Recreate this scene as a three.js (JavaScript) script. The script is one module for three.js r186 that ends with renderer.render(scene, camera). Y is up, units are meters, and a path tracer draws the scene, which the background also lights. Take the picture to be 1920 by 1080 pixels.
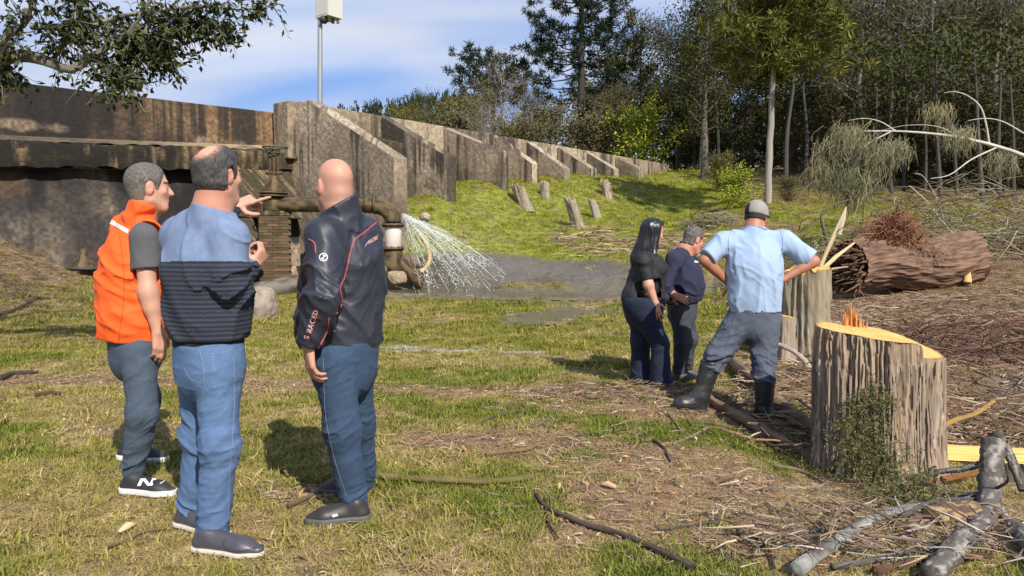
import * as THREE from 'three';
import { mergeGeometries } from 'three/addons/utils/BufferGeometryUtils.js';
import { FontLoader } from 'three/addons/loaders/FontLoader.js';
import { TextGeometry } from 'three/addons/geometries/TextGeometry.js';

// ---------- camera, sky, sun, exposure ----------
const scene = new THREE.Scene();
const FPX = 1400, EYE = 1.36, PITCH = Math.atan(85 / FPX);
const camera = new THREE.PerspectiveCamera(2 * Math.atan(540 / FPX) * 180 / Math.PI, 16 / 9, 0.1, 1500);
camera.position.set(0, EYE, 0); camera.rotation.x = -PITCH;
const renderer = new THREE.WebGLRenderer({ antialias: true });
renderer.toneMapping = THREE.LinearToneMapping;
renderer.toneMappingExposure = 1.35;
renderer.shadowMap.enabled = true;
const sun = new THREE.DirectionalLight(new THREE.Color(1.0, 0.93, 0.82), 4.9);
sun.position.set(0.40, 0.76, 0.84).multiplyScalar(60);
sun.castShadow = true; sun.shadow.radius = 1;
sun.shadow.mapSize.set(4096, 4096);
Object.assign(sun.shadow.camera, { left: -45, right: 45, top: 45, bottom: -45, near: 1, far: 160 });
sun.target.position.set(0, 0, -15); sun.position.add(sun.target.position);
scene.add(sun, sun.target);

// ---------- small maths ----------
const { sin, cos, abs, max, min, sqrt, PI, floor, hypot, exp, pow, atan2 } = Math;
const V = (x, y, z) => new THREE.Vector3(x, y, z);
const clamp = (x, a = 0, b = 1) => x < a ? a : x > b ? b : x;
const lerp = (a, b, t) => a + (b - a) * t;
const sstep = (a, b, x) => { const t = clamp((x - a) / (b - a)); return t * t * (3 - 2 * t); };
function rng(seed) { let a = seed >>> 0; return () => { a = (a + 0x6D2B79F5) | 0; let t = Math.imul(a ^ (a >>> 15), 1 | a); t = (t + Math.imul(t ^ (t >>> 7), 61 | t)) ^ t; return ((t ^ (t >>> 14)) >>> 0) / 4294967296; }; }
const HT = new Float32Array(65536); { const r = rng(77); for (let i = 0; i < 65536; i++) HT[i] = r() * 2 - 1; }
const hsh = (x, y, z) => HT[(Math.imul(x, 73856093) ^ Math.imul(y, 19349663) ^ Math.imul(z, 83492791)) >>> 5 & 65535];
function vn(x, y, z = 0) {   // value noise, -1..1
  const X = floor(x), Y = floor(y), Z = floor(z); let u = x - X, v = y - Y, w = z - Z;
  u = u * u * (3 - 2 * u); v = v * v * (3 - 2 * v); w = w * w * (3 - 2 * w);
  const a = hsh(X, Y, Z), b = hsh(X + 1, Y, Z), c = hsh(X, Y + 1, Z), d = hsh(X + 1, Y + 1, Z);
  const e = hsh(X, Y, Z + 1), f = hsh(X + 1, Y, Z + 1), g = hsh(X, Y + 1, Z + 1), h = hsh(X + 1, Y + 1, Z + 1);
  const p = a + (b - a) * u, q = c + (d - c) * u, r = e + (f - e) * u, s = g + (h - g) * u;
  const m = p + (q - p) * v, n = r + (s - r) * v; return m + (n - m) * w;
}
const fbm = (x, y, z = 0, o = 4) => { let s = 0, a = 0.5, t = 0; for (let i = 0; i < o; i++) { s += a * vn(x, y, z + i * 7.3); t += a; a *= 0.5; x *= 2.03; y *= 2.03; z *= 2.03; } return s / t; };
const SP = sin(PITCH), CP = cos(PITCH);
// a point of the place from its bearing in the photograph and its distance in metres
function at(px, py, Z) { const u = (px - 960) / FPX, v = (540 - py) / FPX, k = Z / (v * SP + CP); return V(u * k, EYE + (v * CP - SP) * k, -Z); }

// ---------- sky ----------
{
  const W = 1536, Hh = 768, d = new Float32Array(W * Hh * 4);
  for (let j = 0; j < Hh; j++) {
    const el = ((j + 0.5) / Hh - 0.5) * PI;
    for (let i = 0; i < W; i++) {
      const az = ((i + 0.5) / W) * 2 * PI - PI;        // direction
      const dx = cos(el) * cos(az), dz = cos(el) * sin(az), dy = sin(el);
      const up = max(dy, 0.0);
      let r = lerp(0.32, 0.075, pow(up, 0.42)), g = lerp(0.48, 0.215, pow(up, 0.42)), b = lerp(0.74, 0.60, pow(up, 0.42));
      const k = 1 / (max(dy, 0.0) + 0.16), x = dx * k, z = dz * k;   // a cloud layer seen from below
      const wx = fbm(x * 0.6 + 3, z * 0.6, 1, 3) * 0.9, wz = fbm(x * 0.6 - 5, z * 0.6, 4, 3) * 0.9;
      let c = fbm(x * 0.55 + wx + 1.7, z * 1.25 + wz + 0.35, 2.5, 6) * 0.75 + fbm(x * 1.6 + wx * 2, z * 4.2 + wz * 2, 9, 5) * 0.32;
      c = sstep(-0.30, 0.42, c + 0.10 + 0.25 * (1 - sstep(0.0, 0.12, dy)));
      c = clamp(c * 0.95);
      const cl = 0.60 + 0.11 * fbm(x * 1.3, z * 2.2, 15, 4);
      r = lerp(r, cl * 0.93, c * 0.92); g = lerp(g, cl * 0.975, c * 0.92); b = lerp(b, cl * 1.10, c * 0.92);
      if (dy < 0) { const t = sstep(0, -0.1, dy); r = lerp(r, 0.12, t); g = lerp(g, 0.12, t); b = lerp(b, 0.10, t); }
      const o = (j * W + i) * 4; d[o] = r; d[o + 1] = g; d[o + 2] = b; d[o + 3] = 1;
    }
  }
  const t = new THREE.DataTexture(d, W, Hh, THREE.RGBAFormat, THREE.FloatType);
  t.mapping = THREE.EquirectangularReflectionMapping; t.magFilter = THREE.LinearFilter; t.minFilter = THREE.LinearFilter; t.needsUpdate = true;
  scene.background = t; scene.environment = t;
}

// ---------- object helpers ----------
const used = {};
function numbered(n) { const k = used[n] = (used[n] ?? -1) + 1; return k ? n + '_' + String(k).padStart(3, '0') : n; }
function tag(o, label, category, group, kind) { o.userData.label = label; if (category) o.userData.category = category; if (group) o.userData.group = group; if (kind) o.userData.kind = kind; return o; }
function thing(name, label, category, pos = V(0, 0, 0), group) { const o = new THREE.Group(); o.name = numbered(name); o.position.copy(pos); scene.add(o); return tag(o, label, category, group); }
function mesh(name, g, m, parent) { const o = new THREE.Mesh(g, m); o.castShadow = o.receiveShadow = true; o.name = parent ? name : numbered(name); (parent ?? scene).add(o); return o; }
function struct(name, g, m, label) { const o = mesh(name, g, m); o.userData.kind = 'structure'; if (label) o.userData.label = label; return o; }
const mat = (r, g, b, rough = 0.85, o = {}) => new THREE.MeshStandardMaterial({ color: new THREE.Color().setRGB(r, g, b), roughness: rough, side: THREE.DoubleSide, ...o });
const vmat = (rough = 0.9, o = {}) => new THREE.MeshStandardMaterial({ vertexColors: true, roughness: rough, side: THREE.DoubleSide, ...o });

class GB {   // collects vertices and faces of one mesh
  constructor() { this.p = []; this.c = []; this.u = []; this.i = []; this.n = 0; }
  v(x, y, z, c, u = 0, w = 0) { this.p.push(x, y, z); if (c) this.c.push(c[0], c[1], c[2]); this.u.push(u, w); return this.n++; }
  t(a, b, c) { this.i.push(a, b, c); }
  q(a, b, c, d) { this.i.push(a, b, c, a, c, d); }
  geo() {
    const g = new THREE.BufferGeometry(); g.setAttribute('position', new THREE.Float32BufferAttribute(this.p, 3));
    if (this.c.length) g.setAttribute('color', new THREE.Float32BufferAttribute(this.c, 3));
    g.setAttribute('uv', new THREE.Float32BufferAttribute(this.u, 2));
    g.setIndex(this.i); g.computeVertexNormals(); return g;
  }
  // a limb swept along points, radii given for each; colour fixed or a function (t, angle)
  sweep(pts, rad, sides = 7, col = null, bump = 0, seed = 0) {
    const n = pts.length; let prev = null, ref = V(0.31, 0.12, 0.94), L = 0;
    for (let k = 0; k < n; k++) {
      const d = (k < n - 1 ? pts[k + 1].clone().sub(pts[k]) : pts[k].clone().sub(pts[k - 1])).normalize();
      if (k > 0) L += pts[k].distanceTo(pts[k - 1]);
      const a = V().crossVectors(d, ref); if (a.lengthSq() < 1e-4) a.crossVectors(d, V(1, 0, 0)); a.normalize(); const b = V().crossVectors(d, a); ref = V().crossVectors(a, d).negate().lengthSq() ? b.clone() : ref;
      ref = V().crossVectors(a, d); 
      const row = [];
      for (let s = 0; s <= sides; s++) {
        const th = (s % sides) / sides * 2 * PI; let r = rad[k]; if (bump) r *= 1 + bump * vn(cos(th) * 2.2 + seed, sin(th) * 2.2, L * 9 + seed);
        const x = pts[k].x + (a.x * cos(th) + b.x * sin(th)) * r, y = pts[k].y + (a.y * cos(th) + b.y * sin(th)) * r, z = pts[k].z + (a.z * cos(th) + b.z * sin(th)) * r;
        row.push(this.v(x, y, z, typeof col === 'function' ? col(k / (n - 1), th, L) : col, s / sides, L));
      }
      if (prev) for (let s = 0; s < sides; s++) this.q(prev[s], prev[s + 1], row[s + 1], row[s]);
      else { const c0 = this.v(pts[0].x, pts[0].y, pts[0].z, typeof col === 'function' ? col(0, 0, 0) : col); for (let s = 0; s < sides; s++) this.t(c0, row[s + 1], row[s]); }
      prev = row;
    }
    const e = pts[n - 1], c1 = this.v(e.x, e.y, e.z, typeof col === 'function' ? col(1, 0, L) : col); for (let s = 0; s < sides; s++) this.t(c1, prev[s], prev[s + 1]);
    return this;
  }
  box(cx, cy, cz, sx, sy, sz, ax = V(1, 0, 0), az = V(0, 0, 1), col = null) {   // a box with own x and z axes; separate corners for each face
    const ay = V().crossVectors(az, ax).normalize(); const P = (i, j, k) => [cx + ax.x * i * sx / 2 + ay.x * j * sy / 2 + az.x * k * sz / 2, cy + ax.y * i * sx / 2 + ay.y * j * sy / 2 + az.y * k * sz / 2, cz + ax.z * i * sx / 2 + ay.z * j * sy / 2 + az.z * k * sz / 2];
    const f = (a, b, c, d, w, h) => { const q = [a, b, c, d].map((e, n) => this.v(...P(...e), col, (n === 1 || n === 2) ? w : 0, n > 1 ? h : 0)); this.q(...q); };
    f([-1, -1, 1], [1, -1, 1], [1, 1, 1], [-1, 1, 1], sx, sy); f([1, -1, -1], [-1, -1, -1], [-1, 1, -1], [1, 1, -1], sx, sy);
    f([1, -1, 1], [1, -1, -1], [1, 1, -1], [1, 1, 1], sz, sy); f([-1, -1, -1], [-1, -1, 1], [-1, 1, 1], [-1, 1, -1], sz, sy);
    f([-1, 1, 1], [1, 1, 1], [1, 1, -1], [-1, 1, -1], sx, sz); f([-1, -1, -1], [1, -1, -1], [1, -1, 1], [-1, -1, 1], sx, sz);
    return this;
  }
}
function smoothPts(pts, n) { return new THREE.CatmullRomCurve3(pts, false, 'centripetal').getPoints(n); }
function tex(W, H, fn, srgb = true) {
  const d = new Uint8Array(W * H * 4);
  for (let j = 0; j < H; j++) for (let i = 0; i < W; i++) { const c = fn(i / W, j / H, i, j), o = (j * W + i) * 4; d[o] = clamp(c[0]) * 255; d[o + 1] = clamp(c[1]) * 255; d[o + 2] = clamp(c[2]) * 255; d[o + 3] = 255; }
  const t = new THREE.DataTexture(d, W, H); t.wrapS = t.wrapT = THREE.RepeatWrapping; t.magFilter = THREE.LinearFilter; t.minFilter = THREE.LinearMipmapLinearFilter; t.generateMipmaps = true; if (srgb) t.colorSpace = THREE.SRGBColorSpace; t.needsUpdate = true; return t;
}

// ---------- wall layout: the straight dam runs away to the right, the spillway turns a little towards the viewer ----------
const WD = V(0.637, 0, -0.770), WN = V(0.770, 0, 0.637), WO = V(-6.3, 0, -24);       // along, outward, origin under the pole
const wallP = (s, d, y) => V(WO.x + WD.x * s + WN.x * d, y, WO.z + WD.z * s + WN.z * d);
const wallS = (px) => { const r = (px - 960) / FPX; return (r * -WO.z - WO.x) / (WD.x + r * WD.z); };
const butT = (s, px) => { const p = wallP(s, 0, 0), r = (px - 960) / FPX; return (r * -p.z - p.x) / (WN.x + r * WN.z); };
const LD = V(-0.760, 0, 0.649), LN = V(0.649, 0, 0.760), LO = V(-7.6, 0, -24.5);
const leftP = (s, d, y) => V(LO.x + LD.x * s + LN.x * d, y, LO.z + LD.z * s + LN.z * d);

// ---------- terrain ----------
const ANCH = [];
for (const z of [-8, -3, 0, 2, 4, 6, 8]) for (const x of [-7, -4, -1.5, 1]) ANCH.push([x, z, 0]);
for (const z of [-8, 0, 2, 3]) for (const x of [2.5, 5, 9]) ANCH.push([x, z, z > 1.5 ? -0.02 * (x - 2) : 0]);
const A = (px, py, Z) => { const p = at(px, py, Z); ANCH.push([p.x, Z, p.y]); };
A(1640, 890, 5.0); A(1560, 890, 4.9); A(1720, 900, 4.95); A(1880, 905, 5.0); A(1300, 765, 6.05); A(1435, 794, 5.95); A(1850, 770, 6.5); A(2300, 770, 6.5); A(2500, 900, 5);
A(1215, 728, 7.0); A(1285, 715, 7.3); A(1000, 705, 7.6);
A(1480, 665, 9.2); A(1600, 640, 9.2); A(1700, 610, 9.6); A(1850, 570, 11); A(2200, 570, 11); A(1700, 552, 13); A(1580, 566, 12.5); A(1820, 530, 13.5);
A(1500, 480, 17); A(1620, 440, 20); A(1900, 445, 20); A(2300, 430, 20); A(1600, 400, 24); A(1436, 380, 26); A(2200, 390, 26); A(1320, 350, 38); A(1290, 318, 45); A(1500, 330, 40); A(1900, 330, 40); A(2400, 340, 40);
A(1250, 405, 29); A(1180, 445, 23.5); A(1170, 515, 18.5); A(1100, 425, 24.5); A(1050, 470, 21.5); A(950, 440, 23.2); A(930, 495, 20.5); A(860, 420, 22.6); A(795, 470, 20.9); A(800, 512, 20.1); A(735, 532, 20.0);
A(848, 374, 24.6); A(775, 378, 23.6); A(944, 349, 27); A(1060, 337, 31); A(1106, 330, 33); A(1195, 333, 38); A(1241, 324, 41.5); A(1000, 395, 26.5); A(1130, 372, 29.5); A(900, 380, 25.2);
A(1000, 552, 17.3); A(850, 552, 17.4); A(1130, 552, 17.3); A(1050, 600, 12.9); A(700, 600, 13.0); A(850, 620, 11.8); A(1200, 600, 12.8); A(1330, 560, 15); A(1420, 590, 12.5);
A(560, 528, 22); A(480, 530, 22.4); A(625, 528, 21.4); A(540, 530, 23.6); A(690, 522, 21.0); A(600, 565, 17.2); A(500, 600, 13.5); A(640, 545, 18.7); A(0, 447, 15); A(100, 513, 15); A(185, 556, 14.6); A(300, 575, 14.5); A(0, 540, 12.4); A(120, 580, 12.0); A(0, 605, 10.6); A(-200, 440, 13.5); A(-200, 600, 10.3); A(200, 545, 18); A(350, 545, 19); A(450, 545, 19.5); A(60, 530, 17.5); A(-300, 380, 15);
for (const [x, z, h] of [[-30, 45, 4.6], [-10, 45, 4.6], [0, 45, 4.8], [8, 46, 5.4], [-40, 70, 5], [0, 70, 6], [30, 70, 9], [60, 60, 7], [-60, 30, 4], [-60, 110, 8], [0, 110, 10], [70, 110, 14], [-40, 160, 16], [-5, 160, 17], [80, 180, 24], [-160, 120, 12], [160, 100, 10], [-120, 240, 22], [60, 260, 26], [-50, 0, 0.5], [50, 0, 0.3], [50, 25, 2], [-30, 8, 1.4], [0, -60, 0], [-90, -60, 0], [90, -60, 0], [200, 0, 2], [-200, 0, 2]]) ANCH.push([x, z, h]);
let RW;
{
  const n = ANCH.length, M = []; const phi = (i, j) => sqrt((ANCH[i][0] - ANCH[j][0]) ** 2 + (ANCH[i][1] - ANCH[j][1]) ** 2 + 0.8);
  for (let i = 0; i < n; i++) { const r = new Float64Array(n + 2); for (let j = 0; j < n; j++) r[j] = phi(i, j); r[i] -= 0.05; r[n] = 1; r[n + 1] = ANCH[i][2]; M.push(r); }
  { const r = new Float64Array(n + 2); r.fill(1, 0, n); M.push(r); }
  const N = n + 1;
  for (let c = 0; c < N; c++) { let p = c; for (let r = c + 1; r < N; r++) if (abs(M[r][c]) > abs(M[p][c])) p = r; [M[c], M[p]] = [M[p], M[c]]; for (let r = 0; r < N; r++) if (r !== c) { const f = M[r][c] / M[c][c]; if (f) for (let k = c; k <= N; k++) M[r][k] -= f * M[c][k]; } }
  RW = M.map((r, i) => r[N] / r[i]);
}
function H0(x, Z) { let h = RW[ANCH.length]; for (let i = 0; i < ANCH.length; i++) { const a = ANCH[i], dx = x - a[0], dz = Z - a[1]; h += RW[i] * sqrt(dx * dx + dz * dz + 0.8); } return h; }
// hollows that hold water: [x, Z, half width, half depth]
const blob = (list, x, Z, rag = 0.55) => { let m = -9; const w = rag * fbm(x * 0.9, Z * 0.9, 3, 4); for (const [cx, cz, a, b] of list) m = max(m, 1 - hypot((x - cx) / a, (Z - cz) / b)); return m + w; };
const pp = (px, Z) => (px - 960) / FPX * Z;
const POOL = [[pp(800, 18.6), 18.6, 1.7, 1.3], [pp(880, 17.6), 17.6, 2.0, 1.1], [pp(1010, 17.2), 17.2, 2.0, 1.0], [pp(1130, 17.0), 17.0, 1.8, 0.95], [pp(1240, 16.6), 16.6, 1.6, 0.8]];
const POOL2 = [[pp(1030, 13.2), 13.2, 0.75, 0.8], [pp(1080, 14.2), 14.2, 0.8, 0.8], [pp(990, 12.4), 12.4, 0.4, 0.4]];
const STREAM = [[pp(880, 20.2), 20.2, 1.1, 0.7], [pp(950, 20.4), 20.4, 1.4, 0.75], [pp(1030, 19.8), 19.8, 1.5, 0.7], [pp(1110, 19.0), 19.0, 1.6, 0.6], [pp(1180, 18.3), 18.3, 1.6, 0.6], [pp(940, 19.4), 19.4, 1.2, 0.5]];
const DITCH = [[pp(1905, 4.95), 4.95, 0.34, 0.34], [pp(2060, 5.1), 5.1, 0.8, 0.45]];
const WL = 0.13, WL2 = 0.03, WL3 = -0.27;
function H(x, Z) {
  let h = H0(x, Z); const far = sstep(9, 16, Z);
  h += 0.018 * fbm(x * 1.6, Z * 1.6, 5, 3) * (1 + 2 * far) + 0.05 * vn(x * 0.35, Z * 0.35, 8) * far;
  if (Z > 2 && Z < 22) h += 0.07 * sstep(0.15, 0.7, fbm(x * 0.8 + 4, Z * 0.8, 2, 3)) * sstep(1.0, 2.6, x - 0.28 * Z + 1.2) * sstep(6.2, 7.5, Z + 0.001) ;
  if (Z > 10 && Z < 22) { let m = blob(POOL, x, Z); if (m > -0.25) h = lerp(h, max(WL + 0.045 - 0.22 * m, WL - 0.06), sstep(-0.25, 0.0, m)); m = blob(POOL2, x, Z); if (m > -0.25) h = lerp(h, max(WL2 + 0.03 - 0.2 * m, WL2 - 0.04), sstep(-0.25, 0, m)); }
  if (Z < 8 && x > 1.5) { const m = blob(DITCH, x, Z, 0.4); if (m > -0.4) h = lerp(h, max(WL3 + 0.05 - 0.3 * m, WL3 - 0.08), sstep(-0.4, 0, m)); }
  return h;
}
// where a bearing meets the ground
function gp(px, py) { let a = 1.5, b = 1.5; for (let Z = 1.5; Z < 120; Z *= 1.03) { const p = at(px, py, Z); if (p.y < H(p.x, Z)) { b = Z; break; } a = Z; } for (let k = 0; k < 18; k++) { const m = (a + b) / 2, p = at(px, py, m); if (p.y < H(p.x, m)) b = m; else a = m; } const p = at(px, py, b); p.y = H(p.x, b); return p; }
// what covers the ground: dry straw, bare litter, wet mud (0..1 each)
const gpt = (px, py) => { const k = EYE * FPX / (py - 455); return [pp(px, k), k]; };
const LIT = [[1150, 745, 1.3, .55], [1330, 770, 1.3, .75], [760, 735, 1.5, .28], [420, 722, 1.6, .2], [40, 715, 1.0, .35], [1250, 850, 1.25, .8], [1420, 900, 1.1, .7], [1280, 960, 1.0, .5], [1080, 830, .8, .5], [1180, 1000, .7, .35], [1400, 1040, .7, .3], [1150, 880, .35, .25], [1000, 850, .4, .2], [1500, 1010, .7, .3], [1640, 960, .8, .5], [560, 935, .25, .15], [820, 835, .35, .2], [1060, 770, .6, .25], [1500, 880, .8, .4]].map(([a, b, c, d]) => [...gpt(a, b), c, d]);
const PALE = [[850, 655, .9, .28], [980, 660, .6, .2], [760, 650, .5, .2]].map(([a, b, c, d]) => [...gpt(a, b), c, d]);
function cover(x, Z) {
  let n1 = fbm(x * 1.7, Z * 1.7, 11, 4), n2 = fbm(x * 0.45, Z * 0.45, 21, 3), n3 = vn(x * 7, Z * 7, 31);
  let dry = sstep(-0.4, 0.45, n1 * 0.9 + n2 * 0.4 + n3 * 0.25 + 0.14), lit = 0, wet = 0, pale = -1;
  for (const [cx, cz, a, b] of LIT) lit = max(lit, 1.15 - hypot((x - cx) / a, (Z - cz) / b));
  for (const [cx, cz, a, b] of PALE) pale = max(pale, 1 - hypot((x - cx) / a, (Z - cz) / b));
  pale = pale > -0.2 ? sstep(0.05, 0.4, pale + 0.55 * fbm(x * 2.5, Z * 4.5, 4, 4) - 0.1) : 0;
  lit = 0.95 * sstep(0.0, 0.7, lit + n1 * 0.75 + n3 * 0.15 - 0.02);
  const side = x - 0.26 * Z;        // the felled ground on the right
  lit = max(lit, sstep(0.15, 1.0, side + n1 * 0.6 - (Z < 7 ? 0.25 : 0)) * sstep(4.3, 6.2, Z + n1) * (1 - sstep(15, 20, Z)));
  if (Z > 10 && Z < 24) { wet = max(sstep(-0.35, 0.05, blob(POOL, x, Z)), sstep(-0.3, 0.1, blob(POOL2, x, Z)) * 0.9, sstep(-0.35, 0.0, blob(STREAM, x, Z))); }
  if (Z < 9 && x > 1.8) wet = max(wet, sstep(0.1, 0.8, x - 0.58 * Z + 0.3 * n1 + 0.05) * sstep(4.2, 5, Z) * (1 - sstep(7.5, 9, Z)) * (0.45 + 0.4 * n1));
  if (Z > 20 && Z < 40) { const k = sstep(1.5, 5, (x - pp(1100, Z)) + n1 * 2.5) * (1 - sstep(25, 28, Z)); lit = max(lit, k * 0.8 * sstep(-0.2, 0.3, n1 + 0.1)); dry *= 0.45; }
  // the bare mound left of the spillway
  const md = sstep(0.2, 0.7, H0(x, Z) + n1 * 0.3) * (x < -3.5 && Z < 19 && Z > 9 ? 1 : 0); lit = max(lit, md * 0.85); if (x < -3.5 && Z > 9 && Z < 19) dry = max(dry, 0.75); 
  if (x > 5 && Z > 24) lit = max(lit, sstep(24, 28, Z) * sstep(0, 2, x - pp(1340, Z)) * 0.85);
  return [dry, lit, wet, pale];
}
const C_GREEN = [0.155, 0.160, 0.024], C_DRY = [0.34, 0.255, 0.10], C_SOIL = [0.225, 0.145, 0.082], C_MUD = [0.115, 0.100, 0.078], C_PALE = [0.40, 0.36, 0.29];
const mix3 = (a, b, t) => [lerp(a[0], b[0], t), lerp(a[1], b[1], t), lerp(a[2], b[2], t)];
{
  const axis = (steps) => { const o = [steps[0][0]]; for (const [to, d0, d1] of steps.slice(1)) { let x = o[o.length - 1]; const from = x; while (x < to - 1e-6) { const t = (x - from) / (to - from); x = min(to, x + lerp(d0, d1, t)); o.push(x); } } return o; };
  const half = axis([[0], [4.5, 0.06, 0.075], [12, 0.1, 0.35], [40, 0.4, 3], [400, 4, 40]]);
  const xs = [...half.slice(1).reverse().map((x) => -x), ...half], zs = axis([[-120], [-6, 20, 2], [1.5, 1, 0.2], [9, 0.06, 0.075], [22, 0.09, 0.18], [45, 0.2, 0.6], [120, 1.2, 5], [600, 8, 60]]);
  const g = new GB(), W = zs.length;
  for (const x of xs) for (const Z of zs) {
    const near = Z > 1 && Z < 60 && abs(x) < 40; const [d, l, w, p] = near ? cover(x, Z) : [0.4, 0.3, 0, 0]; const n = vn(x * 13, Z * 13, 3) * 0.5 + vn(x * 31, Z * 31, 9) * 0.5;
    let c = mix3(C_GREEN, C_DRY, d * 0.6); if (near && Z > 19) c = mix3(c, [0.26, 0.28, 0.035], 0.7); c = mix3(c, C_SOIL, l); c = mix3(c, C_PALE, p * 0.9); c = mix3(c, C_MUD, w * 0.9); const k = 0.8 + 0.3 * n;
    g.v(x, (near || abs(x) > 40 ? H(x, Z) : H0(x, Z)) + (near && Z < 12 ? 0.010 * n : 0), -Z, [c[0] * k, c[1] * k, c[2] * k], x, Z);
  }
  for (let i = 0; i < xs.length - 1; i++) for (let j = 0; j < W - 1; j++) { const a = i * W + j; g.q(a, a + W, a + W + 1, a + 1); }
  const bump = tex(512, 512, (u, v) => { const s = 0.5 + 0.5 * (0.6 * fbm(u * 24, v * 24, 3, 4) + 0.4 * vn(u * 90, v * 90, 8)); return [s, s, s]; }, false); bump.repeat.set(0.8, 0.8);
  struct('ground', g.geo(), vmat(0.95, { bumpMap: bump, bumpScale: 0.02 }), 'lawn, dirt and muddy ground sloping up to the dam');
  console.log('terrain', xs.length, zs.length);
}
// ---------- water ----------
{
  const rip = tex(512, 512, (u, v) => { const s = 0.5 + 0.5 * (0.5 * fbm(u * 14, v * 30, 6, 4) + 0.5 * fbm(u * 40, v * 60, 2, 3)); return [s, s, s]; }, false); rip.repeat.set(0.6, 0.6);
  const muddy = new THREE.MeshPhysicalMaterial({ color: new THREE.Color().setRGB(0.115, 0.098, 0.070), roughness: 0.10, bumpMap: rip, bumpScale: 0.010, side: THREE.DoubleSide });
  const pool = (list, level, label, nm) => {
    const g = new GB(), id = new Map(); const xs = list.map((e) => [e[0] - e[2] * 1.5, e[0] + e[2] * 1.5]).flat(), zs = list.map((e) => [e[1] - e[3] * 1.5, e[1] + e[3] * 1.5]).flat();
    const x0 = min(...xs), x1 = max(...xs), z0 = min(...zs), z1 = max(...zs), st = 0.12; const key = (i, j) => i * 4096 + j;
    const vtx = (i, j) => { const k = key(i, j); if (!id.has(k)) { const x = x0 + i * st, Z = z0 + j * st; id.set(k, g.v(x, level, -Z, null, x, Z)); } return id.get(k); };
    for (let i = 0; x0 + i * st < x1; i++) for (let j = 0; z0 + j * st < z1; j++) if (blob(list, x0 + (i + .5) * st, z0 + (j + .5) * st, nm === 'ditch_water' ? 0.4 : 0.55) > -0.12) g.q(vtx(i, j), vtx(i + 1, j), vtx(i + 1, j + 1), vtx(i, j + 1));
    struct(nm, g.geo(), muddy, label);
  };
  pool(POOL, WL, 'shallow muddy pool below the leaking pipe', 'pool_water');
  pool(POOL2, WL2, 'small puddle in the grass in front of the pool', 'puddle_water');
  pool(DITCH, WL3, 'dark water in the ditch beside the large stump', 'ditch_water');
  // thin sheet of running water over the mud
  const g = new GB(), st = 0.10, x0 = -4, x1 = 5, z0 = 17.2, z1 = 21.6, nx = floor((x1 - x0) / st), nz = floor((z1 - z0) / st);
  for (let i = 0; i <= nx; i++) for (let j = 0; j <= nz; j++) { const x = x0 + i * st, Z = z0 + j * st; const m = blob(STREAM, x, Z, 0.8); g.v(x, H(x, Z) + clamp(0.05 * (m - 0.30) + 0.012 * fbm(x * 5, Z * 9, 2, 3), -0.05, 0.010), -Z, null, x, Z); }
  for (let i = 0; i < nx; i++) for (let j = 0; j < nz; j++) { const a = i * (nz + 1) + j; g.q(a, a + nz + 1, a + nz + 2, a + 1); }
  const wetm = muddy.clone(); wetm.color.setRGB(0.115, 0.10, 0.078); wetm.roughness = 0.16; wetm.bumpScale = 0.03;
  struct('stream_water', g.geo(), wetm, 'thin sheet of grey water running over mud');
}
// ---------- concrete dam ----------
const streak = (u, v, s) => fbm(u * 90, v * 2.2, s, 3) * 0.6 + fbm(u * 30, v * 1.3, s + 4, 3) * 0.6;
const texWall = tex(2048, 512, (u, v) => {   // 32 m by 8 m
  const y = v * 8, n = fbm(u * 22, v * 6, 1, 5), st = streak(u, v, 2), f = fbm(u * 380, v * 95, 6, 3), joint = exp(-(((y % 0.62) / 0.02) ** 2)) * 0.05;
  let c = [0.56 + n * 0.10, 0.515 + n * 0.10, 0.455 + n * 0.09];
  c = mix3(c, [0.70, 0.655, 0.58], sstep(0.15, 0.6, fbm(u * 9 + 3, v * 3, 12, 4) + f * 0.2) * 0.75);
  c = mix3(c, [0.20, 0.175, 0.155], sstep(0.05, 0.42, st + n * 0.35 + 0.35 * fbm(u * 300, v * 4, 51, 3)) * 0.85); c = mix3(c, [0.30, 0.27, 0.235], sstep(0.1, 0.5, fbm(u * 13 + 8, v * 5, 17, 4)) * 0.6);
  c = mix3(c, [0.42, 0.32, 0.24], sstep(0.3, 0.8, fbm(u * 16, v * 2, 30, 3)) * 0.35);
  const k = 1 + f * 0.24 - joint; return [c[0] * k, c[1] * k * 0.975, c[2] * k * 0.93];
});
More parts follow.
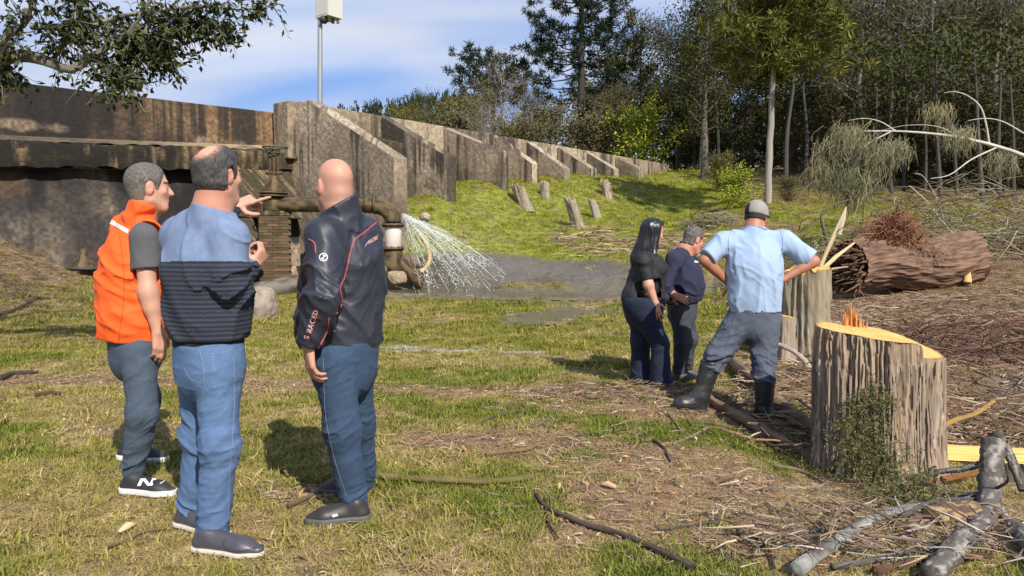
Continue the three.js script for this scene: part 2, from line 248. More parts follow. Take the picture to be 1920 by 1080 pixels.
const texSpill = tex(2048, 512, (u, v) => {   // 32 m by 8 m: algae-black apron, brown parapet
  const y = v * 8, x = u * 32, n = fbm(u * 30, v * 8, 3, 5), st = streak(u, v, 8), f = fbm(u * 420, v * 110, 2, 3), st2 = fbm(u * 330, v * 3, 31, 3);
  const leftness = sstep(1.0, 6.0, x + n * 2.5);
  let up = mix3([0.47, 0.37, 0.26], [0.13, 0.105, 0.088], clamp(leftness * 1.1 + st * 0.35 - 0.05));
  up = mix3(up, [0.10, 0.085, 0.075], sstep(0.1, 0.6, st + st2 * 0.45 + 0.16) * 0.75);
  up = mix3(up, [0.62, 0.54, 0.44], sstep(0.15, 0.55, fbm(u * 40, v * 3, 5, 3) + 0.7 * exp(-(((y - 4.45) / 0.22) ** 2)) - 0.25) * 0.6);
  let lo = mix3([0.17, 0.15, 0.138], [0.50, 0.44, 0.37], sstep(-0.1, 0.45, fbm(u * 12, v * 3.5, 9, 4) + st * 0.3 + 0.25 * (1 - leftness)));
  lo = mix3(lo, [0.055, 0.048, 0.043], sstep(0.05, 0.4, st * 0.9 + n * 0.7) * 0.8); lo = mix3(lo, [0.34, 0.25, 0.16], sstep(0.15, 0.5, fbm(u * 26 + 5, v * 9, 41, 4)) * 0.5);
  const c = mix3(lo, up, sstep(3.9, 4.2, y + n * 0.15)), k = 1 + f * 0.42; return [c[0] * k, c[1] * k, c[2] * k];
});
const texMoss = tex(512, 512, (u, v) => { const n = fbm(u * 8, v * 8, 3, 5), st = fbm(u * 26, v * 2, 5, 4), f = fbm(u * 60, v * 60, 2, 3); let c = mix3([0.27, 0.23, 0.17], [0.50, 0.44, 0.34], sstep(0.0, 0.5, st + n * 0.4)); c = mix3(c, [0.23, 0.22, 0.10], sstep(0.1, 0.5, n - st * 0.3) * 0.7); const k = 0.9 + f * 0.25; return [c[0] * k, c[1] * k, c[2] * k]; });
const bumpRough = tex(512, 512, (u, v) => { const s = 0.5 + 0.35 * fbm(u * 20, v * 20, 4, 5) + 0.15 * vn(u * 120, v * 120, 2); return [s, s, s]; }, false);
texWall.wrapS = texWall.wrapT = THREE.RepeatWrapping;
const scaled = (t, a, b, ox = 0, oy = 0) => { const c = t.clone(); c.repeat.set(a, b); c.offset.set(ox, oy); c.needsUpdate = true; return c; };
const mWall = new THREE.MeshStandardMaterial({ map: scaled(texWall, 1 / 32, 1 / 8), bumpMap: scaled(bumpRough, 0.5, 0.5), bumpScale: 0.03, roughness: 0.94, side: THREE.DoubleSide });
const mButt = [0, 1, 2].map((k) => new THREE.MeshStandardMaterial({ map: scaled(texWall, 1 / 32, 1 / 8, 0.27 * k + 0.1, 0), bumpMap: scaled(bumpRough, 0.5, 0.5), bumpScale: 0.03, roughness: 0.94, side: THREE.DoubleSide }));
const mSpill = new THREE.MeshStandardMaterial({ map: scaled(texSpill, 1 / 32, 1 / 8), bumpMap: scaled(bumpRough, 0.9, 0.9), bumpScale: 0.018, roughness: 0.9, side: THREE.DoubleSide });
const mMoss = new THREE.MeshStandardMaterial({ map: scaled(texMoss, 0.4, 0.4), bumpMap: scaled(bumpRough, 0.6, 0.6), bumpScale: 0.05, roughness: 0.95, side: THREE.DoubleSide });
// a prism: outline in (outward, up), from s0 to s1 along the wall; edges cut and worn a little
function prism(P, prof, s0, s1, seed = 0, sub = 0.35, wob = 0.012) {
  const g = new GB(), pts = [];
  for (let i = 0; i < prof.length; i++) { const a = prof[i], b = prof[(i + 1) % prof.length], L = hypot(b[0] - a[0], b[1] - a[1]), n = max(1, Math.round(L / sub)), ch = min(0.03, L * 0.2); pts.push([lerp(a[0], b[0], ch / L), lerp(a[1], b[1], ch / L)]); for (let k = 1; k < n; k++) pts.push([lerp(a[0], b[0], k / n), lerp(a[1], b[1], k / n)]); pts.push([lerp(b[0], a[0], ch / L), lerp(b[1], a[1], ch / L)]); }
  const ns = max(1, Math.round((s1 - s0) / sub)), w = (s, d, y) => wob * fbm(s * 1.9 + seed, d * 1.9, y * 1.9, 3);
  let per = 0; const ring = (s, inset) => { const cx = pts.reduce((t, p) => t + p[0], 0) / pts.length, cy = pts.reduce((t, p) => t + p[1], 0) / pts.length; per = 0; return pts.map((p, i) => { if (i) per += hypot(p[0] - pts[i - 1][0], p[1] - pts[i - 1][1]); const L = hypot(p[0] - cx, p[1] - cy), d = p[0] - (p[0] - cx) / L * inset + w(s, p[0], p[1]), y = p[1] - (p[1] - cy) / L * inset + w(s + 9, p[0], p[1]); const q = P(s, d, y); return g.v(q.x, q.y, q.z, null, s + d, y); }); };
  let prev = ring(s0 + 0.0, 0.03); const caps = [prev];
  const rows = [[s0 + 0.025, 0], ...Array.from({ length: ns - 1 }, (_, k) => [lerp(s0, s1, (k + 1) / ns), 0]), [s1 - 0.025, 0], [s1, 0.03]];
  for (const [s, ins] of rows) { const r = ring(s, ins); for (let i = 0; i < r.length; i++) { const j = (i + 1) % r.length; g.q(prev[i], r[i], r[j], prev[j]); } prev = r; }
  caps.push(prev);
  const tri = THREE.ShapeUtils.triangulateShape(pts.map((p) => new THREE.Vector2(...p)), []);
  for (const [s, r] of [[s0, caps[0]], [s1, caps[1]]]) { const q = r.map((k) => g.v(g.p[k * 3], g.p[k * 3 + 1], g.p[k * 3 + 2], null, g.u[k * 2] + 3, g.u[k * 2 + 1])); for (const t of tri) s === s0 ? g.t(q[t[0]], q[t[1]], q[t[2]]) : g.t(q[t[2]], q[t[1]], q[t[0]]); }
  return g.geo();
}
const dam = thing('concrete_dam', 'long weathered concrete dam wall with buttresses, running from the left to the forest', 'dam');
const CREST = 5.75;
mesh('wall', prism(wallP, [[-0.55, CREST], [0, CREST], [0.12, 0.5], [-0.55, 0.5]], 0.5, 23.6, 1, 0.5), mWall, dam);
mesh('wall_foot', prism(wallP, [[0.0, 5.0], [1.15, 4.72], [1.25, 0.4], [0.0, 0.4]], 0.75, 3.1, 7, 0.3, 0.06), mMoss, dam);
// buttresses: [where they leave the crest (px), end (px), height of the end, height of the root]
const BUT = [[716, 840, 292, 5.72], [832, 940, 284, 5.7], [927, 998, 306, 5.7], [986, 1058, 315, 5.7], [1043, 1108, 315, 5.7], [1098, 1150, 316, 5.65], [1151, 1197, 315, 5.65]];
BUT.forEach(([p0, p1, y1, top], k) => {
  const s = wallS(p0), t = butT(s, p1), e = at(p1, y1, -wallP(s, t, 0).z).y, th = 0.42;
  mesh('buttress', prism(wallP, [[0.05, top], [t, e], [t, 0.5], [0.05, 0.5]], s, s + th, k * 3, 0.4), mButt[k % 3], dam);
});
// the big pier at the spillway's end
{
  const s = -0.45, t = butT(s, 741), e = at(741, 294, -wallP(s, t, 0).z).y;
  const pier = mesh('buttress', prism(wallP, [[-0.9, 5.78], [0.35, 5.78], [t, e], [t, -0.3], [-0.9, -0.3]], s, s + 0.5, 11, 0.3), mButt[1], dam); pier.userData.label = 'largest buttress, a sloping pier beside the spillway';
  mesh('pier_block', prism(wallP, [[-1.1, 5.8], [-0.3, 5.8], [-0.3, 4], [-1.1, 4]], s - 0.3, s - 0.003, 5, 0.3), mButt[2], dam);
}
const sp0 = -0.35, sp1 = 16;
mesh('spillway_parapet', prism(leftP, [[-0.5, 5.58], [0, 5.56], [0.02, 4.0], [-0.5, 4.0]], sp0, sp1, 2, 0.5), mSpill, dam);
// ledge: its outer edge is ragged with lime and moss
const ledgeStrip = (prof, jag, seed) => { const g = new GB(), n = 220, rows = []; for (let i = 0; i <= n; i++) { const s = lerp(sp0, sp1, i / n), dip = -0.045 * s, r = []; prof.forEach(([d, y, j], k) => { const q = leftP(s, d + 0.06 * j * fbm(s * 2.3, 3, 3, 5), y + dip * (d > -0.2 ? 1 : 0.3) + jag * j * 0.10 * fbm(s * 3.1, k * 0.4, 8, 5)); r.push(g.v(q.x, q.y, q.z, null, s, y - 0.02)); }); rows.push(r); } for (let i = 0; i < n; i++) for (let k = 0; k < prof.length - 1; k++) g.q(rows[i][k], rows[i + 1][k], rows[i + 1][k + 1], rows[i][k + 1]); return g.geo(); };
const texDrip = tex(2048, 256, (u, v) => { const st = fbm(u * 260, v * 1.5, 3, 3) * 0.6 + fbm(u * 90, v * 1.2, 9, 3) * 0.6, n = fbm(u * 50, v * 6, 2, 4), x = u * 32; let c = mix3([0.11, 0.095, 0.075], [0.40, 0.33, 0.235], sstep(-0.05, 0.55, st + 0.35 * (1 - sstep(1.5, 6, x)) - 0.12)); c = mix3(c, [0.62, 0.55, 0.44], sstep(0.3, 0.7, st + n * 0.4) * sstep(0.35, 0.9, v)); c = mix3(c, [0.17, 0.17, 0.06], sstep(0.05, 0.45, n - st * 0.4) * 0.6); const k = 1 + 0.35 * fbm(u * 400, v * 50, 5, 2); return [c[0] * k, c[1] * k, c[2] * k]; });
const texTop = tex(1024, 256, (u, v) => { const n = fbm(u * 60, v * 10, 2, 5), x = u * 32, c = mix3([0.60, 0.52, 0.41], [0.30, 0.255, 0.20], clamp(sstep(1, 6, x) * 0.85 + sstep(0.0, 0.5, n) * 0.6)), k = 1 + 0.3 * fbm(u * 300, v * 60, 4, 2); return [c[0] * k, c[1] * k, c[2] * k]; });
const mDrip = new THREE.MeshStandardMaterial({ map: scaled(texDrip, 1 / 32, 1 / 0.75), bumpMap: scaled(bumpRough, 1.2, 0.6), bumpScale: 0.03, roughness: 0.95, side: THREE.DoubleSide }), mLedgeTop = new THREE.MeshStandardMaterial({ map: scaled(texTop, 1 / 32, 1), bumpMap: scaled(bumpRough, 0.8, 0.8), bumpScale: 0.02, roughness: 0.95, side: THREE.DoubleSide });
mDrip.map.offset.set(0, -3.5 / 0.75);
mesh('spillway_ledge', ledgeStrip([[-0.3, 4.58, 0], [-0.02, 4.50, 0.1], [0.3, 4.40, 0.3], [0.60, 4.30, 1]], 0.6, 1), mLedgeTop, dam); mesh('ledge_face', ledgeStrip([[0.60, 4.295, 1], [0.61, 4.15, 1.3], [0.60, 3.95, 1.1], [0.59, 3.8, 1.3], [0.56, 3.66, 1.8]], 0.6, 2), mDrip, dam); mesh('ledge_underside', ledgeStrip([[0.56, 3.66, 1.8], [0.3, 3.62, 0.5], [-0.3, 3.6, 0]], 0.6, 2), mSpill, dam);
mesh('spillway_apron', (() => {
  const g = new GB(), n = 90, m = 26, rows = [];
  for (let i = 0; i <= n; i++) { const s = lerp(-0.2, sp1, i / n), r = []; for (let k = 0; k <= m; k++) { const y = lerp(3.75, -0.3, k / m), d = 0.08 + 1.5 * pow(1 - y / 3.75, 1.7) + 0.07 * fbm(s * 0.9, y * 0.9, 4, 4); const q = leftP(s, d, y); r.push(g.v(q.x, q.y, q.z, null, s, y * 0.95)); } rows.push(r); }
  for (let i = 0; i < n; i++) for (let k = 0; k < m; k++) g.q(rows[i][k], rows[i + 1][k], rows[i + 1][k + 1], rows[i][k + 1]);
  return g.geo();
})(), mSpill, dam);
// the pipe bay: sloping panel, two ribs, a block under the pier, and the old shuttering board
mesh('bay_panel', prism((s, d, y) => leftP(s, d, y), [[0.62, 3.62], [0.75, 3.62], [1.75, 2.1], [1.6, 2.1]], -0.05, 2.6, 4, 0.25, 0.03), mMoss, dam);
mesh('bay_lintel', prism(leftP, [[0.3, 4.25], [0.85, 4.2], [0.85, 3.66], [0.3, 3.66]], -1.9, 0.55, 8, 0.25, 0.05), mMoss, dam);
const ribProf = (h) => [[0.6, h], [1.1, h], [1.6, h - 0.25], [2.1, h - 0.75], [2.45, h - 1.4], [2.6, -0.3], [0.6, -0.3]];
mesh('rib', prism(leftP, ribProf(2.4), 1.55, 2.05, 3, 0.22, 0.05), mMoss, dam);
mesh('rib', prism(leftP, ribProf(2.2), -0.95, -0.45, 6, 0.22, 0.05), mMoss, dam);
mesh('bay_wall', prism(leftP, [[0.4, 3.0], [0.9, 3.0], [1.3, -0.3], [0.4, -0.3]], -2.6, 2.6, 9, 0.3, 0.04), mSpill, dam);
// diagonal steel brace in the bay
mesh('brace', new GB().sweep(smoothPts([leftP(-0.15, 1.0, 4.05), leftP(-0.75, 1.15, 3.75), leftP(-1.1, 1.3, 3.0), leftP(-1.15, 1.35, 2.4)], 14), Array(15).fill(0.09), 6).geo(), mat(0.05, 0.045, 0.04), dam);
mesh('board', prism(leftP, [[0.86, 4.75], [0.98, 4.72], [0.98, 3.3], [0.86, 3.35]], -1.85, -1.2, 12, 0.2, 0.08), mat(0.42, 0.33, 0.20), dam);
// brick pillar under the valve: every brick is geometry
{
  const g = new GB(), r = rng(5), base = at(516, 525, 19.9), a = V(0.93, 0, -0.36).normalize(), b = V(0.36, 0, 0.93).normalize(), top = at(516, 398, 19.9).y, bh = 0.078; const hw = 0.40;
  let row = 0;
  for (let y = base.y - 0.3; y < top - bh; y += bh, row++) for (const [ax, w, nrm, dep] of [[a, hw, b, 0.33], [b, 0.33, a, hw]]) {
    const cols = Math.round(w * 2 / 0.25); for (let k = 0; k < cols; k++) for (const sg of [1, -1]) { const off = (k + 0.5) / cols * 2 * w - w + (row % 2 ? 0.06 : -0.06), jt = 0.012 * (r() - 0.5), sh = 0.6 + 0.8 * r(), mossy = r(); const col = mossy > 0.55 ? [0.075 * sh, 0.06 * sh, 0.026 * sh] : [0.10 * sh, 0.06 * sh, 0.032 * sh]; const tw = 2 * w / cols - 0.014, c = V(base.x, y + bh / 2, base.z).addScaledVector(ax, clamp(off, -w + tw / 2, w - tw / 2)).addScaledVector(nrm, sg * (dep - 0.055 + jt)); g.box(c.x, c.y, c.z, tw, bh - 0.007, 0.11, ax, nrm, col); }
  }
  const pil = mesh('brick_pillar', new GB().box(base.x, (base.y + top) / 2 - 0.15, base.z, hw * 2 - 0.09, top - base.y + 0.24, 0.57, a, b).geo(), mat(0.10, 0.08, 0.055), dam);
  const br = mesh('bricks', g.geo(), vmat(0.95), pil); br.userData.kind = 'stuff';
  const cap = mesh('capstone', new GB().box(base.x, top - 0.03, base.z, 0.84, 0.12, 0.7, a, b).geo(), mMoss, pil);
}
// ---------- pipes and valve ----------
const texIron = tex(256, 256, (u, v) => { const n = fbm(u * 6, v * 6, 3, 5), f = fbm(u * 30, v * 30, 5, 3); let c = mix3([0.30, 0.235, 0.16], [0.40, 0.34, 0.22], sstep(-0.2, 0.4, n)); c = mix3(c, [0.16, 0.13, 0.10], sstep(0.0, 0.5, f * 0.7 - n * 0.5)); return c; });
const mIron = new THREE.MeshStandardMaterial({ map: scaled(texIron, 2, 0.8), roughness: 0.8, metalness: 0.15, side: THREE.DoubleSide, bumpMap: scaled(bumpRough, 2, 1), bumpScale: 0.012 });
const mGreyPipe = new THREE.MeshStandardMaterial({ map: scaled(tex(128, 128, (u, v) => { const n = fbm(u * 6, v * 6, 4, 4); const c = mix3([0.40, 0.375, 0.33], [0.26, 0.23, 0.19], sstep(-0.2, 0.5, n)); return c; }), 2, 0.6), roughness: 0.7, side: THREE.DoubleSide });
const pz = 19.6;
const pipes = thing('water_pipe', 'old rusty water pipe with elbow and white collar in front of the dam', 'pipe');
{
  const tube = (pts, r, sides = 20) => new GB().sweep(pts, pts.map(() => r), sides).geo();
  const A0 = at(515, 384, pz + 0.2), A1 = at(688, 384, pz), E = at(737, 384, pz), D0 = at(737, 425, pz);
  mesh('pipe', tube([A0, at(560, 384, pz + 0.1), at(620, 384, pz), A1], 0.195), mIron, pipes);
  mesh('elbow', tube(new THREE.QuadraticBezierCurve3(at(684, 384, pz), E, at(737, 418, pz)).getPoints(18), 0.215), mIron, pipes);
  const ringAt = (p, ax, r, h, nm, m) => { const g = new GB(); g.sweep([p.clone().addScaledVector(ax, -h / 2), p.clone().addScaledVector(ax, h / 2)], [r, r], 24); return mesh(nm, g.geo(), m, pipes); };
  const boltRing = (p, r, par) => { const g = new GB(); for (let k = 0; k < 8; k++) { const a = k / 8 * 2 * PI, q = V(p.x + cos(a) * r, p.y, p.z + sin(a) * r); g.sweep([V(q.x, q.y - 0.06, q.z), V(q.x, q.y + 0.06, q.z)], [0.022, 0.022], 6); } mesh('bolts', g.geo(), mIron, par).userData.kind = 'stuff'; };
  const up = V(0, 1, 0), f1 = at(737, 422, pz), f2 = at(737, 466, pz), f3 = at(703, 384, pz);
  boltRing(f1, 0.24, ringAt(f1, up, 0.29, 0.07, 'flange', mIron)); boltRing(f2, 0.24, ringAt(f2, up, 0.29, 0.07, 'flange', mIron)); ringAt(f3, V(1, 0, 0), 0.245, 0.06, 'flange', mIron);
  mesh('white_collar', tube([at(737, 425, pz), at(737, 463, pz)], 0.215), mat(0.52, 0.48, 0.42, 0.75), pipes).userData.label = 'painted white collar of the vertical pipe';
  mesh('tee', new GB().sweep([at(737, 466, pz), at(737, 478, pz), at(736, 498, pz), at(734, 512, pz)], [0.24, 0.26, 0.30, 0.20], 20).sweep([at(740, 492, pz + 0.05), at(722, 500, pz - 0.05)], [0.29, 0.29], 20).sweep([at(742, 486, pz), at(768, 508, pz + 0.1), at(788, 530, pz + 0.2)], [0.2, 0.17, 0.2], 16).geo(), mIron, pipes);
  mesh('lower_pipe', tube([at(730, 500, pz), at(660, 512, pz - 0.5), at(560, 532, pz - 1.2), at(462, 552, pz - 1.8)], 0.235, 22), mGreyPipe, pipes);
  const drip = new GB(); const valve = mesh('gate_valve', new GB().sweep([at(513, 395, pz + .2), at(513, 372, pz + .2)], [0.27, 0.26], 20).sweep([at(513, 366, pz + .2), at(513, 355, pz + .2), at(513, 343, pz + .2), at(513, 330, pz + .2)], [0.33, 0.26, 0.20, 0.10], 18).geo(), mIron, pipes);
  mesh('valve_flange', new GB().sweep([at(513, 369.5, pz + .2), at(513, 366, pz + .2)], [0.36, 0.36], 24).sweep([at(513, 364, pz + .2), at(513, 360, pz + .2)], [0.36, 0.35], 24).geo(), mIron, valve);
  mesh('yoke', new GB().sweep([at(506, 330, pz + .2), at(506, 285, pz + .2)], [0.035, 0.035], 8).sweep([at(521, 330, pz + .2), at(521, 285, pz + .2)], [0.035, 0.035], 8).sweep([at(498, 324, pz + .2), at(529, 324, pz + .2)], [0.05, 0.05], 8).sweep([at(503, 286, pz + .2), at(524, 286, pz + .2)], [0.05, 0.05], 8).geo(), mIron, valve);
  mesh('spindle', new GB().sweep([at(513.5, 332, pz + .2), at(513.5, 274, pz + .2)], [0.045, 0.045], 10).geo(), mIron, valve);
  const wc = at(516, 277, pz + 0.2), wg = new GB(), ring = []; for (let k = 0; k <= 32; k++) { const a = k / 32 * 2 * PI; ring.push(V(wc.x + 0.31 * cos(a), wc.y + 0.01, wc.z + 0.31 * sin(a))); }
  wg.sweep(ring, ring.map(() => 0.024), 8); for (let k = 0; k < 4; k++) { const a = k / 4 * 2 * PI + 0.4; wg.sweep([V(wc.x, wc.y - 0.05, wc.z), V(wc.x + 0.3 * cos(a), wc.y + 0.01, wc.z + 0.3 * sin(a))], [0.025, 0.018], 6); } mesh('handwheel', wg.geo(), mat(0.10, 0.085, 0.07, 0.7), valve);
}
{ // second, half buried valve at the far left
  const v = thing('buried_valve', 'rusty bell-shaped valve cap on a dark pipe by the bare mound', 'valve'); const z = 18.2, c = (px, py) => at(px, py, z);
  mesh('bonnet', new GB().sweep([c(157, 510), c(157, 500), c(157, 488), c(156, 478), c(156, 466)], [0.34, 0.31, 0.2, 0.10, 0.05], 16).geo(), mIron, v);
  mesh('flange', new GB().sweep([c(157, 506), c(157, 500)], [0.40, 0.40], 20).geo(), mat(0.05, 0.045, 0.04, .6), v);
  mesh('pipe', new GB().sweep([c(128, 505), c(230, 502)], [0.06, 0.06], 10).geo(), mat(0.04, 0.037, 0.035, .6), v);
  mesh('body', new GB().sweep([c(157, 550), c(157, 506)], [0.28, 0.26], 16).geo(), mIron, v);
}
{ const h = tag(mesh('drain_hose', new GB().sweep(smoothPts([at(786, 437, pz + .3), at(797, 455, pz + .3), at(806, 482, pz + .25), at(800, 500, pz + .2), at(788, 510, pz + .15)], 24), Array(25).fill(0.058), 10).geo(), mat(0.52, 0.38, 0.18, 0.6)), 'curved tan hose beside the leaking pipe', 'hose'); }
// boulders
function rock(label, c, rx, ry, rz, seed, col = [0.36, 0.31, 0.25], flat = 0) {
  const g = new THREE.IcosahedronGeometry(1, 14), p = g.attributes.position, cols = [];
  for (let i = 0; i < p.count; i++) { let x = p.getX(i), y = p.getY(i), z = p.getZ(i); const k = 1 + 0.22 * fbm(x * 1.2 + seed, y * 1.2, z * 1.2, 3) + 0.05 * fbm(x * 5 + seed, y * 5, z * 5, 3), q = flat ? 1 / pow(pow(abs(x), 4) + pow(abs(y), 4) + pow(abs(z), 4), 0.25 * flat) : 1; p.setXYZ(i, x * k * q * rx, y * k * q * ry, z * k * q * rz); const s = 0.85 + 0.3 * fbm(x * 3 + seed, y * 3, z * 3, 4), m = sstep(0.15, 0.5, fbm(x * 2, y * 2 + seed, z * 2, 4)); cols.push(...mix3([col[0] * s, col[1] * s, col[2] * s], [0.14, 0.12, 0.08], m * 0.6)); }
  g.setAttribute('color', new THREE.Float32BufferAttribute(cols, 3)); g.computeVertexNormals();
  const o = mesh('boulder', g, vmat(0.9)); o.position.copy(c); o.rotation.set(seed, seed * 2, seed * .7); o.rotation.z = 0; o.rotation.x = 0; return tag(o, label, 'boulder', null);
}
{ const b = at(490, 588, 14.2); b.y = H(b.x, 14.2) + 0.22; rock('rounded grey boulder below the lower pipe, between two of the men', b, 0.30, 0.42, 0.32, 1.3, [0.30, 0.245, 0.20]); }
rock('squared block of stone under the pipe tee', at(745, 520, 19.4), 0.2, 0.17, 0.2, 2.1, [0.34, 0.26, 0.17], 0.8);
rock('small pale rock at the foot of the spray bank', at(797, 407, 22.2), 0.16, 0.14, 0.16, 3.3, [0.42, 0.36, 0.28]);
rock('brown stone behind the leaking pipe', at(772, 490, 20.4), 0.28, 0.22, 0.25, 4.7, [0.26, 0.2, 0.14]);
// ---------- leaking water ----------
{
  const g = new GB(), r = rng(42), src = at(757, 408, 19.8), drops = [];
  for (let k = 0; k < 140; k++) {
    const u = r(), spread = r(), tx = lerp(790, 950, pow(u, 0.85)) + (r() - 0.5) * 16, tz = lerp(18.4, 20.6, r()), land = at(tx, 520, tz); land.y = H(land.x, tz) + 0.02;
    const arch = 0.15 + 0.85 * u * (0.4 + 0.6 * spread), pts = []; const n = 14, jit = V((r() - .5) * .4, (r() - .5) * .3, (r() - .5) * .5);
    for (let i = 0; i <= n; i++) { const t = i / n, p = src.clone().lerp(land, t); p.y += arch * 1.0 * t * (1 - t) + 0.05; p.addScaledVector(jit, t); pts.push(p); }
    // broken threads: keep some stretches, leave drops elsewhere
    let i = 0; while (i < n) { const len = 1 + floor(r() * 3), keep = r() < lerp(0.55, 0.12, i / n); if (keep) { const seg = pts.slice(i, min(n, i + len) + 1); if (seg.length > 1) g.sweep(seg, seg.map((_, q) => 0.0042 * (0.4 + r() * 0.8)), 3); } else for (let d = 0; d < 4; d++) drops.push(pts[i].clone().lerp(pts[min(n, i + 1)], r()).add(V((r() - .5) * .14, (r() - .5) * .14, (r() - .5) * .14))); i += len; }
  }
  for (const p of drops) { const s = 0.004 + 0.007 * r(); g.sweep([p.clone().add(V(-s, s * 0.5, 0)), p, p.clone().add(V(s * 1.5, -s, 0))], [s * 0.3, s, s * 0.3], 4); }
  tag(mesh('water_spray', g.geo(), new THREE.MeshPhysicalMaterial({ color: new THREE.Color().setRGB(0.85, 0.88, 0.86), roughness: 0.3, transmission: 0.6, side: THREE.DoubleSide })), 'fan of white water spraying from the leaking pipe onto the mud', 'water', null, 'stuff');
}
// ---------- pole with cabinet on the crest ----------
{
  const z = 25.3, b = at(600, 198, z), o = thing('instrument_pole', 'grey steel pole with a white cabinet standing on the dam', 'pole', b), loc = (px, py, dz = 0) => at(px, py, z + dz).sub(b);
  mesh('pole', new GB().sweep([loc(600, 208), loc(600, -10)], [0.082, 0.075], 14).geo(), mat(0.30, 0.32, 0.33, 0.5, { metalness: 0.4 }), o);
  const c = loc(612, 16), a = V(0.80, 0, 0.6), d = V(-0.6, 0, 0.8); // turned box
  const cab = mesh('cabinet', new GB().box(c.x + 0.08, c.y + 0.06, c.z, 0.66, 0.78, 0.60, a, d).geo(), mat(0.50, 0.49, 0.45, 0.6), o);
  mesh('cabinet_roof', new GB().box(c.x + 0.08, c.y + 0.47, c.z, 0.74, 0.05, 0.68, a, d).geo(), mat(0.40, 0.39, 0.36, 0.6), cab);
  mesh('cabinet_door', new GB().box(c.x + 0.08 + d.x * 0.302, c.y + 0.06, c.z + d.z * 0.302, 0.56, 0.66, 0.012, a, d).geo(), mat(0.52, 0.51, 0.47, 0.6), cab);
  const fx = loc(610, 40); mesh('floodlight', new GB().sweep([V(fx.x, fx.y + 0.06, fx.z + .1), V(fx.x + 0.02, fx.y - 0.02, fx.z + .25)], [0.12, 0.14], 14).geo(), mat(0.06, 0.06, 0.06, .5), o);
  const f2 = loc(624, 40); mesh('cable_gland', new GB().sweep([V(f2.x, f2.y + 0.07, f2.z), V(f2.x + 0.02, f2.y - 0.06, f2.z + .06)], [0.05, 0.06], 10).sweep([V(f2.x + .16, f2.y + 0.05, f2.z - .05), V(f2.x + .16, f2.y - 0.05, f2.z - .02)], [0.04, 0.05], 10).geo(), mat(0.1, 0.1, 0.1, .5), o);
}
// ---------- figures: distance fields, meshed as one skin ----------
const smin = (a, b, k) => { const h = max(k - abs(a - b), 0) / k; return min(a, b) - h * h * k * 0.25; };
const smax = (a, b, k) => -smin(-a, -b, k);
function capF(a, b, ra, rb, flat = null, f = 1) {   // tapered capsule, optionally flattened along a direction
  const sc = (v) => flat ? v.clone().addScaledVector(flat, v.dot(flat) * (1 / f - 1)) : v; const A = sc(a), B = sc(b), bx = B.x - A.x, by = B.y - A.y, bz = B.z - A.z, L = bx * bx + by * by + bz * bz || 1e-9, q = 1 / f - 1, ff = flat ? f : 1;
  return (x, y, z) => { if (flat) { const d = (x * flat.x + y * flat.y + z * flat.z) * q; x += flat.x * d; y += flat.y * d; z += flat.z * d; } const px = x - A.x, py = y - A.y, pz = z - A.z; let h = (px * bx + py * by + pz * bz) / L; h = h < 0 ? 0 : h > 1 ? 1 : h; const ex = px - bx * h, ey = py - by * h, ez = pz - bz * h; return (sqrt(ex * ex + ey * ey + ez * ez) - (ra + (rb - ra) * h)) * ff; };
}
function ellF(c, X, Y, Z, rx, ry, rz) {
  return (x, y, z) => { x -= c.x; y -= c.y; z -= c.z; const u = (x * X.x + y * X.y + z * X.z) / rx, v = (x * Y.x + y * Y.y + z * Y.z) / ry, w = (x * Z.x + y * Z.y + z * Z.z) / rz; const k0 = sqrt(u * u + v * v + w * w), k1 = sqrt(u * u / (rx * rx) + v * v / (ry * ry) + w * w / (rz * rz)) + 1e-9; return k0 * (k0 - 1) / k1; };
}
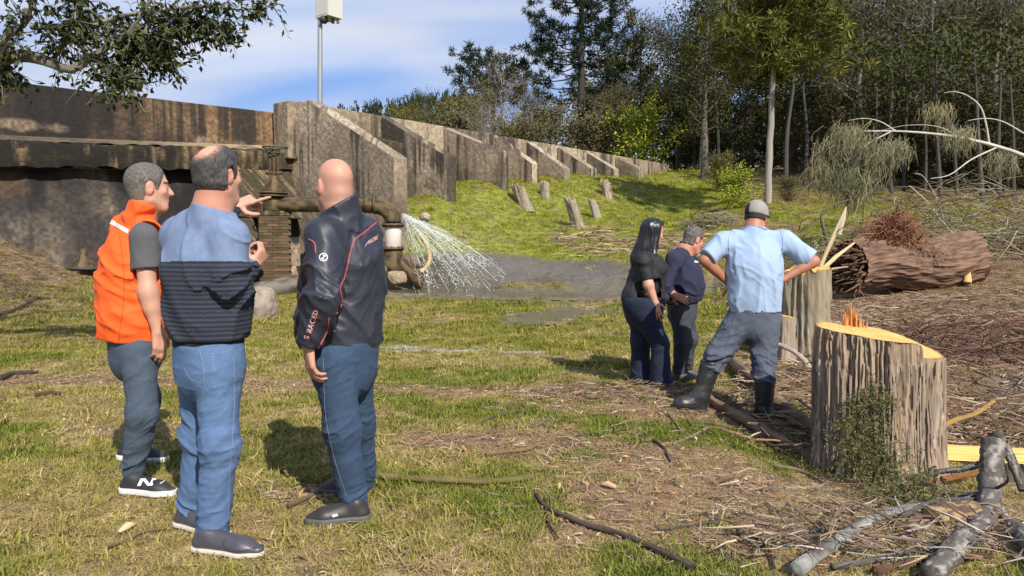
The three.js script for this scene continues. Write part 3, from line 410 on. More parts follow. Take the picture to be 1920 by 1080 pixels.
// smooth union with boxes round each part, so that far parts are cheap
function unionF(list) { return (x, y, z) => { let d = 1e3; for (let i = 0; i < list.length; i++) { const e = list[i], v = e.f(x, y, z); d = e.sub ? smax(d, -v, e.k) : smin(d, v, e.k); } return d; }; }
function meshField(f, lo, hi, cell, col) {
  const nx = Math.ceil((hi.x - lo.x) / cell) + 1, ny = Math.ceil((hi.y - lo.y) / cell) + 1, nz = Math.ceil((hi.z - lo.z) / cell) + 1, S = nx * ny; const G = new Float32Array(S * nz), done = new Uint8Array(S * nz), VI = new Int32Array(S * nz).fill(-1), B = 6;
  G.fill(1); const blocks = [], R = B * cell * 0.87 * 1.7 + 0.012;
  for (let k = 0; k < nz - 1; k += B) for (let j = 0; j < ny - 1; j += B) for (let i = 0; i < nx - 1; i += B) { if (abs(f(lo.x + (i + B / 2) * cell, lo.y + (j + B / 2) * cell, lo.z + (k + B / 2) * cell)) < R) blocks.push([i, j, k]); }
  for (const [i0, j0, k0] of blocks) for (let k = k0; k <= min(k0 + B, nz - 1); k++) for (let j = j0; j <= min(j0 + B, ny - 1); j++) for (let i = i0; i <= min(i0 + B, nx - 1); i++) { const o = k * S + j * nx + i; if (!done[o]) { done[o] = 1; G[o] = f(lo.x + i * cell, lo.y + j * cell, lo.z + k * cell); } }
  const g = new GB(), CO = [0, 1, nx, nx + 1, S, S + 1, S + nx, S + nx + 1], ED = [[0, 1], [2, 3], [4, 5], [6, 7], [0, 2], [1, 3], [4, 6], [5, 7], [0, 4], [1, 5], [2, 6], [3, 7]];
  for (const [i0, j0, k0] of blocks) for (let k = k0; k < min(k0 + B, nz - 1); k++) for (let j = j0; j < min(j0 + B, ny - 1); j++) for (let i = i0; i < min(i0 + B, nx - 1); i++) {
    const o = k * S + j * nx + i; let m = 0; for (let c = 0; c < 8; c++) if (G[o + CO[c]] < 0) m |= 1 << c; if (m === 0 || m === 255) continue;
    let x = 0, y = 0, z = 0, n = 0; for (const [a, b] of ED) { if (((m >> a) & 1) === ((m >> b) & 1)) continue; const va = G[o + CO[a]], vb = G[o + CO[b]], t = va / (va - vb); x += (a & 1) + ((b & 1) - (a & 1)) * t; y += ((a >> 1) & 1) + (((b >> 1) & 1) - ((a >> 1) & 1)) * t; z += (a >> 2) + ((b >> 2) - (a >> 2)) * t; n++; }
    x = lo.x + (i + x / n) * cell; y = lo.y + (j + y / n) * cell; z = lo.z + (k + z / n) * cell; VI[o] = g.v(x, y, z, col ? col(x, y, z) : null, x * 0.8 - z * 0.6, y);
  }
  for (const [i0, j0, k0] of blocks) for (let k = k0; k < min(k0 + B, nz - 1); k++) for (let j = j0; j < min(j0 + B, ny - 1); j++) for (let i = i0; i < min(i0 + B, nx - 1); i++) {
    const o = k * S + j * nx + i, s = G[o] < 0; const face = (d, e1, e2) => { if ((G[o + d] < 0) === s) return; const a = VI[o], b = VI[o - e1], c = VI[o - e1 - e2], e = VI[o - e2]; if (a < 0 || b < 0 || c < 0 || e < 0) return; s ? g.q(a, b, c, e) : g.q(e, c, b, a); };
    if (j > 0 && k > 0) face(1, nx, S); if (k > 0 && i > 0) face(nx, S, 1); if (i > 0 && j > 0) face(S, 1, nx);
  }
  return g.geo();
}
// folds in cloth: ridges that run across a limb, strongest where it bends
const folds = (x, y, z, fx, fy, s) => { const w1 = vn(x * fx * 0.7 + s, y * fy * 0.25, z * fx * 0.7) * 1.6, y2 = y * fy + w1 + 1.2 * vn(x * 2.1, y * 2.1 + s, z * 2.1); const p = 1 - min(1, abs(vn(x * fx + s, y2, z * fx)) * 1.7), q = 1 - min(1, abs(vn(x * fx * 1.8 + y * 3, y2 * 1.7 + s, z * fx * 1.8)) * 1.8); return p * p * 1.0 + q * q * 0.55 - 0.45; };
function headParts(c, yaw, pitch, roll, sc) {   // yaw 0 faces away from the camera; positive turns to the right
  const fwd = V(sin(yaw) * cos(pitch), sin(pitch), -cos(yaw) * cos(pitch)), right = V(cos(yaw), 0, sin(yaw)); const up = V().crossVectors(right, fwd).normalize(); if (roll) { right.applyAxisAngle(fwd, roll); up.applyAxisAngle(fwd, roll); }
  const L = (x, y, z) => c.clone().addScaledVector(right, x * sc).addScaledVector(up, y * sc).addScaledVector(fwd, z * sc), e = (x, y, z, a, b, d) => ellF(L(x, y, z), right, up, fwd, a * sc, b * sc, d * sc), k = (a, b, ra, rb) => capF(L(...a), L(...b), ra * sc, rb * sc);
  const parts = [
    { f: e(0, 0.034, -0.014, 0.077, 0.090, 0.099), k: 0.03 }, { f: e(0, -0.042, 0.022, 0.060, 0.080, 0.074), k: 0.035 }, { f: k([-0.02, -0.103, 0.066], [0.02, -0.103, 0.066], 0.022, 0.022), k: 0.03 },
    { f: k([-0.052, -0.068, 0.0], [-0.02, -0.1, 0.06], 0.022, 0.018), k: 0.025 }, { f: k([0.052, -0.068, 0.0], [0.02, -0.1, 0.06], 0.022, 0.018), k: 0.025 },
    { f: k([-0.034, 0.024, 0.074], [0.034, 0.024, 0.074], 0.014, 0.014), k: 0.02 }, { f: k([-0.045, -0.02, 0.062], [-0.03, -0.035, 0.07], 0.018, 0.014), k: 0.02 }, { f: k([0.045, -0.02, 0.062], [0.03, -0.035, 0.07], 0.018, 0.014), k: 0.02 },
    { f: (() => { const a = e(-0.032, 0.002, 0.092, 0.017, 0.011, 0.014), b = e(0.032, 0.002, 0.092, 0.017, 0.011, 0.014); return (x, y, z) => min(a(x, y, z), b(x, y, z)); })(), k: 0.012, sub: 1 },
    { f: (() => { const a = e(-0.032, 0.002, 0.078, 0.013, 0.012, 0.012), b = e(0.032, 0.002, 0.078, 0.013, 0.012, 0.012); return (x, y, z) => min(a(x, y, z), b(x, y, z)); })(), k: 0.004 },
    { f: k([0, 0.014, 0.088], [0, -0.028, 0.112], 0.0085, 0.0125), k: 0.012 }, { f: k([-0.014, -0.032, 0.096], [0.014, -0.032, 0.096], 0.009, 0.009), k: 0.008 },
    { f: k([-0.022, -0.062, 0.084], [0.022, -0.062, 0.084], 0.0085, 0.0085), k: 0.01 }, { f: k([-0.018, -0.074, 0.083], [0.018, -0.074, 0.083], 0.009, 0.009), k: 0.009 },
    { f: e(-0.081, -0.008, -0.010, 0.010, 0.034, 0.021), k: 0.008 }, { f: e(0.081, -0.008, -0.010, 0.010, 0.034, 0.021), k: 0.008 },
    { f: (() => { const a = e(-0.092, -0.004, -0.008, 0.008, 0.019, 0.010), b = e(0.092, -0.004, -0.008, 0.008, 0.019, 0.010); return (x, y, z) => min(a(x, y, z), b(x, y, z)); })(), k: 0.006, sub: 1 },
  ];
  const local = (x, y, z) => { x -= c.x; y -= c.y; z -= c.z; return [(x * right.x + y * right.y + z * right.z) / sc, (x * up.x + y * up.y + z * up.z) / sc, (x * fwd.x + y * fwd.y + z * fwd.z) / sc]; };
  const all = unionF(parts), hc = L(0, 0, 0), R0 = 0.175 * sc; const one = [{ f: (x, y, z) => { const b = hypot(x - hc.x, y - hc.y, z - hc.z) - R0; return b > 0.06 ? b : all(x, y, z); }, k: 0.04 }];
  return { parts: one, L, local, right, up, fwd, cran: e(0, 0.034, -0.014, 0.077, 0.090, 0.099), back: e(0, -0.03, -0.03, 0.066, 0.075, 0.072), sc };
}
function handParts(w, f, n, side, curl, sc = 1, thumb = 0.5, spread = 0) {   // f: towards the fingers, n: out of the palm, side: +1 thumb on the f x n side
  f = f.clone().normalize(); n = n.clone().addScaledVector(f, -n.dot(f)).normalize(); const t = V().crossVectors(f, n).multiplyScalar(side), P = []; const len = [0.088, 0.093, 0.088, 0.080], off = [0.028, 0.009, -0.010, -0.028], fl = [0.95, 1.06, 1.0, 0.78];
  for (let i = 0; i < 4; i++) {
    const K = w.clone().addScaledVector(f, len[i] * sc).addScaledVector(t, off[i] * sc); P.push({ f: capF(w.clone().addScaledVector(t, off[i] * 0.55 * sc).addScaledVector(f, 0.01 * sc), K, 0.0165 * sc, 0.0115 * sc), k: 0.014 });
    let p = K, ang = 0; const d0 = f.clone().addScaledVector(t, spread * off[i] * 8).normalize();
    [0.046, 0.028, 0.022].forEach((l, j) => { ang += curl[i] * [0.75, 1.0, 0.65][j]; const d = d0.clone().multiplyScalar(cos(ang)).addScaledVector(n, sin(ang)).normalize(), q = p.clone().addScaledVector(d, l * fl[i] * sc); P.push({ f: capF(p, q, (0.0098 - j * 0.0008) * sc, (0.0092 - j * 0.0009) * sc), k: 0.004 }); p = q; });
  }
  let p = w.clone().addScaledVector(f, 0.026 * sc).addScaledVector(t, 0.024 * sc).addScaledVector(n, 0.006 * sc); P.push({ f: capF(w, p, 0.018 * sc, 0.017 * sc), k: 0.014 });
  [[0.042, 0.45, 0.75, 0.45], [0.032, 0.8, 0.45 - thumb * 0.4, 0.3 + thumb * 0.4], [0.025, 0.9, 0.2 - thumb * 0.6, 0.25 + thumb * 0.5]].forEach(([l, a, b, c], j) => { const d = V().addScaledVector(f, a).addScaledVector(t, b).addScaledVector(n, c).normalize(), q = p.clone().addScaledVector(d, l * sc); P.push({ f: capF(p, q, (0.0145 - j * 0.002) * sc, (0.0125 - j * 0.0018) * sc), k: j ? 0.005 : 0.012 }); p = q; });
  const all = unionF(P), hc = w.clone().addScaledVector(f, 0.09 * sc); return [{ f: (x, y, z) => { const b = hypot(x - hc.x, y - hc.y, z - hc.z) - 0.13 * sc; return b > 0.04 ? b : all(x, y, z); }, k: 0.012 }];
}
const SKIN = { light: [0.50, 0.265, 0.185], warm: [0.42, 0.20, 0.135], tan: [0.36, 0.15, 0.088] };
const mSkin = new THREE.MeshPhysicalMaterial({ vertexColors: true, roughness: 0.55, side: THREE.DoubleSide });
const mCloth = (rough = 0.92, o = {}) => new THREE.MeshPhysicalMaterial({ vertexColors: true, roughness: rough, side: THREE.DoubleSide, ...o });
const weave = tex(256, 256, (u, v, i, j) => { const s = 0.5 + 0.3 * sin(i * 2 * PI / 4) * sin(j * 2 * PI / 4) + 0.25 * vn(u * 50, v * 50, 3); return [s, s, s]; }, false); weave.repeat.set(7, 7);
// a figure: J turns bearings (with depth relative to the figure) into its own coordinates
class Figure {
  constructor(label, basePx, basePy, Z, cell) { this.Z = Z; this.base = at(basePx, basePy, Z); this.base.y = H(this.base.x, Z); this.o = thing('person', label, 'person', this.base); this.cell = cell; }
  J(px, py, dz = 0) { return at(px, py, this.Z + dz).sub(this.base); }
  make(name, f, pts, pad, col, m, cell = this.cell, parent = this.o) { const b = new THREE.Box3().setFromPoints(pts).expandByScalar(pad); const g = meshField(f, b.min, b.max, cell, col); return mesh(name, g, m, parent); }
  // first hit of a bearing on a field, and the outward direction there
  hit(f, px, py) { const o = V(0, EYE, 0).sub(this.base), d = at(px, py, 1).sub(V(0, EYE, 0)).normalize(); let t = this.Z - 1.2; for (let i = 0; i < 400; i++) { const p = o.clone().addScaledVector(d, t), v = f(p.x, p.y, p.z); if (v < 0.0005) { const e = 0.004, n = V(f(p.x + e, p.y, p.z) - f(p.x - e, p.y, p.z), f(p.x, p.y + e, p.z) - f(p.x, p.y - e, p.z), f(p.x, p.y, p.z + e) - f(p.x, p.y, p.z - e)).normalize(); return { p, n }; } t += max(v * 0.5, 0.0008); if (t > this.Z + 1.2) break; } return null; }
  line(name, f, pxs, r, m, parent, n = 40) { const c = new THREE.CatmullRomCurve3(pxs.map(([x, y]) => V(x, y, 0))), pts = []; for (const q of c.getPoints(n)) { const h = this.hit(f, q.x, q.y); if (h) pts.push(h.p.addScaledVector(h.n, r * 0.35)); } if (pts.length > 2) return mesh(name, new GB().sweep(pts, pts.map(() => r), 6).geo(), m, parent ?? this.o); }
  patch(name, f, c, m, parent, lift = 0.004, nu = 16, nv = 6) { const g = new GB(), id = []; for (let i = 0; i <= nu; i++) for (let j = 0; j <= nv; j++) { const u = i / nu, v = j / nv, x = lerp(lerp(c[0][0], c[1][0], u), lerp(c[3][0], c[2][0], u), v), y = lerp(lerp(c[0][1], c[1][1], u), lerp(c[3][1], c[2][1], u), v), h = this.hit(f, x, y); id.push(h ? g.v(...h.p.addScaledVector(h.n, lift).toArray(), null, u, v) : -1); } for (let i = 0; i < nu; i++) for (let j = 0; j < nv; j++) { const a = id[i * (nv + 1) + j], b = id[(i + 1) * (nv + 1) + j], d = id[(i + 1) * (nv + 1) + j + 1], e = id[i * (nv + 1) + j + 1]; if (min(a, b, d, e) >= 0) g.q(a, b, d, e); } return mesh(name, g.geo(), m, parent ?? this.o); }
  // flat shapes (letters, emblems) laid on the cloth; coordinates are bearings
  decal(name, f, geom, map, m, parent, lift = 0.003) { const g = geom.index ? geom.toNonIndexed() : geom.clone(), p = g.attributes.position; let ok = true; for (let i = 0; i < p.count; i++) { const [x, y] = map(p.getX(i), p.getY(i)), h = this.hit(f, x, y); if (!h) { ok = false; break; } h.p.addScaledVector(h.n, lift + 0.0008 * (p.getZ(i) > 0 ? 1 : 0)); p.setXYZ(i, h.p.x, h.p.y, h.p.z); } if (!ok) return; g.computeVertexNormals(); return mesh(name, g, m, parent ?? this.o); }
  shoe(heel, toe, opt) {   // heel and toe: ground points
    const d = toe.clone().sub(heel).setY(0), L = d.length(); d.normalize(); const s = V(-d.z, 0, d.x), w = opt.w ?? 0.046, h = opt.h ?? 0.085, y0 = heel.y; const P = (t, y, q = 0) => heel.clone().addScaledVector(d, t * L).addScaledVector(s, q).setY(y0 + y);
    const up = [{ f: capF(P(0.13, 0.042), P(0.2, h), w * 0.80, w * 0.78), k: 0.02 }, { f: capF(P(0.14, 0.034), P(0.70, 0.034), w * 0.80, w * 0.98, V(0, 1, 0), 0.82), k: 0.025 }, { f: capF(P(0.7, 0.03, 0), P(0.89, 0.026, 0), w * 0.96, w * 0.66, V(0, 1, 0), 0.68), k: 0.025 }, { f: capF(P(0.22, h * 0.9), P(0.66, 0.040), w * 0.70, w * 0.60), k: 0.03 }];
    const u = unionF(up), foot = (x, y, z) => smax(u(x, y, z), y0 + 0.012 - y, 0.004), top = y0 + (opt.cut ?? 0.115), fshoe = (x, y, z) => smax(foot(x, y, z), y - top, 0.006), so = opt.sole ?? 0.028;
    const plan = (x, y, z) => u(x, y0 + 0.036, z); const solef = (x, y, z) => smax(smax(plan(x, y, z) - 0.006, y - (y0 + so) - 0.006 * (opt.rock ?? 0), 0.006), y0 + 0.0 - y, 0.005);
    const pts = [P(0, 0), P(1, 0), P(0, 0.15), P(0.5, 0, 0.06), P(0.5, 0, -0.06)]; const sh = this.make('shoe', fshoe, pts, 0.05, (x, y, z) => opt.col(x, y - y0, z, (x - heel.x) * d.x + (z - heel.z) * d.z), opt.m ?? mCloth(opt.rough ?? 0.6), 0.0068); this.make('sole', solef, pts, 0.05, () => opt.soleCol, mCloth(0.7), 0.0068, sh); return { sh, f: fshoe, P, d, s };
  }
}
// trousers: pelvis and two legs [hip, knee, ankle], radii, hem cut across the shin
function trousers(fig, o) {
  const legF = o.legs.map(([hip, knee, ank, r], li) => { const up = capF(hip, knee, r[0], r[1]), lo = capF(knee, ank, r[1], r[2]), hem = ank.clone().sub(knee).normalize(), seed = li * 7.7 + (o.seed ?? 0), end = hem.dot(ank); return (x, y, z) => { let d = smin(up(x, y, z), lo(x, y, z), 0.05); if (d < 0.06) { const kn = exp(-(((y - knee.y) / 0.10) ** 2)), an = exp(-(((y - ank.y - 0.04) / 0.10) ** 2)), hp = exp(-(((y - hip.y + 0.06) / 0.09) ** 2)); const sl = 0.7 * (x - hip.x) * (li ? 1 : -1); d -= 0.007 * folds(x, y * 0.8 + sl, z, 5, 6, seed + 4) + ((0.009 * kn + 0.014 * an + 0.008 * hp) * folds(x, y + sl * 0.6, z, 6, 17, seed) + 0.003 * folds(x, y + sl, z, 15, 24, seed)) * (o.wr ?? 1); } return smax(d, hem.x * x + hem.y * y + hem.z * z - end, 0.008); }; });
  const pel = unionF(o.pelvis), cut = o.top; const f = (x, y, z) => { let d = smin(legF[0](x, y, z), legF[1](x, y, z), 0.012); const p = pel(x, y, z); d = smin(d, p - 0.004 * folds(x, y, z, 7, 12, 3), 0.035); return smax(d, y - cut, 0.006); };
  const c = o.col; const colf = (x, y, z) => { const n = fbm(x * 14, y * 9, z * 14, 3) * 0.18 + vn(x * 160, y * 160, z * 160) * 0.12; const k = 1 + n * (o.mottle ?? 1); return [c[0] * k, c[1] * k, c[2] * k]; };
  const pts = [...o.legs.flat().filter((p) => p.isVector3), ...(o.bounds ?? [])]; const m = fig.make('trousers', f, pts, 0.17, colf, mCloth(0.9, { bumpMap: weave, bumpScale: 0.0012 }), fig.cell * 0.95); return { m, f };
}
// ---------- the six people ----------
const font = await new FontLoader().loadAsync('fonts/droid/droid_sans_bold.typeface.json');
const textG = (s, size) => new TextGeometry(s, { font, size, depth: 0.001, curveSegments: 3 });
const shade = (c, x, y, z, a = 0.12, fq = 18) => { const k = 1 + a * fbm(x * fq, y * fq, z * fq, 3); return [c[0] * k, c[1] * k, c[2] * k]; };
// the skin of a figure: head, neck, trunk, arms and hands as one mesh
function skin(fig, hd, base, extra, pts, colfn) { const f = unionF([...hd.parts, ...extra]); const o = fig.make('body', f, pts, 0.14, (x, y, z) => { let c = shade(base, x, y, z, 0.10, 30); const [a, b, d] = hd.local(x, y, z); if (abs(a) < 0.13 && abs(b) < 0.17 && abs(d) < 0.15) { if (d > 0.075 && abs(b + 0.068) < 0.012 && abs(a) < 0.026) c = mix3(c, [0.36, 0.12, 0.10], 0.7); if (d > 0.07 && abs(b - 0.002) < 0.0055 && abs(abs(a) - 0.032) < 0.011) c = abs(abs(a) - 0.031) < 0.007 ? [0.03, 0.02, 0.015] : [0.30, 0.24, 0.21]; if (d > 0.06 && abs(b - 0.027) < 0.006 && abs(abs(a) - 0.034) < 0.02) c = [0.05, 0.035, 0.025]; if (abs(a) > 0.078) c = mix3(c, [0.55, 0.20, 0.15], 0.5); } return colfn ? colfn(c, x, y, z, a, b, d) : c; }, mSkin); return { o, f }; }
const garment = (parts, fold) => { const u = unionF(parts); return (x, y, z) => { const d = u(x, y, z); return d < 0.06 ? d - fold(x, y, z) : d; }; };

{ // --- orange vest ---
  const P = new Figure('man in an orange vest over a grey T-shirt, blue jeans and black sneakers', 262, 925, 4.0, 0.007), J = (a, b, c) => P.J(a, b, c);
  const ang = 0.62, fw = V(sin(ang), 0, -cos(ang)), rt = V(cos(ang), 0, sin(ang));
  const hd = headParts(J(279, 352, 0), 0.95, -0.02, 0, 1.02); const neck = J(266, 402, 0.02);
  const shR = J(270, 446, -0.10), elR = J(277, 545, -0.13), wrR = J(296, 622, -0.12), shL = J(208, 440, 0.12);
  const arm = [{ f: capF(hd.L(0, -0.05, -0.025), neck, 0.062, 0.070), k: 0.04 }, { f: capF(neck, J(240, 560, 0.05), 0.07, 0.09), k: 0.05 }, { f: capF(neck, shR, 0.035, 0.04), k: 0.03 }, { f: capF(shR, elR, 0.052, 0.044), k: 0.03 }, { f: capF(elR, wrR, 0.046, 0.028), k: 0.03 }, { f: capF(elR.clone().lerp(wrR, .12), elR.clone().lerp(wrR, .4), 0.040, 0.038), k: 0.03 },
    ...handParts(wrR, V(0.10, -1, 0), V(-0.75, 0, -0.6), 1, [0.45, 0.5, 0.55, 0.6], 1.0, 0.4)];
  const sk = skin(P, hd, SKIN.light, arm, [hd.L(0, 0.1, 0), neck, shR, shL, elR, wrR, J(240, 560), J(305, 675, -0.12)]);
  const hair = (x, y, z) => { const [a, b, d] = hd.local(x, y, z); const ear = 0.026 - hypot((abs(a) - 0.085) * 1.1, (b + 0.010) * 0.62, d + 0.006); const line = d > 0.03 ? -0.03 + (d - 0.03) * 2.6 : d > -0.03 ? -0.02 : -0.075; return smax(sk.f(x, y, z) - (0.007 + 0.002 * vn(x * 160, y * 160, z * 160)) * (0.12 + 0.88 * sstep(0, 0.05, b - line)), max((line - b) * hd.sc * 0.8, ear), 0.01); };
  P.make('hair', hair, [hd.L(0, 0, 0)], 0.19, (x, y, z) => { const [a, b] = hd.local(x, y, z), n = vn(x * 200, y * 120, z * 200), g = sstep(0.11, 0.02, b); const c = mix3([0.055, 0.048, 0.042], [0.17, 0.155, 0.14], clamp(0.4 + 0.45 * n)); return mix3(c, [0.24, 0.165, 0.13], 0.55 * sstep(0.02, -0.07, b)); }, mCloth(0.8), 0.005);
  // T-shirt sleeve
  const slv = capF(shR, shR.clone().lerp(elR, 0.56), 0.076, 0.070), sd = elR.clone().sub(shR).normalize(), se = sd.dot(shR.clone().lerp(elR, 0.60)); const slf = (x, y, z) => smax(slv(x, y, z) - 0.006 * folds(x, y, z, 7, 14, 2), sd.x * x + sd.y * y + sd.z * z - se, 0.006);
  P.make('sleeve', slf, [shR, elR], 0.12, (x, y, z) => shade([0.085, 0.085, 0.09], x, y, z), mCloth(0.95, { bumpMap: weave, bumpScale: 0.001 })).userData.label = 'grey T-shirt sleeve';
  const T = [[J(247, 474, 0.02), 0.168, 0.118], [J(247, 500, 0.02), 0.182, 0.135], [J(247, 540, 0.02), 0.185, 0.15], [J(249, 600, 0.02), 0.180, 0.155], [J(250, 650, 0.02), 0.183, 0.155]];
  const parts = []; for (let i = 0; i < T.length - 1; i++) parts.push({ f: capF(T[i][0], T[i + 1][0], T[i][1], T[i + 1][1], fw, (T[i][2] + T[i + 1][2]) / (T[i][1] + T[i + 1][1])), k: 0.05 });
  parts.push({ f: capF(J(263, 412, 0.02), J(235, 425, 0.08), 0.066, 0.07), k: 0.05 }, { f: capF(J(263, 412, 0.02), J(282, 432, -0.06), 0.066, 0.06), k: 0.04 }, { f: capF(neck.clone().add(V(-.012, -0.01, 0)), hd.L(0, -0.088, -0.022), 0.076, 0.077), k: 0.02 });
  const hole = capF(shR.clone().addScaledVector(rt, 0.02), shR.clone().add(V(0.03, -0.2, 0.02)), 0.087, 0.072), hem = J(250, 636).y, coll = hd.L(0, -0.086, 0).y;
  const vg = garment(parts, (x, y, z) => 0.014 * folds(x, y + 0.4 * x, z, 3.2, 5.5, 4) + 0.006 * folds(x, y, z, 8, 9, 8)); const vf = (x, y, z) => smax(smax(smax(vg(x, y, z), -hole(x, y, z), 0.012), hem + 0.008 * vn(x * 7, 0, z * 7) - y, 0.008), y - coll + 0.35 * ((x - hd.L(0, 0, 0).x) - 0.02), 0.006);
  const vest = P.make('vest', vf, [T[0][0], T[4][0], shR, shL, coll ? hd.L(0, -0.05, 0) : 0], 0.22, (x, y, z) => shade([0.80, 0.105, 0.010], x, y, z, 0.06, 12), mCloth(0.8));
  const refl = mat(0.50, 0.47, 0.43, 0.35); P.patch('reflective_strip', vf, [[208, 411], [243, 432], [240, 439], [205, 419]], refl, vest); P.patch('reflective_strip', vf, [[287, 454], [304, 440], [305, 449], [289, 463]], refl, vest);
  P.line('seam', vf, [[222, 640], [232, 560], [231, 500], [224, 440]], 0.0022, mat(0.55, 0.06, 0.006), vest);
  const hipN = J(262, 655, -0.06), hipF = J(246, 652, 0.10), kn = J(266, 775, -0.10), kf = J(274, 748, 0.30), an = J(250, 888, -0.02), af = J(262, 838, 0.58);
  trousers(P, { legs: [[hipN, kn, an, [0.093, 0.074, 0.060]], [hipF, kf, af, [0.09, 0.072, 0.058]]], pelvis: [{ f: capF(J(254, 640, 0.02), J(254, 668, 0.02), 0.155, 0.15, fw, 0.85), k: 0.04 }], top: J(254, 628).y, col: [0.052, 0.075, 0.108], bounds: [J(254, 630)], seed: 2 });
  const sneaker = (x, y, z, t) => y < 0.04 && t > 0.03 ? [0.03, 0.03, 0.032] : [0.022, 0.022, 0.025]; const gy = (p) => { p.y = H(p.x + P.base.x, -(p.z + P.base.z)) - P.base.y + 0.012; return p; };
  const s1 = P.shoe(gy(J(228, 922, -0.03)), gy(J(331, 922, -0.10)), { col: sneaker, soleCol: [0.62, 0.60, 0.56], sole: 0.034, w: 0.047 }); P.shoe(gy(J(222, 860, 0.60)), gy(J(316, 856, 0.52)), { col: sneaker, soleCol: [0.62, 0.60, 0.56], sole: 0.034, w: 0.047 });
  const nG = textG('N', 1); nG.computeBoundingBox(); const bb = nG.boundingBox, sx = 28 / (bb.max.x - bb.min.x), sy = 13 / (bb.max.y - bb.min.y); P.decal('letter', s1.f, nG, (x, y) => [258 + (x - bb.min.x) * sx + (y - bb.min.y) * 6, 911 - (y - bb.min.y) * sy], mat(0.7, 0.7, 0.7), s1.sh);
  P.line('lace', s1.f, [[285, 894], [293, 899]], 0.003, mat(0.6, 0.6, 0.6), s1.sh, 6); P.line('lace', s1.f, [[300, 907], [308, 902]], 0.003, mat(0.6, 0.6, 0.6), s1.sh, 6);
}
{ // --- two-tone sweater, pointing ---
  const P = new Figure('man in a blue and navy striped sweater and light jeans, pointing at the pipe', 395, 1030, 3.28, 0.0064), J = (a, b, c) => P.J(a, b, c);
  const ang = 0.55, fw = V(sin(ang), 0, -cos(ang)), rt = V(cos(ang), 0, sin(ang));
  const hd = headParts(J(410, 328, 0), 0.5, -0.05, 0, 0.99); const neck = J(398, 392, 0.0);
  const shR = J(434, 444, -0.06), elR = J(431, 538, -0.10), wrR = J(478, 500, 0.12), shL = J(337, 443, 0.12), elL = J(392, 436, 0.38), wrL = J(440, 386, 0.55);
  const arm = [{ f: capF(hd.L(0, -0.05, -0.03), neck, 0.066, 0.074), k: 0.04 }, { f: capF(neck, J(390, 560, 0.05), 0.07, 0.09), k: 0.05 }, { f: capF(neck, shR, 0.035, 0.04), k: 0.03 }, { f: capF(shR, elR, 0.045, 0.04), k: 0.03 }, { f: capF(elR, wrR, 0.04, 0.028), k: 0.03 }, { f: capF(neck, shL, 0.035, 0.04), k: 0.03 }, { f: capF(shL, elL, 0.045, 0.04), k: 0.03 }, { f: capF(elL, wrL, 0.04, 0.027), k: 0.03 },
    ...handParts(J(470, 503, 0.12), V(0.55, 0.75, -0.3), V(-0.7, 0.45, -0.5), 1, [1.25, 1.3, 1.35, 1.4], 1.0, 0.6), ...handParts(wrL, V(0.9, 0.36, -0.12), V(0.12, -0.6, -0.6), -1, [0.05, 1.35, 1.45, 1.5], 1.02, 0.15)];
  const sk = skin(P, hd, SKIN.light, arm, [hd.L(0, 0.1, 0), neck, shR, shL, elR, wrR, wrL, elL, J(390, 560), J(500, 470, 0.12), J(490, 350, 0.55)], (c, x, y, z, a, b, d) => b < -0.06 && d < 0 && abs(a) < 0.12 ? mix3(c, [0.52, 0.20, 0.13], 0.45) : c);
  const spot = hd.L(0.0, 0.125, -0.052); const hair = (x, y, z) => { const [a, b, d] = hd.local(x, y, z); const ear = 0.026 - hypot((abs(a) - 0.085) * 1.1, (b + 0.010) * 0.62, d + 0.006); const line = d > 0.035 ? 0.0 + (d - 0.03) * 2.2 : d > -0.025 ? -0.025 : -0.082; const bs = hypot(a / 0.052, (d + 0.075) / 0.058, (b - 0.105) / 0.055); const th = 0.012 * sstep(0.7, 1.7, bs) - 0.005 * (1 - sstep(0.55, 0.95, bs + 0.12 * vn(x * 90, y * 90, z * 90))); return smax(sk.f(x, y, z) - (th + 0.003 * vn(x * 120, y * 70, z * 120)) * (0.12 + 0.88 * sstep(0, 0.04, b - line)), max((line - b) * hd.sc * 0.8, ear), 0.012); };
  P.make('hair', hair, [hd.L(0, 0, 0)], 0.19, (x, y, z) => { const n = vn(x * 170, y * 70, z * 170), [a, b, d] = hd.local(x, y, z), bs = hypot(a / 0.052, (d + 0.075) / 0.058, (b - 0.105) / 0.055); return mix3([0.42, 0.21, 0.15], mix3([0.022, 0.020, 0.020], [0.070, 0.064, 0.060], clamp(0.35 + 0.6 * n)), sstep(0.7, 1.5, bs + 0.25 * n)); }, mCloth(0.7), 0.005);
  const T = [[J(384, 474, 0.03), 0.172, 0.12], [J(384, 496, 0.04), 0.188, 0.138], [J(386, 530, 0.04), 0.195, 0.15], [J(390, 590, 0.04), 0.188, 0.155], [J(391, 650, 0.04), 0.18, 0.15]];
  const parts = []; for (let i = 0; i < T.length - 1; i++) parts.push({ f: capF(T[i][0], T[i + 1][0], T[i][1], T[i + 1][1], fw, (T[i][2] + T[i + 1][2]) / (T[i][1] + T[i + 1][1])), k: 0.05 });
  parts.push({ f: capF(neck.clone().add(V(0, -0.03, 0)), shL, 0.060, 0.070), k: 0.06 }, { f: capF(neck.clone().add(V(0, -0.03, 0)), shR, 0.060, 0.070), k: 0.06 }, { f: capF(neck.clone().add(V(0, -0.05, 0)), neck.clone().add(V(0.004, 0.03, 0)), 0.088, 0.080), k: 0.03 }, { f: capF(shR, elR, 0.078, 0.066), k: 0.03 }, { f: capF(elR, wrR.clone().lerp(elR, 0.12), 0.066, 0.046), k: 0.03 }, { f: capF(shL, elL, 0.078, 0.062), k: 0.03 }, { f: capF(elL, wrL.clone().lerp(elL, 0.06), 0.062, 0.040), k: 0.03 });
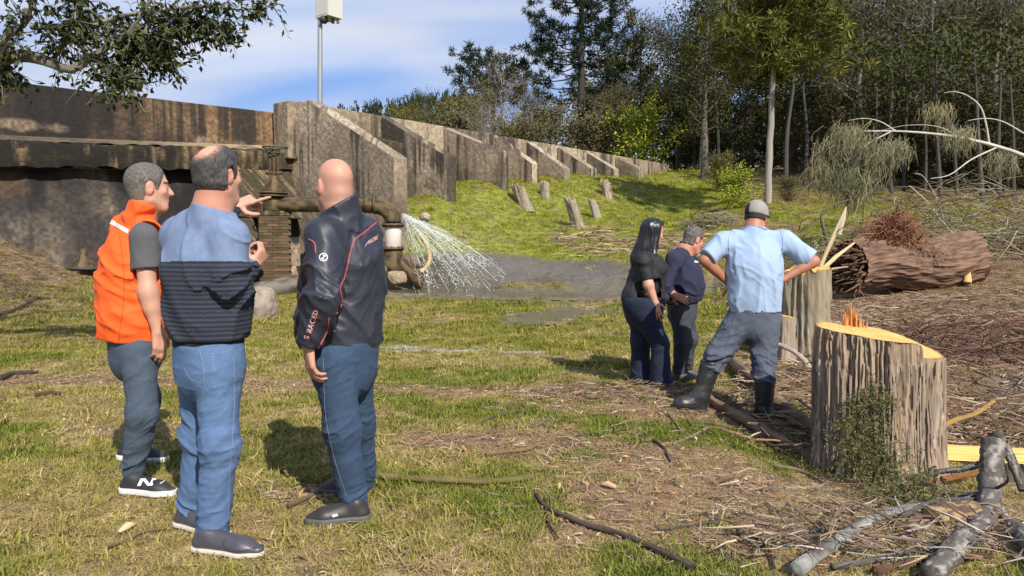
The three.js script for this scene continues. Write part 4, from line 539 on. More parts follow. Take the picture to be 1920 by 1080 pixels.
  const hem = J(390, 636).y, coll = neck.y + 0.012, colC = neck; const g0 = garment(parts, (x, y, z) => { const bend = exp(-(((x - elR.x) ** 2 + (y - elR.y) ** 2) / 0.03)); return (0.011 + 0.012 * bend) * folds(x, y + 0.4 * x, z, 4, 7, 1) + (y < ySplit ? 0.0016 * sin(y * 2 * PI / 0.0195) : 0.0004 * vn(x * 300, y * 300, z * 300)); }); const ySplit = J(390, 489).y;
  const wc = wrR.clone().lerp(elR, 0.08), wd = wrR.clone().sub(elR).normalize(), we = wd.dot(wc), w2 = wrL.clone().lerp(elL, 0.03), wd2 = wrL.clone().sub(elL).normalize(), we2 = wd2.dot(w2);
  const f = (x, y, z) => { let d = smax(g0(x, y, z), hem - y, 0.006); d = smax(d, y - coll + 0.30 * (x - colC.x), 0.008); const a = wd.x * x + wd.y * y + wd.z * z - we, nearR = hypot(x - wc.x, y - wc.y, z - wc.z) < 0.12; if (nearR) d = smax(d, a, 0.006); if (hypot(x - w2.x, y - w2.y, z - w2.z) < 0.12) d = smax(d, wd2.x * x + wd2.y * y + wd2.z * z - we2, 0.006); return d; };
  const sw = P.make('sweater', f, [T[0][0], T[4][0], shR, shL, elR, wrR, elL, wrL, neck], 0.2, (x, y, z) => { const arm = hypot(x - elR.x, z - elR.z) < 0.12 ? 0 : 0; if (y > ySplit + 0.006 * vn(x * 5, 1, z * 5) && !(z < elL.z + 0.15 && hypot(x - elL.x, y - elL.y, z - elL.z) < 0.0)) { if (hypot(x - wrL.x, y - wrL.y, z - wrL.z) < 0.22) return [0.014, 0.017, 0.026]; return shade([0.145, 0.195, 0.315], x, y, z, 0.2, 45); } const s = sin(y * 2 * PI / 0.0195); return s > -0.1 ? [0.012, 0.015, 0.026] : [0.034, 0.041, 0.062]; }, mCloth(0.95), 0.0052);
  const hb = J(390, 640).y; const undF = capF(J(391, 600, 0.04), J(391, 640, 0.04), 0.172, 0.168, fw, 0.84), uh = J(390, 652).y; P.make('shirt_hem', (x, y, z) => smax(smax(undF(x, y, z) - 0.004 * folds(x, y, z, 5, 5, 2), uh + 0.006 * vn(x * 9, 2, z * 9) - y, 0.006), y - hb - 0.03, 0.01), [J(391, 600), J(391, 660)], 0.22, () => [0.008, 0.009, 0.014], mCloth(0.95));
  const hipR = J(413, 672, -0.02), hipL = J(370, 668, 0.10), kR = J(412, 835, -0.06), kL = J(374, 815, 0.16), aR = J(396, 1013, -0.02), aL = J(358, 968, 0.22);
  const tr = trousers(P, { legs: [[hipR, kR, aR, [0.099, 0.077, 0.068]], [hipL, kL, aL, [0.095, 0.072, 0.062]]], pelvis: [{ f: capF(J(391, 650, 0.04), J(391, 690, 0.04), 0.165, 0.16, fw, 0.86), k: 0.04 }, { f: capF(J(408, 690, -0.04), J(404, 700, -0.04), 0.095, 0.09), k: 0.05 }], top: J(391, 640).y, col: [0.080, 0.140, 0.262], bounds: [J(391, 640)], seed: 5 });
  const st = mat(0.17, 0.22, 0.31, .9); for (const l of [[[374, 655], [382, 690], [380, 718], [360, 712], [345, 690]], [[398, 662], [402, 700], [392, 725]], [[375, 660], [396, 664], [424, 659], [436, 655]], [[438, 670], [440, 740], [436, 820], [430, 900], [427, 985]]]) P.line('stitching', tr.f, l, 0.0013, st, tr.m);
  const gy = (p) => { p.y = H(p.x + P.base.x, -(p.z + P.base.z)) - P.base.y + 0.010; return p; };
  const loafer = (x, y, z, t) => shade([0.060, 0.058, 0.070], x, y, z, 0.1, 60);
  const s1 = P.shoe(gy(J(363, 1036, -0.06)), gy(J(497, 1032, -0.14)), { col: loafer, soleCol: [0.50, 0.45, 0.37], sole: 0.022, w: 0.048, rough: 0.42, h: 0.08, cut: 0.1 }); P.line('strap_seam', s1.f, [[424, 1010], [418, 1018], [428, 1032], [455, 1033], [492, 1022]], 0.002, mat(0.03, 0.03, 0.035), s1.sh);
  P.shoe(gy(J(332, 994, 0.24)), gy(J(430, 985, 0.06)), { col: (x, y, z, t) => y > 0.05 && t < 0.03 ? [0.45, 0.10, 0.04] : loafer(x, y, z), soleCol: [0.50, 0.45, 0.37], sole: 0.024, w: 0.046, rough: 0.45 });
}
{ // --- dark jacket, bald ---
  const P = new Figure('bald man in a dark navy jacket with red piping and blue jeans', 650, 975, 3.62, 0.0066), J = (a, b, c) => P.J(a, b, c);
  const ang = -0.62, fw = V(sin(ang), 0, -cos(ang));
  const hd = headParts(J(626, 348, 0), -0.72, -0.03, 0, 1.02); const neck = J(641, 400, 0.0);
  const shL = J(606, 446, -0.15), elL = J(610, 556, -0.25), wrL = J(577, 646, -0.22), shR = J(684, 440, 0.1), elR = J(690, 545, 0.18), wrR = J(650, 610, 0.25);
  const arm = [{ f: capF(hd.L(0, -0.045, -0.03), neck, 0.070, 0.078), k: 0.04 }, { f: capF(hd.L(0, -0.05, -0.06), hd.L(0, -0.09, -0.05), 0.045, 0.05), k: 0.03 }, { f: capF(neck, J(640, 560, 0.05), 0.07, 0.09), k: 0.05 }, { f: capF(neck, shL, 0.035, 0.04), k: 0.03 }, { f: capF(shL, elL, 0.045, 0.04), k: 0.03 }, { f: capF(elL, wrL, 0.04, 0.03), k: 0.03 }, ...handParts(J(579, 652, -0.22), V(0.06, -1, -0.02), V(0.75, 0, -0.6), -1, [0.5, 0.55, 0.6, 0.65], 1.05, 0.45)];
  const sk = skin(P, hd, [0.50, 0.25, 0.17], arm, [hd.L(0, 0.1, 0), neck, shR, shL, elL, wrL, J(640, 560), J(580, 716, -0.22)], (c, x, y, z, a, b, d) => { if (b > -0.085 && b < 0.035 && d < 0.03 && abs(a) < 0.078 && abs(b) < 0.16 && hypot(a, b, d) < 0.16) return mix3(c, [0.20, 0.14, 0.12], 0.5 * sstep(0.055, 0.0, b) * (0.7 + 0.3 * vn(x * 220, y * 220, z * 220))); return c; });
  const T = [[J(646, 486, 0.02), 0.175, 0.125], [J(643, 505, 0.03), 0.188, 0.142], [J(640, 540, 0.03), 0.197, 0.155], [J(637, 600, 0.03), 0.192, 0.16], [J(635, 665, 0.03), 0.19, 0.158]];
  const parts = []; for (let i = 0; i < T.length - 1; i++) parts.push({ f: capF(T[i][0], T[i + 1][0], T[i][1], T[i + 1][1], fw, (T[i][2] + T[i + 1][2]) / (T[i][1] + T[i + 1][1])), k: 0.05 });
  const coT = hd.L(0.0, -0.088, -0.045); parts.push({ f: capF(neck.clone().add(V(0, -0.05, 0)), shL, 0.070, 0.080), k: 0.06 }, { f: capF(neck.clone().add(V(0, -0.05, 0)), shR, 0.070, 0.078), k: 0.06 }, { f: capF(neck.clone().add(V(0, -0.02, 0)), coT, 0.090, 0.090), k: 0.02 }, { f: capF(neck.clone().add(V(0.01, -0.02, 0.01)), hd.L(0.0, -0.045, -0.06), 0.088, 0.084), k: 0.02 });
  const sl = [{ f: capF(shL, elL, 0.092, 0.082), k: 0.03 }, { f: capF(elL, wrL.clone().lerp(elL, 0.1), 0.082, 0.066), k: 0.03 }, { f: capF(shR, elR, 0.088, 0.078), k: 0.04 }, { f: capF(elR, wrR, 0.078, 0.066), k: 0.03 }];
  const hem = J(640, 650).y, cup = V(-0.55, 1, 0.15).normalize(); const fold = (x, y, z) => { const el = exp(-(((x - elL.x) ** 2 + (y - elL.y) ** 2) / 0.025)); return (0.013 + 0.016 * el) * folds(x + y * 0.35, y + x * 0.5, z, 4.2, 8, 6) + 0.007 * folds(x, y, z, 9, 13, 2); };
  const ub = garment(parts, fold), us = garment(sl, fold), wd = wrL.clone().sub(elL).normalize(), we = wd.dot(wrL); const f = (x, y, z) => { const hb = 0.012 * exp(-(((y - hem - 0.02) / 0.018) ** 2)); let d = smax(ub(x, y, z) - hb * 0.2, hem + 0.014 * vn(x * 5, 3, z * 5) - y, 0.008); d = smax(d, (x - coT.x) * cup.x + (y - coT.y) * cup.y + (z - coT.z) * cup.z - 0.004, 0.01); const s = smax(us(x, y, z), wd.x * x + wd.y * y + wd.z * z - we, 0.008); return smin(d, s, 0.010); };
  const navy = [0.020, 0.023, 0.036]; const jk = P.make('jacket', f, [T[0][0], T[4][0], shL, shR, elL, wrL, elR, wrR, coT], 0.23, (x, y, z) => shade(navy, x, y, z, 0.15, 20), mCloth(0.52, { sheen: 0.3, sheenColor: new THREE.Color(0.25, 0.28, 0.36), sheenRoughness: 0.6 }));
  const red = mat(0.42, 0.075, 0.085, .7), pink = mat(0.55, 0.28, 0.28, .7), white = mat(0.6, 0.6, 0.62, .6);
  P.line('piping', f, [[706, 417], [685, 434], [664, 452], [658, 470], [651, 500], [646, 520], [638, 540], [641, 562], [638, 580], [631, 588]], 0.0028, red, jk, 70); P.line('piping', f, [[617, 596], [614, 618], [604, 640], [597, 652]], 0.0028, red, jk, 30); P.line('piping', f, [[579, 448], [590, 456], [592, 474]], 0.0028, red, jk, 20);
  // sleeve roundel
  const cx = 606.5, cy = 482.5, R = 8; const ringG = new THREE.RingGeometry(0.78, 1, 24, 2); P.decal('emblem', f, ringG, (x, y) => [cx + x * R, cy - y * R], white, jk); for (const q of [0, 2]) P.decal('emblem', f, new THREE.CircleGeometry(0.6, 6, q * PI / 2 + 0.3, PI / 2), (x, y) => [cx + x * R, cy - y * R], white, jk);
  const put = (s, m, nm, x0, y0, ux, uy, vx, vy) => { const g = textG(s, 1); g.computeBoundingBox(); const b = g.boundingBox, w = b.max.x - b.min.x, h = b.max.y - b.min.y; P.decal(nm, f, g, (x, y) => { const a = (x - b.min.x) / w, c = (y - b.min.y) / h; return [x0 + ux * a + vx * c, y0 + uy * a + vy * c]; }, m, jk); };
  P.patch('back_stripe', f, [[682, 465], [690, 452], [693, 449], [686, 460]], white, jk, 0.003, 5, 3); put('RACING', pink, 'back_lettering', 690, 459, 17, -10, 1, -9);
  put('S RACED', pink, 'sleeve_lettering', 579, 637, 19, -54, -9, -3);
  const hipL = J(628, 672, -0.08), hipR = J(662, 668, 0.08), kL = J(642, 806, -0.10), kR = J(674, 792, 0.20), aL = J(665, 952, -0.03), aR = J(683, 908, 0.34);
  const tr = trousers(P, { legs: [[hipL, kL, aL, [0.100, 0.080, 0.062]], [hipR, kR, aR, [0.094, 0.076, 0.060]]], pelvis: [{ f: capF(J(645, 650, 0.02), J(645, 690, 0.02), 0.172, 0.165, fw, 0.86), k: 0.04 }], top: J(645, 640).y, col: [0.026, 0.052, 0.100], bounds: [J(645, 640)], seed: 9 });
  for (const l of [[[606, 672], [608, 730], [612, 790], [630, 870], [650, 930]]]) P.line('stitching', tr.f, l, 0.0014, mat(0.13, 0.16, 0.21, .9), tr.m);
  const gy = (p) => { p.y = H(p.x + P.base.x, -(p.z + P.base.z)) - P.base.y + 0.010; return p; };
  const boot = (x, y, z, t) => shade([0.028, 0.026, 0.025], x, y, z, 0.15, 50); const s1 = P.shoe(gy(J(692, 982, -0.06)), gy(J(573, 986, -0.12)), { col: boot, soleCol: [0.085, 0.08, 0.072], sole: 0.032, w: 0.050, rough: 0.5 }); P.shoe(gy(J(697, 925, 0.36)), gy(J(598, 925, 0.30)), { col: boot, soleCol: [0.085, 0.08, 0.072], sole: 0.032, w: 0.048, rough: 0.5 });
  P.patch('shoe_tag', s1.f, [[622, 966], [632, 963], [634, 967], [624, 970]], white, s1.sh, 0.003, 4, 2);
}
{ // --- woman in black ---
  const P = new Figure('woman with long black hair, black top and flared dark jeans, hand on her thigh', 1222, 722, 7.0, 0.009), J = (a, b, c) => P.J(a, b, c);
  const ang = 1.25, fw = V(sin(ang), 0, -cos(ang)); const hd = headParts(J(1226, 436, 0), 1.25, -0.32, 0, 0.92); const neck = J(1214, 470, 0);
  const shR = J(1206, 488, -0.16), elR = J(1216, 534, -0.20), wrR = J(1228, 566, -0.20), shL = J(1218, 486, 0.15), elL = J(1240, 535, 0.2), wrL = J(1246, 560, 0.1);
  const arm = [{ f: capF(hd.L(0, -0.05, -0.025), neck, 0.05, 0.056), k: 0.03 }, { f: capF(neck, J(1212, 540), 0.07, 0.09), k: 0.05 }, { f: capF(neck.clone().add(V(0, -.03, 0)), shR, 0.03, 0.04), k: 0.03 }, { f: capF(shR, elR, 0.048, 0.044), k: 0.03 }, { f: capF(elR, wrR, 0.046, 0.030), k: 0.03 }, ...handParts(wrR, V(0.22, -1, 0.02), V(0.2, 0.05, -1), 1, [0.22, 0.2, 0.25, 0.3], 0.98, 0.1, 0.9)];
  const sk = skin(P, hd, SKIN.light, arm, [hd.L(0, 0.1, 0), hd.L(0, -0.1, .12), neck, shR, shL, elR, wrR, J(1240, 592, -0.2), J(1212, 540)]);
  const bk = [[hd.L(0, 0.03, -0.075), 0.075], [J(1208, 466, 0), 0.085], [J(1199, 486, 0), 0.08], [J(1192, 503, 0), 0.045]]; const hs = []; for (let i = 0; i < 3; i++) hs.push({ f: capF(bk[i][0], bk[i + 1][0], bk[i][1], bk[i + 1][1]), k: 0.05 }); hs.push({ f: capF(hd.L(0.066, 0.04, -0.005), J(1224, 480, -0.10), 0.036, 0.03), k: 0.05 }, { f: capF(J(1224, 478, -0.10), J(1224, 494, -0.12), 0.03, 0.02), k: 0.03 });
  const hu = unionF(hs), hair = (x, y, z) => { const [a, b, d] = hd.local(x, y, z); const face = 0.055 - 0.6 * abs(a) + max(0, b - 0.06) * 0.55; const top = smax(hd.cran(x, y, z) - 0.022, (d - face) * 0.7, 0.02); return smin(top, hu(x, y, z), 0.03) - 0.005 * vn(x * 60, y * 7, z * 60); };
  P.make('hair', hair, [hd.L(0, 0.12, 0), hd.L(0, 0, 0.1), hd.L(0, 0, -0.1), bk[3][0], J(1224, 494, -0.15), J(1224, 494, 0.1)], 0.1, (x, y, z) => { const k = 1 + 0.5 * vn(x * 90, y * 8, z * 90); return [0.010 * k, 0.010 * k, 0.012 * k]; }, mCloth(0.36), 0.007);
  const T = [[J(1211, 506, 0), 0.145, 0.115], [J(1212, 514, 0), 0.165, 0.13], [J(1211, 534, 0), 0.18, 0.155], [J(1208, 562, 0), 0.195, 0.185], [J(1206, 590, 0), 0.19, 0.19]], parts = []; for (let i = 0; i < 4; i++) parts.push({ f: capF(T[i][0], T[i + 1][0], T[i][1], T[i + 1][1], fw, (T[i][2] + T[i + 1][2]) / (T[i][1] + T[i + 1][1])), k: 0.06 });
  for (const q of [-0.08, 0.08]) parts.push({ f: capF(J(1228, 494, q), J(1238, 503, q), 0.085, 0.075), k: 0.05 }); parts.push({ f: capF(J(1186, 556, -0.06), J(1188, 560, 0.06), 0.095, 0.095), k: 0.07 }, { f: capF(neck.clone().add(V(0, -.03, 0)), shR, 0.07, 0.075), k: 0.05 }, { f: capF(shR, shR.clone().lerp(elR, 0.75), 0.066, 0.060), k: 0.03 }, { f: capF(shL, elL, 0.066, 0.06), k: 0.03 }, { f: capF(elL, wrL, 0.06, 0.05), k: 0.03 });
  const hem = J(1208, 579).y, u = garment(parts, (x, y, z) => 0.008 * folds(x, y, z, 5, 8, 3)), sd = elR.clone().sub(shR).normalize(), se = sd.dot(shR.clone().lerp(elR, 0.82)); const f = (x, y, z) => { let d = smax(u(x, y, z), hem + 0.12 * (x - T[3][0].x) - y, 0.01); d = smax(d, y - neck.y - 0.0, 0.01); if (hypot(x - elR.x, y - elR.y, z - elR.z) < 0.14 && z > elR.z - 0.09) d = smax(d, sd.x * x + sd.y * y + sd.z * z - se, 0.006); return d; };
  P.make('top', f, [T[0][0], T[4][0], shR, shL, elR, elL, J(1255, 500), J(1165, 560), wrL], 0.2, (x, y, z) => shade([0.010, 0.010, 0.012], x, y, z), mCloth(0.75));
  const hN = J(1209, 588, -0.09), hF = J(1204, 588, 0.09), kN = J(1237, 645, -0.09), kF = J(1200, 645, 0.10), aN = J(1240, 722, -0.05), aF = J(1202, 712, 0.14);
  trousers(P, { legs: [[hN, kN, aN, [0.128, 0.078, 0.106]], [hF, kF, aF, [0.125, 0.078, 0.104]]], pelvis: [{ f: capF(J(1207, 570, -0.05), J(1207, 584, 0.05), 0.185, 0.185), k: 0.06 }, { f: capF(J(1190, 566, -0.07), J(1190, 568, 0.07), 0.10, 0.10), k: 0.06 }], top: J(1207, 556).y, col: [0.009, 0.015, 0.038], bounds: [J(1170, 556), J(1250, 560)], seed: 12, wr: 0.7 });
  const gy = (p) => { p.y = H(p.x + P.base.x, -(p.z + P.base.z)) - P.base.y; return p; }; P.shoe(gy(J(1222, 724, -0.05)), gy(J(1262, 724, -0.10)), { col: () => [0.012, 0.012, 0.013], soleCol: [0.02, 0.02, 0.02], w: 0.038 }); P.shoe(gy(J(1186, 714, 0.14)), gy(J(1228, 714, 0.12)), { col: () => [0.012, 0.012, 0.013], soleCol: [0.02, 0.02, 0.02], w: 0.038 });
}
{ // --- man in navy shirt leaning forward ---
  const P = new Figure('grey-haired man in a navy long-sleeved shirt leaning forward with a hand on his hip', 1282, 712, 7.35, 0.009), J = (a, b, c) => P.J(a, b, c);
  const ang = 1.15, fw = V(sin(ang), -0.12, -cos(ang)).normalize(); const hd = headParts(J(1301, 450, 0), 1.2, -0.42, 0, 1.02); const neck = J(1285, 468, 0);
  const shR = J(1264, 488, -0.16), elR = J(1248, 535, -0.22), wrR = J(1262, 552, -0.22), shL = J(1296, 486, 0.18), elL = J(1300, 530, 0.24);
  const arm = [{ f: capF(hd.L(0, -0.05, -0.025), neck, 0.062, 0.068), k: 0.03 }, { f: capF(neck, J(1278, 540), 0.07, 0.09), k: 0.05 }, { f: capF(neck.clone().add(V(0, -.03, 0)), shR, 0.03, 0.04), k: 0.03 }, { f: capF(shR, elR, 0.045, 0.042), k: 0.03 }, { f: capF(elR, wrR, 0.044, 0.03), k: 0.03 }, ...handParts(wrR, V(1, -0.45, 0), V(0.2, 0, -1), -1, [0.25, 0.25, 0.3, 0.35], 1.02, 0.2, 0.3)];
  const sk = skin(P, hd, [0.52, 0.22, 0.15], arm, [hd.L(0, 0.1, 0), hd.L(0, -0.1, .13), neck, shR, shL, elR, wrR, J(1290, 570, -0.22), J(1278, 540)]);
  const hair = (x, y, z) => { const [a, b, d] = hd.local(x, y, z); const ear = 0.026 - hypot((abs(a) - 0.085) * 1.1, (b + 0.010) * 0.62, d + 0.006); const line = d > 0.03 ? 0.0 + (d - 0.02) * 1.1 : d > -0.025 ? -0.012 : -0.075; return smax(sk.f(x, y, z) - 0.009 - 0.005 * vn(x * 80, y * 60, z * 80), max((line - b) * hd.sc * 0.8, ear), 0.012); };
  P.make('hair', hair, [hd.L(0, 0, 0)], 0.19, (x, y, z) => mix3([0.045, 0.035, 0.03], [0.17, 0.15, 0.135], clamp(0.4 + 0.6 * vn(x * 120, y * 120, z * 120))), mCloth(0.8), 0.007);
  const T = [[J(1284, 510, 0), 0.16, 0.125], [J(1284, 518, 0), 0.175, 0.15], [J(1283, 535, 0), 0.185, 0.17], [J(1280, 556, 0), 0.172, 0.155], [J(1278, 580, 0), 0.165, 0.15]], parts = []; for (let i = 0; i < 4; i++) parts.push({ f: capF(T[i][0], T[i + 1][0], T[i][1], T[i + 1][1], fw, (T[i][2] + T[i + 1][2]) / (T[i][1] + T[i + 1][1])), k: 0.06 });
  parts.push({ f: capF(neck.clone().add(V(0, -.02, 0)), shR, 0.072, 0.078), k: 0.05 }, { f: capF(shR, elR, 0.076, 0.066), k: 0.03 }, { f: capF(elR, wrR.clone().lerp(elR, 0.3), 0.064, 0.05), k: 0.02 }, { f: capF(shL, elL, 0.076, 0.066), k: 0.03 }, { f: capF(J(1294, 530), J(1292, 545), 0.10, 0.09), k: 0.06 });
  const hem = J(1280, 567).y, u = garment(parts, (x, y, z) => 0.015 * folds(x, y + .5 * x, z, 5, 8, 5)), wd = wrR.clone().sub(elR).normalize(), we = wd.dot(wrR.clone().lerp(elR, 0.3)); const f = (x, y, z) => { let d = smax(u(x, y, z), hem + 0.1 * (x - T[3][0].x) - y, 0.01); d = smax(d, (y - neck.y) + 0.5 * (x - neck.x), 0.01); if (hypot(x - wrR.x, y - wrR.y, z - wrR.z) < 0.12 && z > wrR.z - 0.1) d = smax(d, wd.x * x + wd.y * y + wd.z * z - we, 0.006); return d; };
  const sh = P.make('shirt', f, [T[0][0], T[4][0], shR, shL, elR, elL], 0.2, (x, y, z) => shade([0.016, 0.018, 0.045], x, y, z), mCloth(0.9)); P.patch('chest_print', f, [[1302, 489], [1309, 490], [1309, 493], [1302, 492]], mat(0.6, 0.6, 0.6), sh, 0.003, 4, 2);
  const hN = J(1275, 582, -0.09), hF = J(1282, 582, 0.1), kN = J(1281, 640, -0.08), kF = J(1292, 636, 0.12), aN = J(1273, 698, 0.0), aF = J(1286, 690, 0.2);
  trousers(P, { legs: [[hN, kN, aN, [0.10, 0.078, 0.066]], [hF, kF, aF, [0.10, 0.076, 0.064]]], pelvis: [{ f: capF(J(1279, 565), J(1279, 588), 0.15, 0.145), k: 0.05 }], top: J(1279, 554).y, col: [0.040, 0.046, 0.056], bounds: [J(1279, 556)], seed: 15 });
  const gy = (p) => { p.y = H(p.x + P.base.x, -(p.z + P.base.z)) - P.base.y; return p; }; const br = () => [0.075, 0.065, 0.055]; P.shoe(gy(J(1259, 712, 0.0)), gy(J(1312, 716, -0.04)), { col: br, soleCol: [0.05, 0.045, 0.04], w: 0.048 }); P.shoe(gy(J(1274, 702, 0.2)), gy(J(1322, 702, 0.16)), { col: br, soleCol: [0.05, 0.045, 0.04], w: 0.048 });
}
{ // --- man in pale blue T-shirt and rubber boots ---
  const P = new Figure('man in a pale blue T-shirt, grey cap and black rubber boots, hands on hips', 1390, 775, 6.1, 0.0085), J = (a, b, c) => P.J(a, b, c);
  const ang = 0.12, fw = V(sin(ang), -0.22, -cos(ang)).normalize(); const hd = headParts(J(1419, 406, 0.08), 0.75, -0.25, 0.0, 0.98); const neck = J(1413, 432, 0.04);
  const shL = J(1358, 454, 0.04), elL = J(1322, 488, -0.02), wrL = J(1372, 536, 0.06), shR = J(1470, 452, 0.04), elR = J(1526, 490, -0.04), wrR = J(1470, 523, -0.04);
  const arm = [{ f: capF(hd.L(0, -0.04, -0.03), neck, 0.064, 0.072), k: 0.03 }, { f: capF(neck, J(1412, 520, 0.04), 0.07, 0.09), k: 0.05 }]; for (const [a, b, c] of [[shL, elL, wrL], [shR, elR, wrR]]) arm.push({ f: capF(neck.clone().add(V(0, -.04, 0)), a, 0.03, 0.04), k: 0.03 }, { f: capF(a, b, 0.05, 0.044), k: 0.03 }, { f: capF(b, c, 0.045, 0.030), k: 0.025 }, { f: capF(b.clone().lerp(c, .1), b.clone().lerp(c, .4), 0.042, 0.038), k: 0.02 });
  arm.push(...handParts(wrL, V(0.25, -0.85, -0.3), V(-0.9, -0.2, 0.3), 1, [0.55, 0.6, 0.6, 0.6], 1.05, 0.3), ...handParts(wrR, V(-0.85, -0.1, -0.1), V(0.15, -0.75, -0.5), -1, [0.9, 1.0, 1.1, 1.15], 1.05, 0.4));
  const sk = skin(P, hd, SKIN.tan, arm, [hd.L(0, 0.1, 0), neck, shR, shL, elL, elR, wrL, wrR, J(1390, 570), J(1412, 520)]);
  const capf = (x, y, z) => { const [a, b, d] = hd.local(x, y, z); const dome = smax(smin(hd.cran(x, y, z), sk.f(x, y, z), 0.02) - 0.010, (0.002 + 0.42 * max(0, d) - b) * hd.sc, 0.006); const w = 0.078 * sqrt(max(0.02, 1 - ((d - 0.06) / 0.135) ** 2)); const brim = max(abs(b - (0.040 - 0.02 * (d - 0.06) - 2.2 * a * a)) - 0.004, abs(a) - w, 0.03 - d, d - 0.172) * hd.sc; return smin(dome, brim, 0.006); };
  const cp = P.make('cap', capf, [hd.L(0, 0.02, 0.04)], 0.22, (x, y, z) => { const [a, b, d] = hd.local(x, y, z); return d < -0.03 && b < 0.09 && a < -0.015 ? [0.02, 0.019, 0.02] : shade([0.25, 0.235, 0.22], x, y, z); }, mCloth(0.95), 0.006);
  const hair = (x, y, z) => { const [a, b, d] = hd.local(x, y, z); const ear = 0.026 - hypot((abs(a) - 0.085) * 1.1, (b + 0.010) * 0.62, d + 0.006); const line = d > -0.02 ? 0.0 + max(0, d - 0.02) * 2 : -0.04; return smax(smax(sk.f(x, y, z) - 0.008, (line - b) * hd.sc, 0.01), (b - 0.05) * hd.sc, 0.01); }; P.make('hair', hair, [hd.L(0, 0, 0)], 0.19, () => [0.02, 0.017, 0.015], mCloth(0.8), 0.007);
  const T = [[J(1414, 482, 0.02), 0.185, 0.13], [J(1415, 492, 0.0), 0.20, 0.15], [J(1415, 515, 0.0), 0.20, 0.165], [J(1414, 550, 0.0), 0.195, 0.17], [J(1414, 600, 0.0), 0.205, 0.17]], parts = []; for (let i = 0; i < 4; i++) parts.push({ f: capF(T[i][0], T[i + 1][0], T[i][1], T[i + 1][1], fw, (T[i][2] + T[i + 1][2]) / (T[i][1] + T[i + 1][1])), k: 0.06 });
  for (const [s, e] of [[shL, elL], [shR, elR]]) parts.push({ f: capF(neck.clone().add(V(0, -.045, 0)), s, 0.068, 0.080), k: 0.06 }, { f: capF(neck.clone().add(V(0, -.06, 0)), neck.clone().add(V(0, .03, 0)), 0.09, 0.082), k: 0.03 }, { f: capF(s, s.clone().lerp(e, 0.95), 0.084, 0.082), k: 0.05 });
  const cuts = [[shL, elL, 0.88], [shR, elR, 0.9]].map(([s, e, t]) => { const d = e.clone().sub(s).normalize(); return [d, d.dot(s.clone().lerp(e, t)), e]; }); const hem = J(1412, 585).y;
  const u = garment(parts, (x, y, z) => { const k = sstep(J(0, 470).y, J(0, 570).y, y); return (0.007 + 0.008 * k) * folds(x, y * 0.6, z, 8, 2.2, 4) + 0.007 * folds(x, y + .5 * x, z, 5, 8, 2); }); const f = (x, y, z) => { let d = smax(u(x, y, z), hem + 0.012 * vn(x * 9, 1, z * 9) - y, 0.006); d = smax(d, y - neck.y - 0.028, 0.012); for (const [n, c, e] of cuts) if (hypot(x - e.x, y - e.y, z - e.z) < 0.17) d = smax(d, n.x * x + n.y * y + n.z * z - c, 0.006); return d; };
  const ts = P.make('t_shirt', f, [T[0][0], T[4][0], shL, shR, elL, elR, neck], 0.22, (x, y, z) => shade([0.29, 0.385, 0.53], x, y, z, 0.07, 14), mCloth(0.95)); P.line('neck_rib', f, [[1388, 431], [1400, 426], [1420, 425], [1438, 431]], 0.006, mat(0.22, 0.34, 0.52, .95), ts, 20); P.line('sleeve_seam', f, [[1372, 428], [1366, 450], [1368, 480]], 0.0025, mat(0.2, 0.31, 0.48, .95), ts, 20); P.line('sleeve_seam', f, [[1462, 430], [1468, 450], [1462, 490]], 0.0025, mat(0.2, 0.31, 0.48, .95), ts, 20);
  const hL = J(1390, 600, 0.0), hR = J(1436, 600, 0.0), kL = J(1344, 664, -0.02), kR = J(1430, 668, -0.05), aL = J(1330, 692, -0.02), aR = J(1433, 720, -0.12);
  trousers(P, { legs: [[hL, kL, aL, [0.125, 0.092, 0.082]], [hR, kR, aR, [0.125, 0.092, 0.080]]], pelvis: [{ f: capF(J(1413, 580, 0), J(1413, 606, 0), 0.185, 0.18, fw, 0.9), k: 0.06 }], top: J(1413, 568).y, col: [0.072, 0.085, 0.118], bounds: [J(1413, 570)], seed: 20, wr: 1.5 });
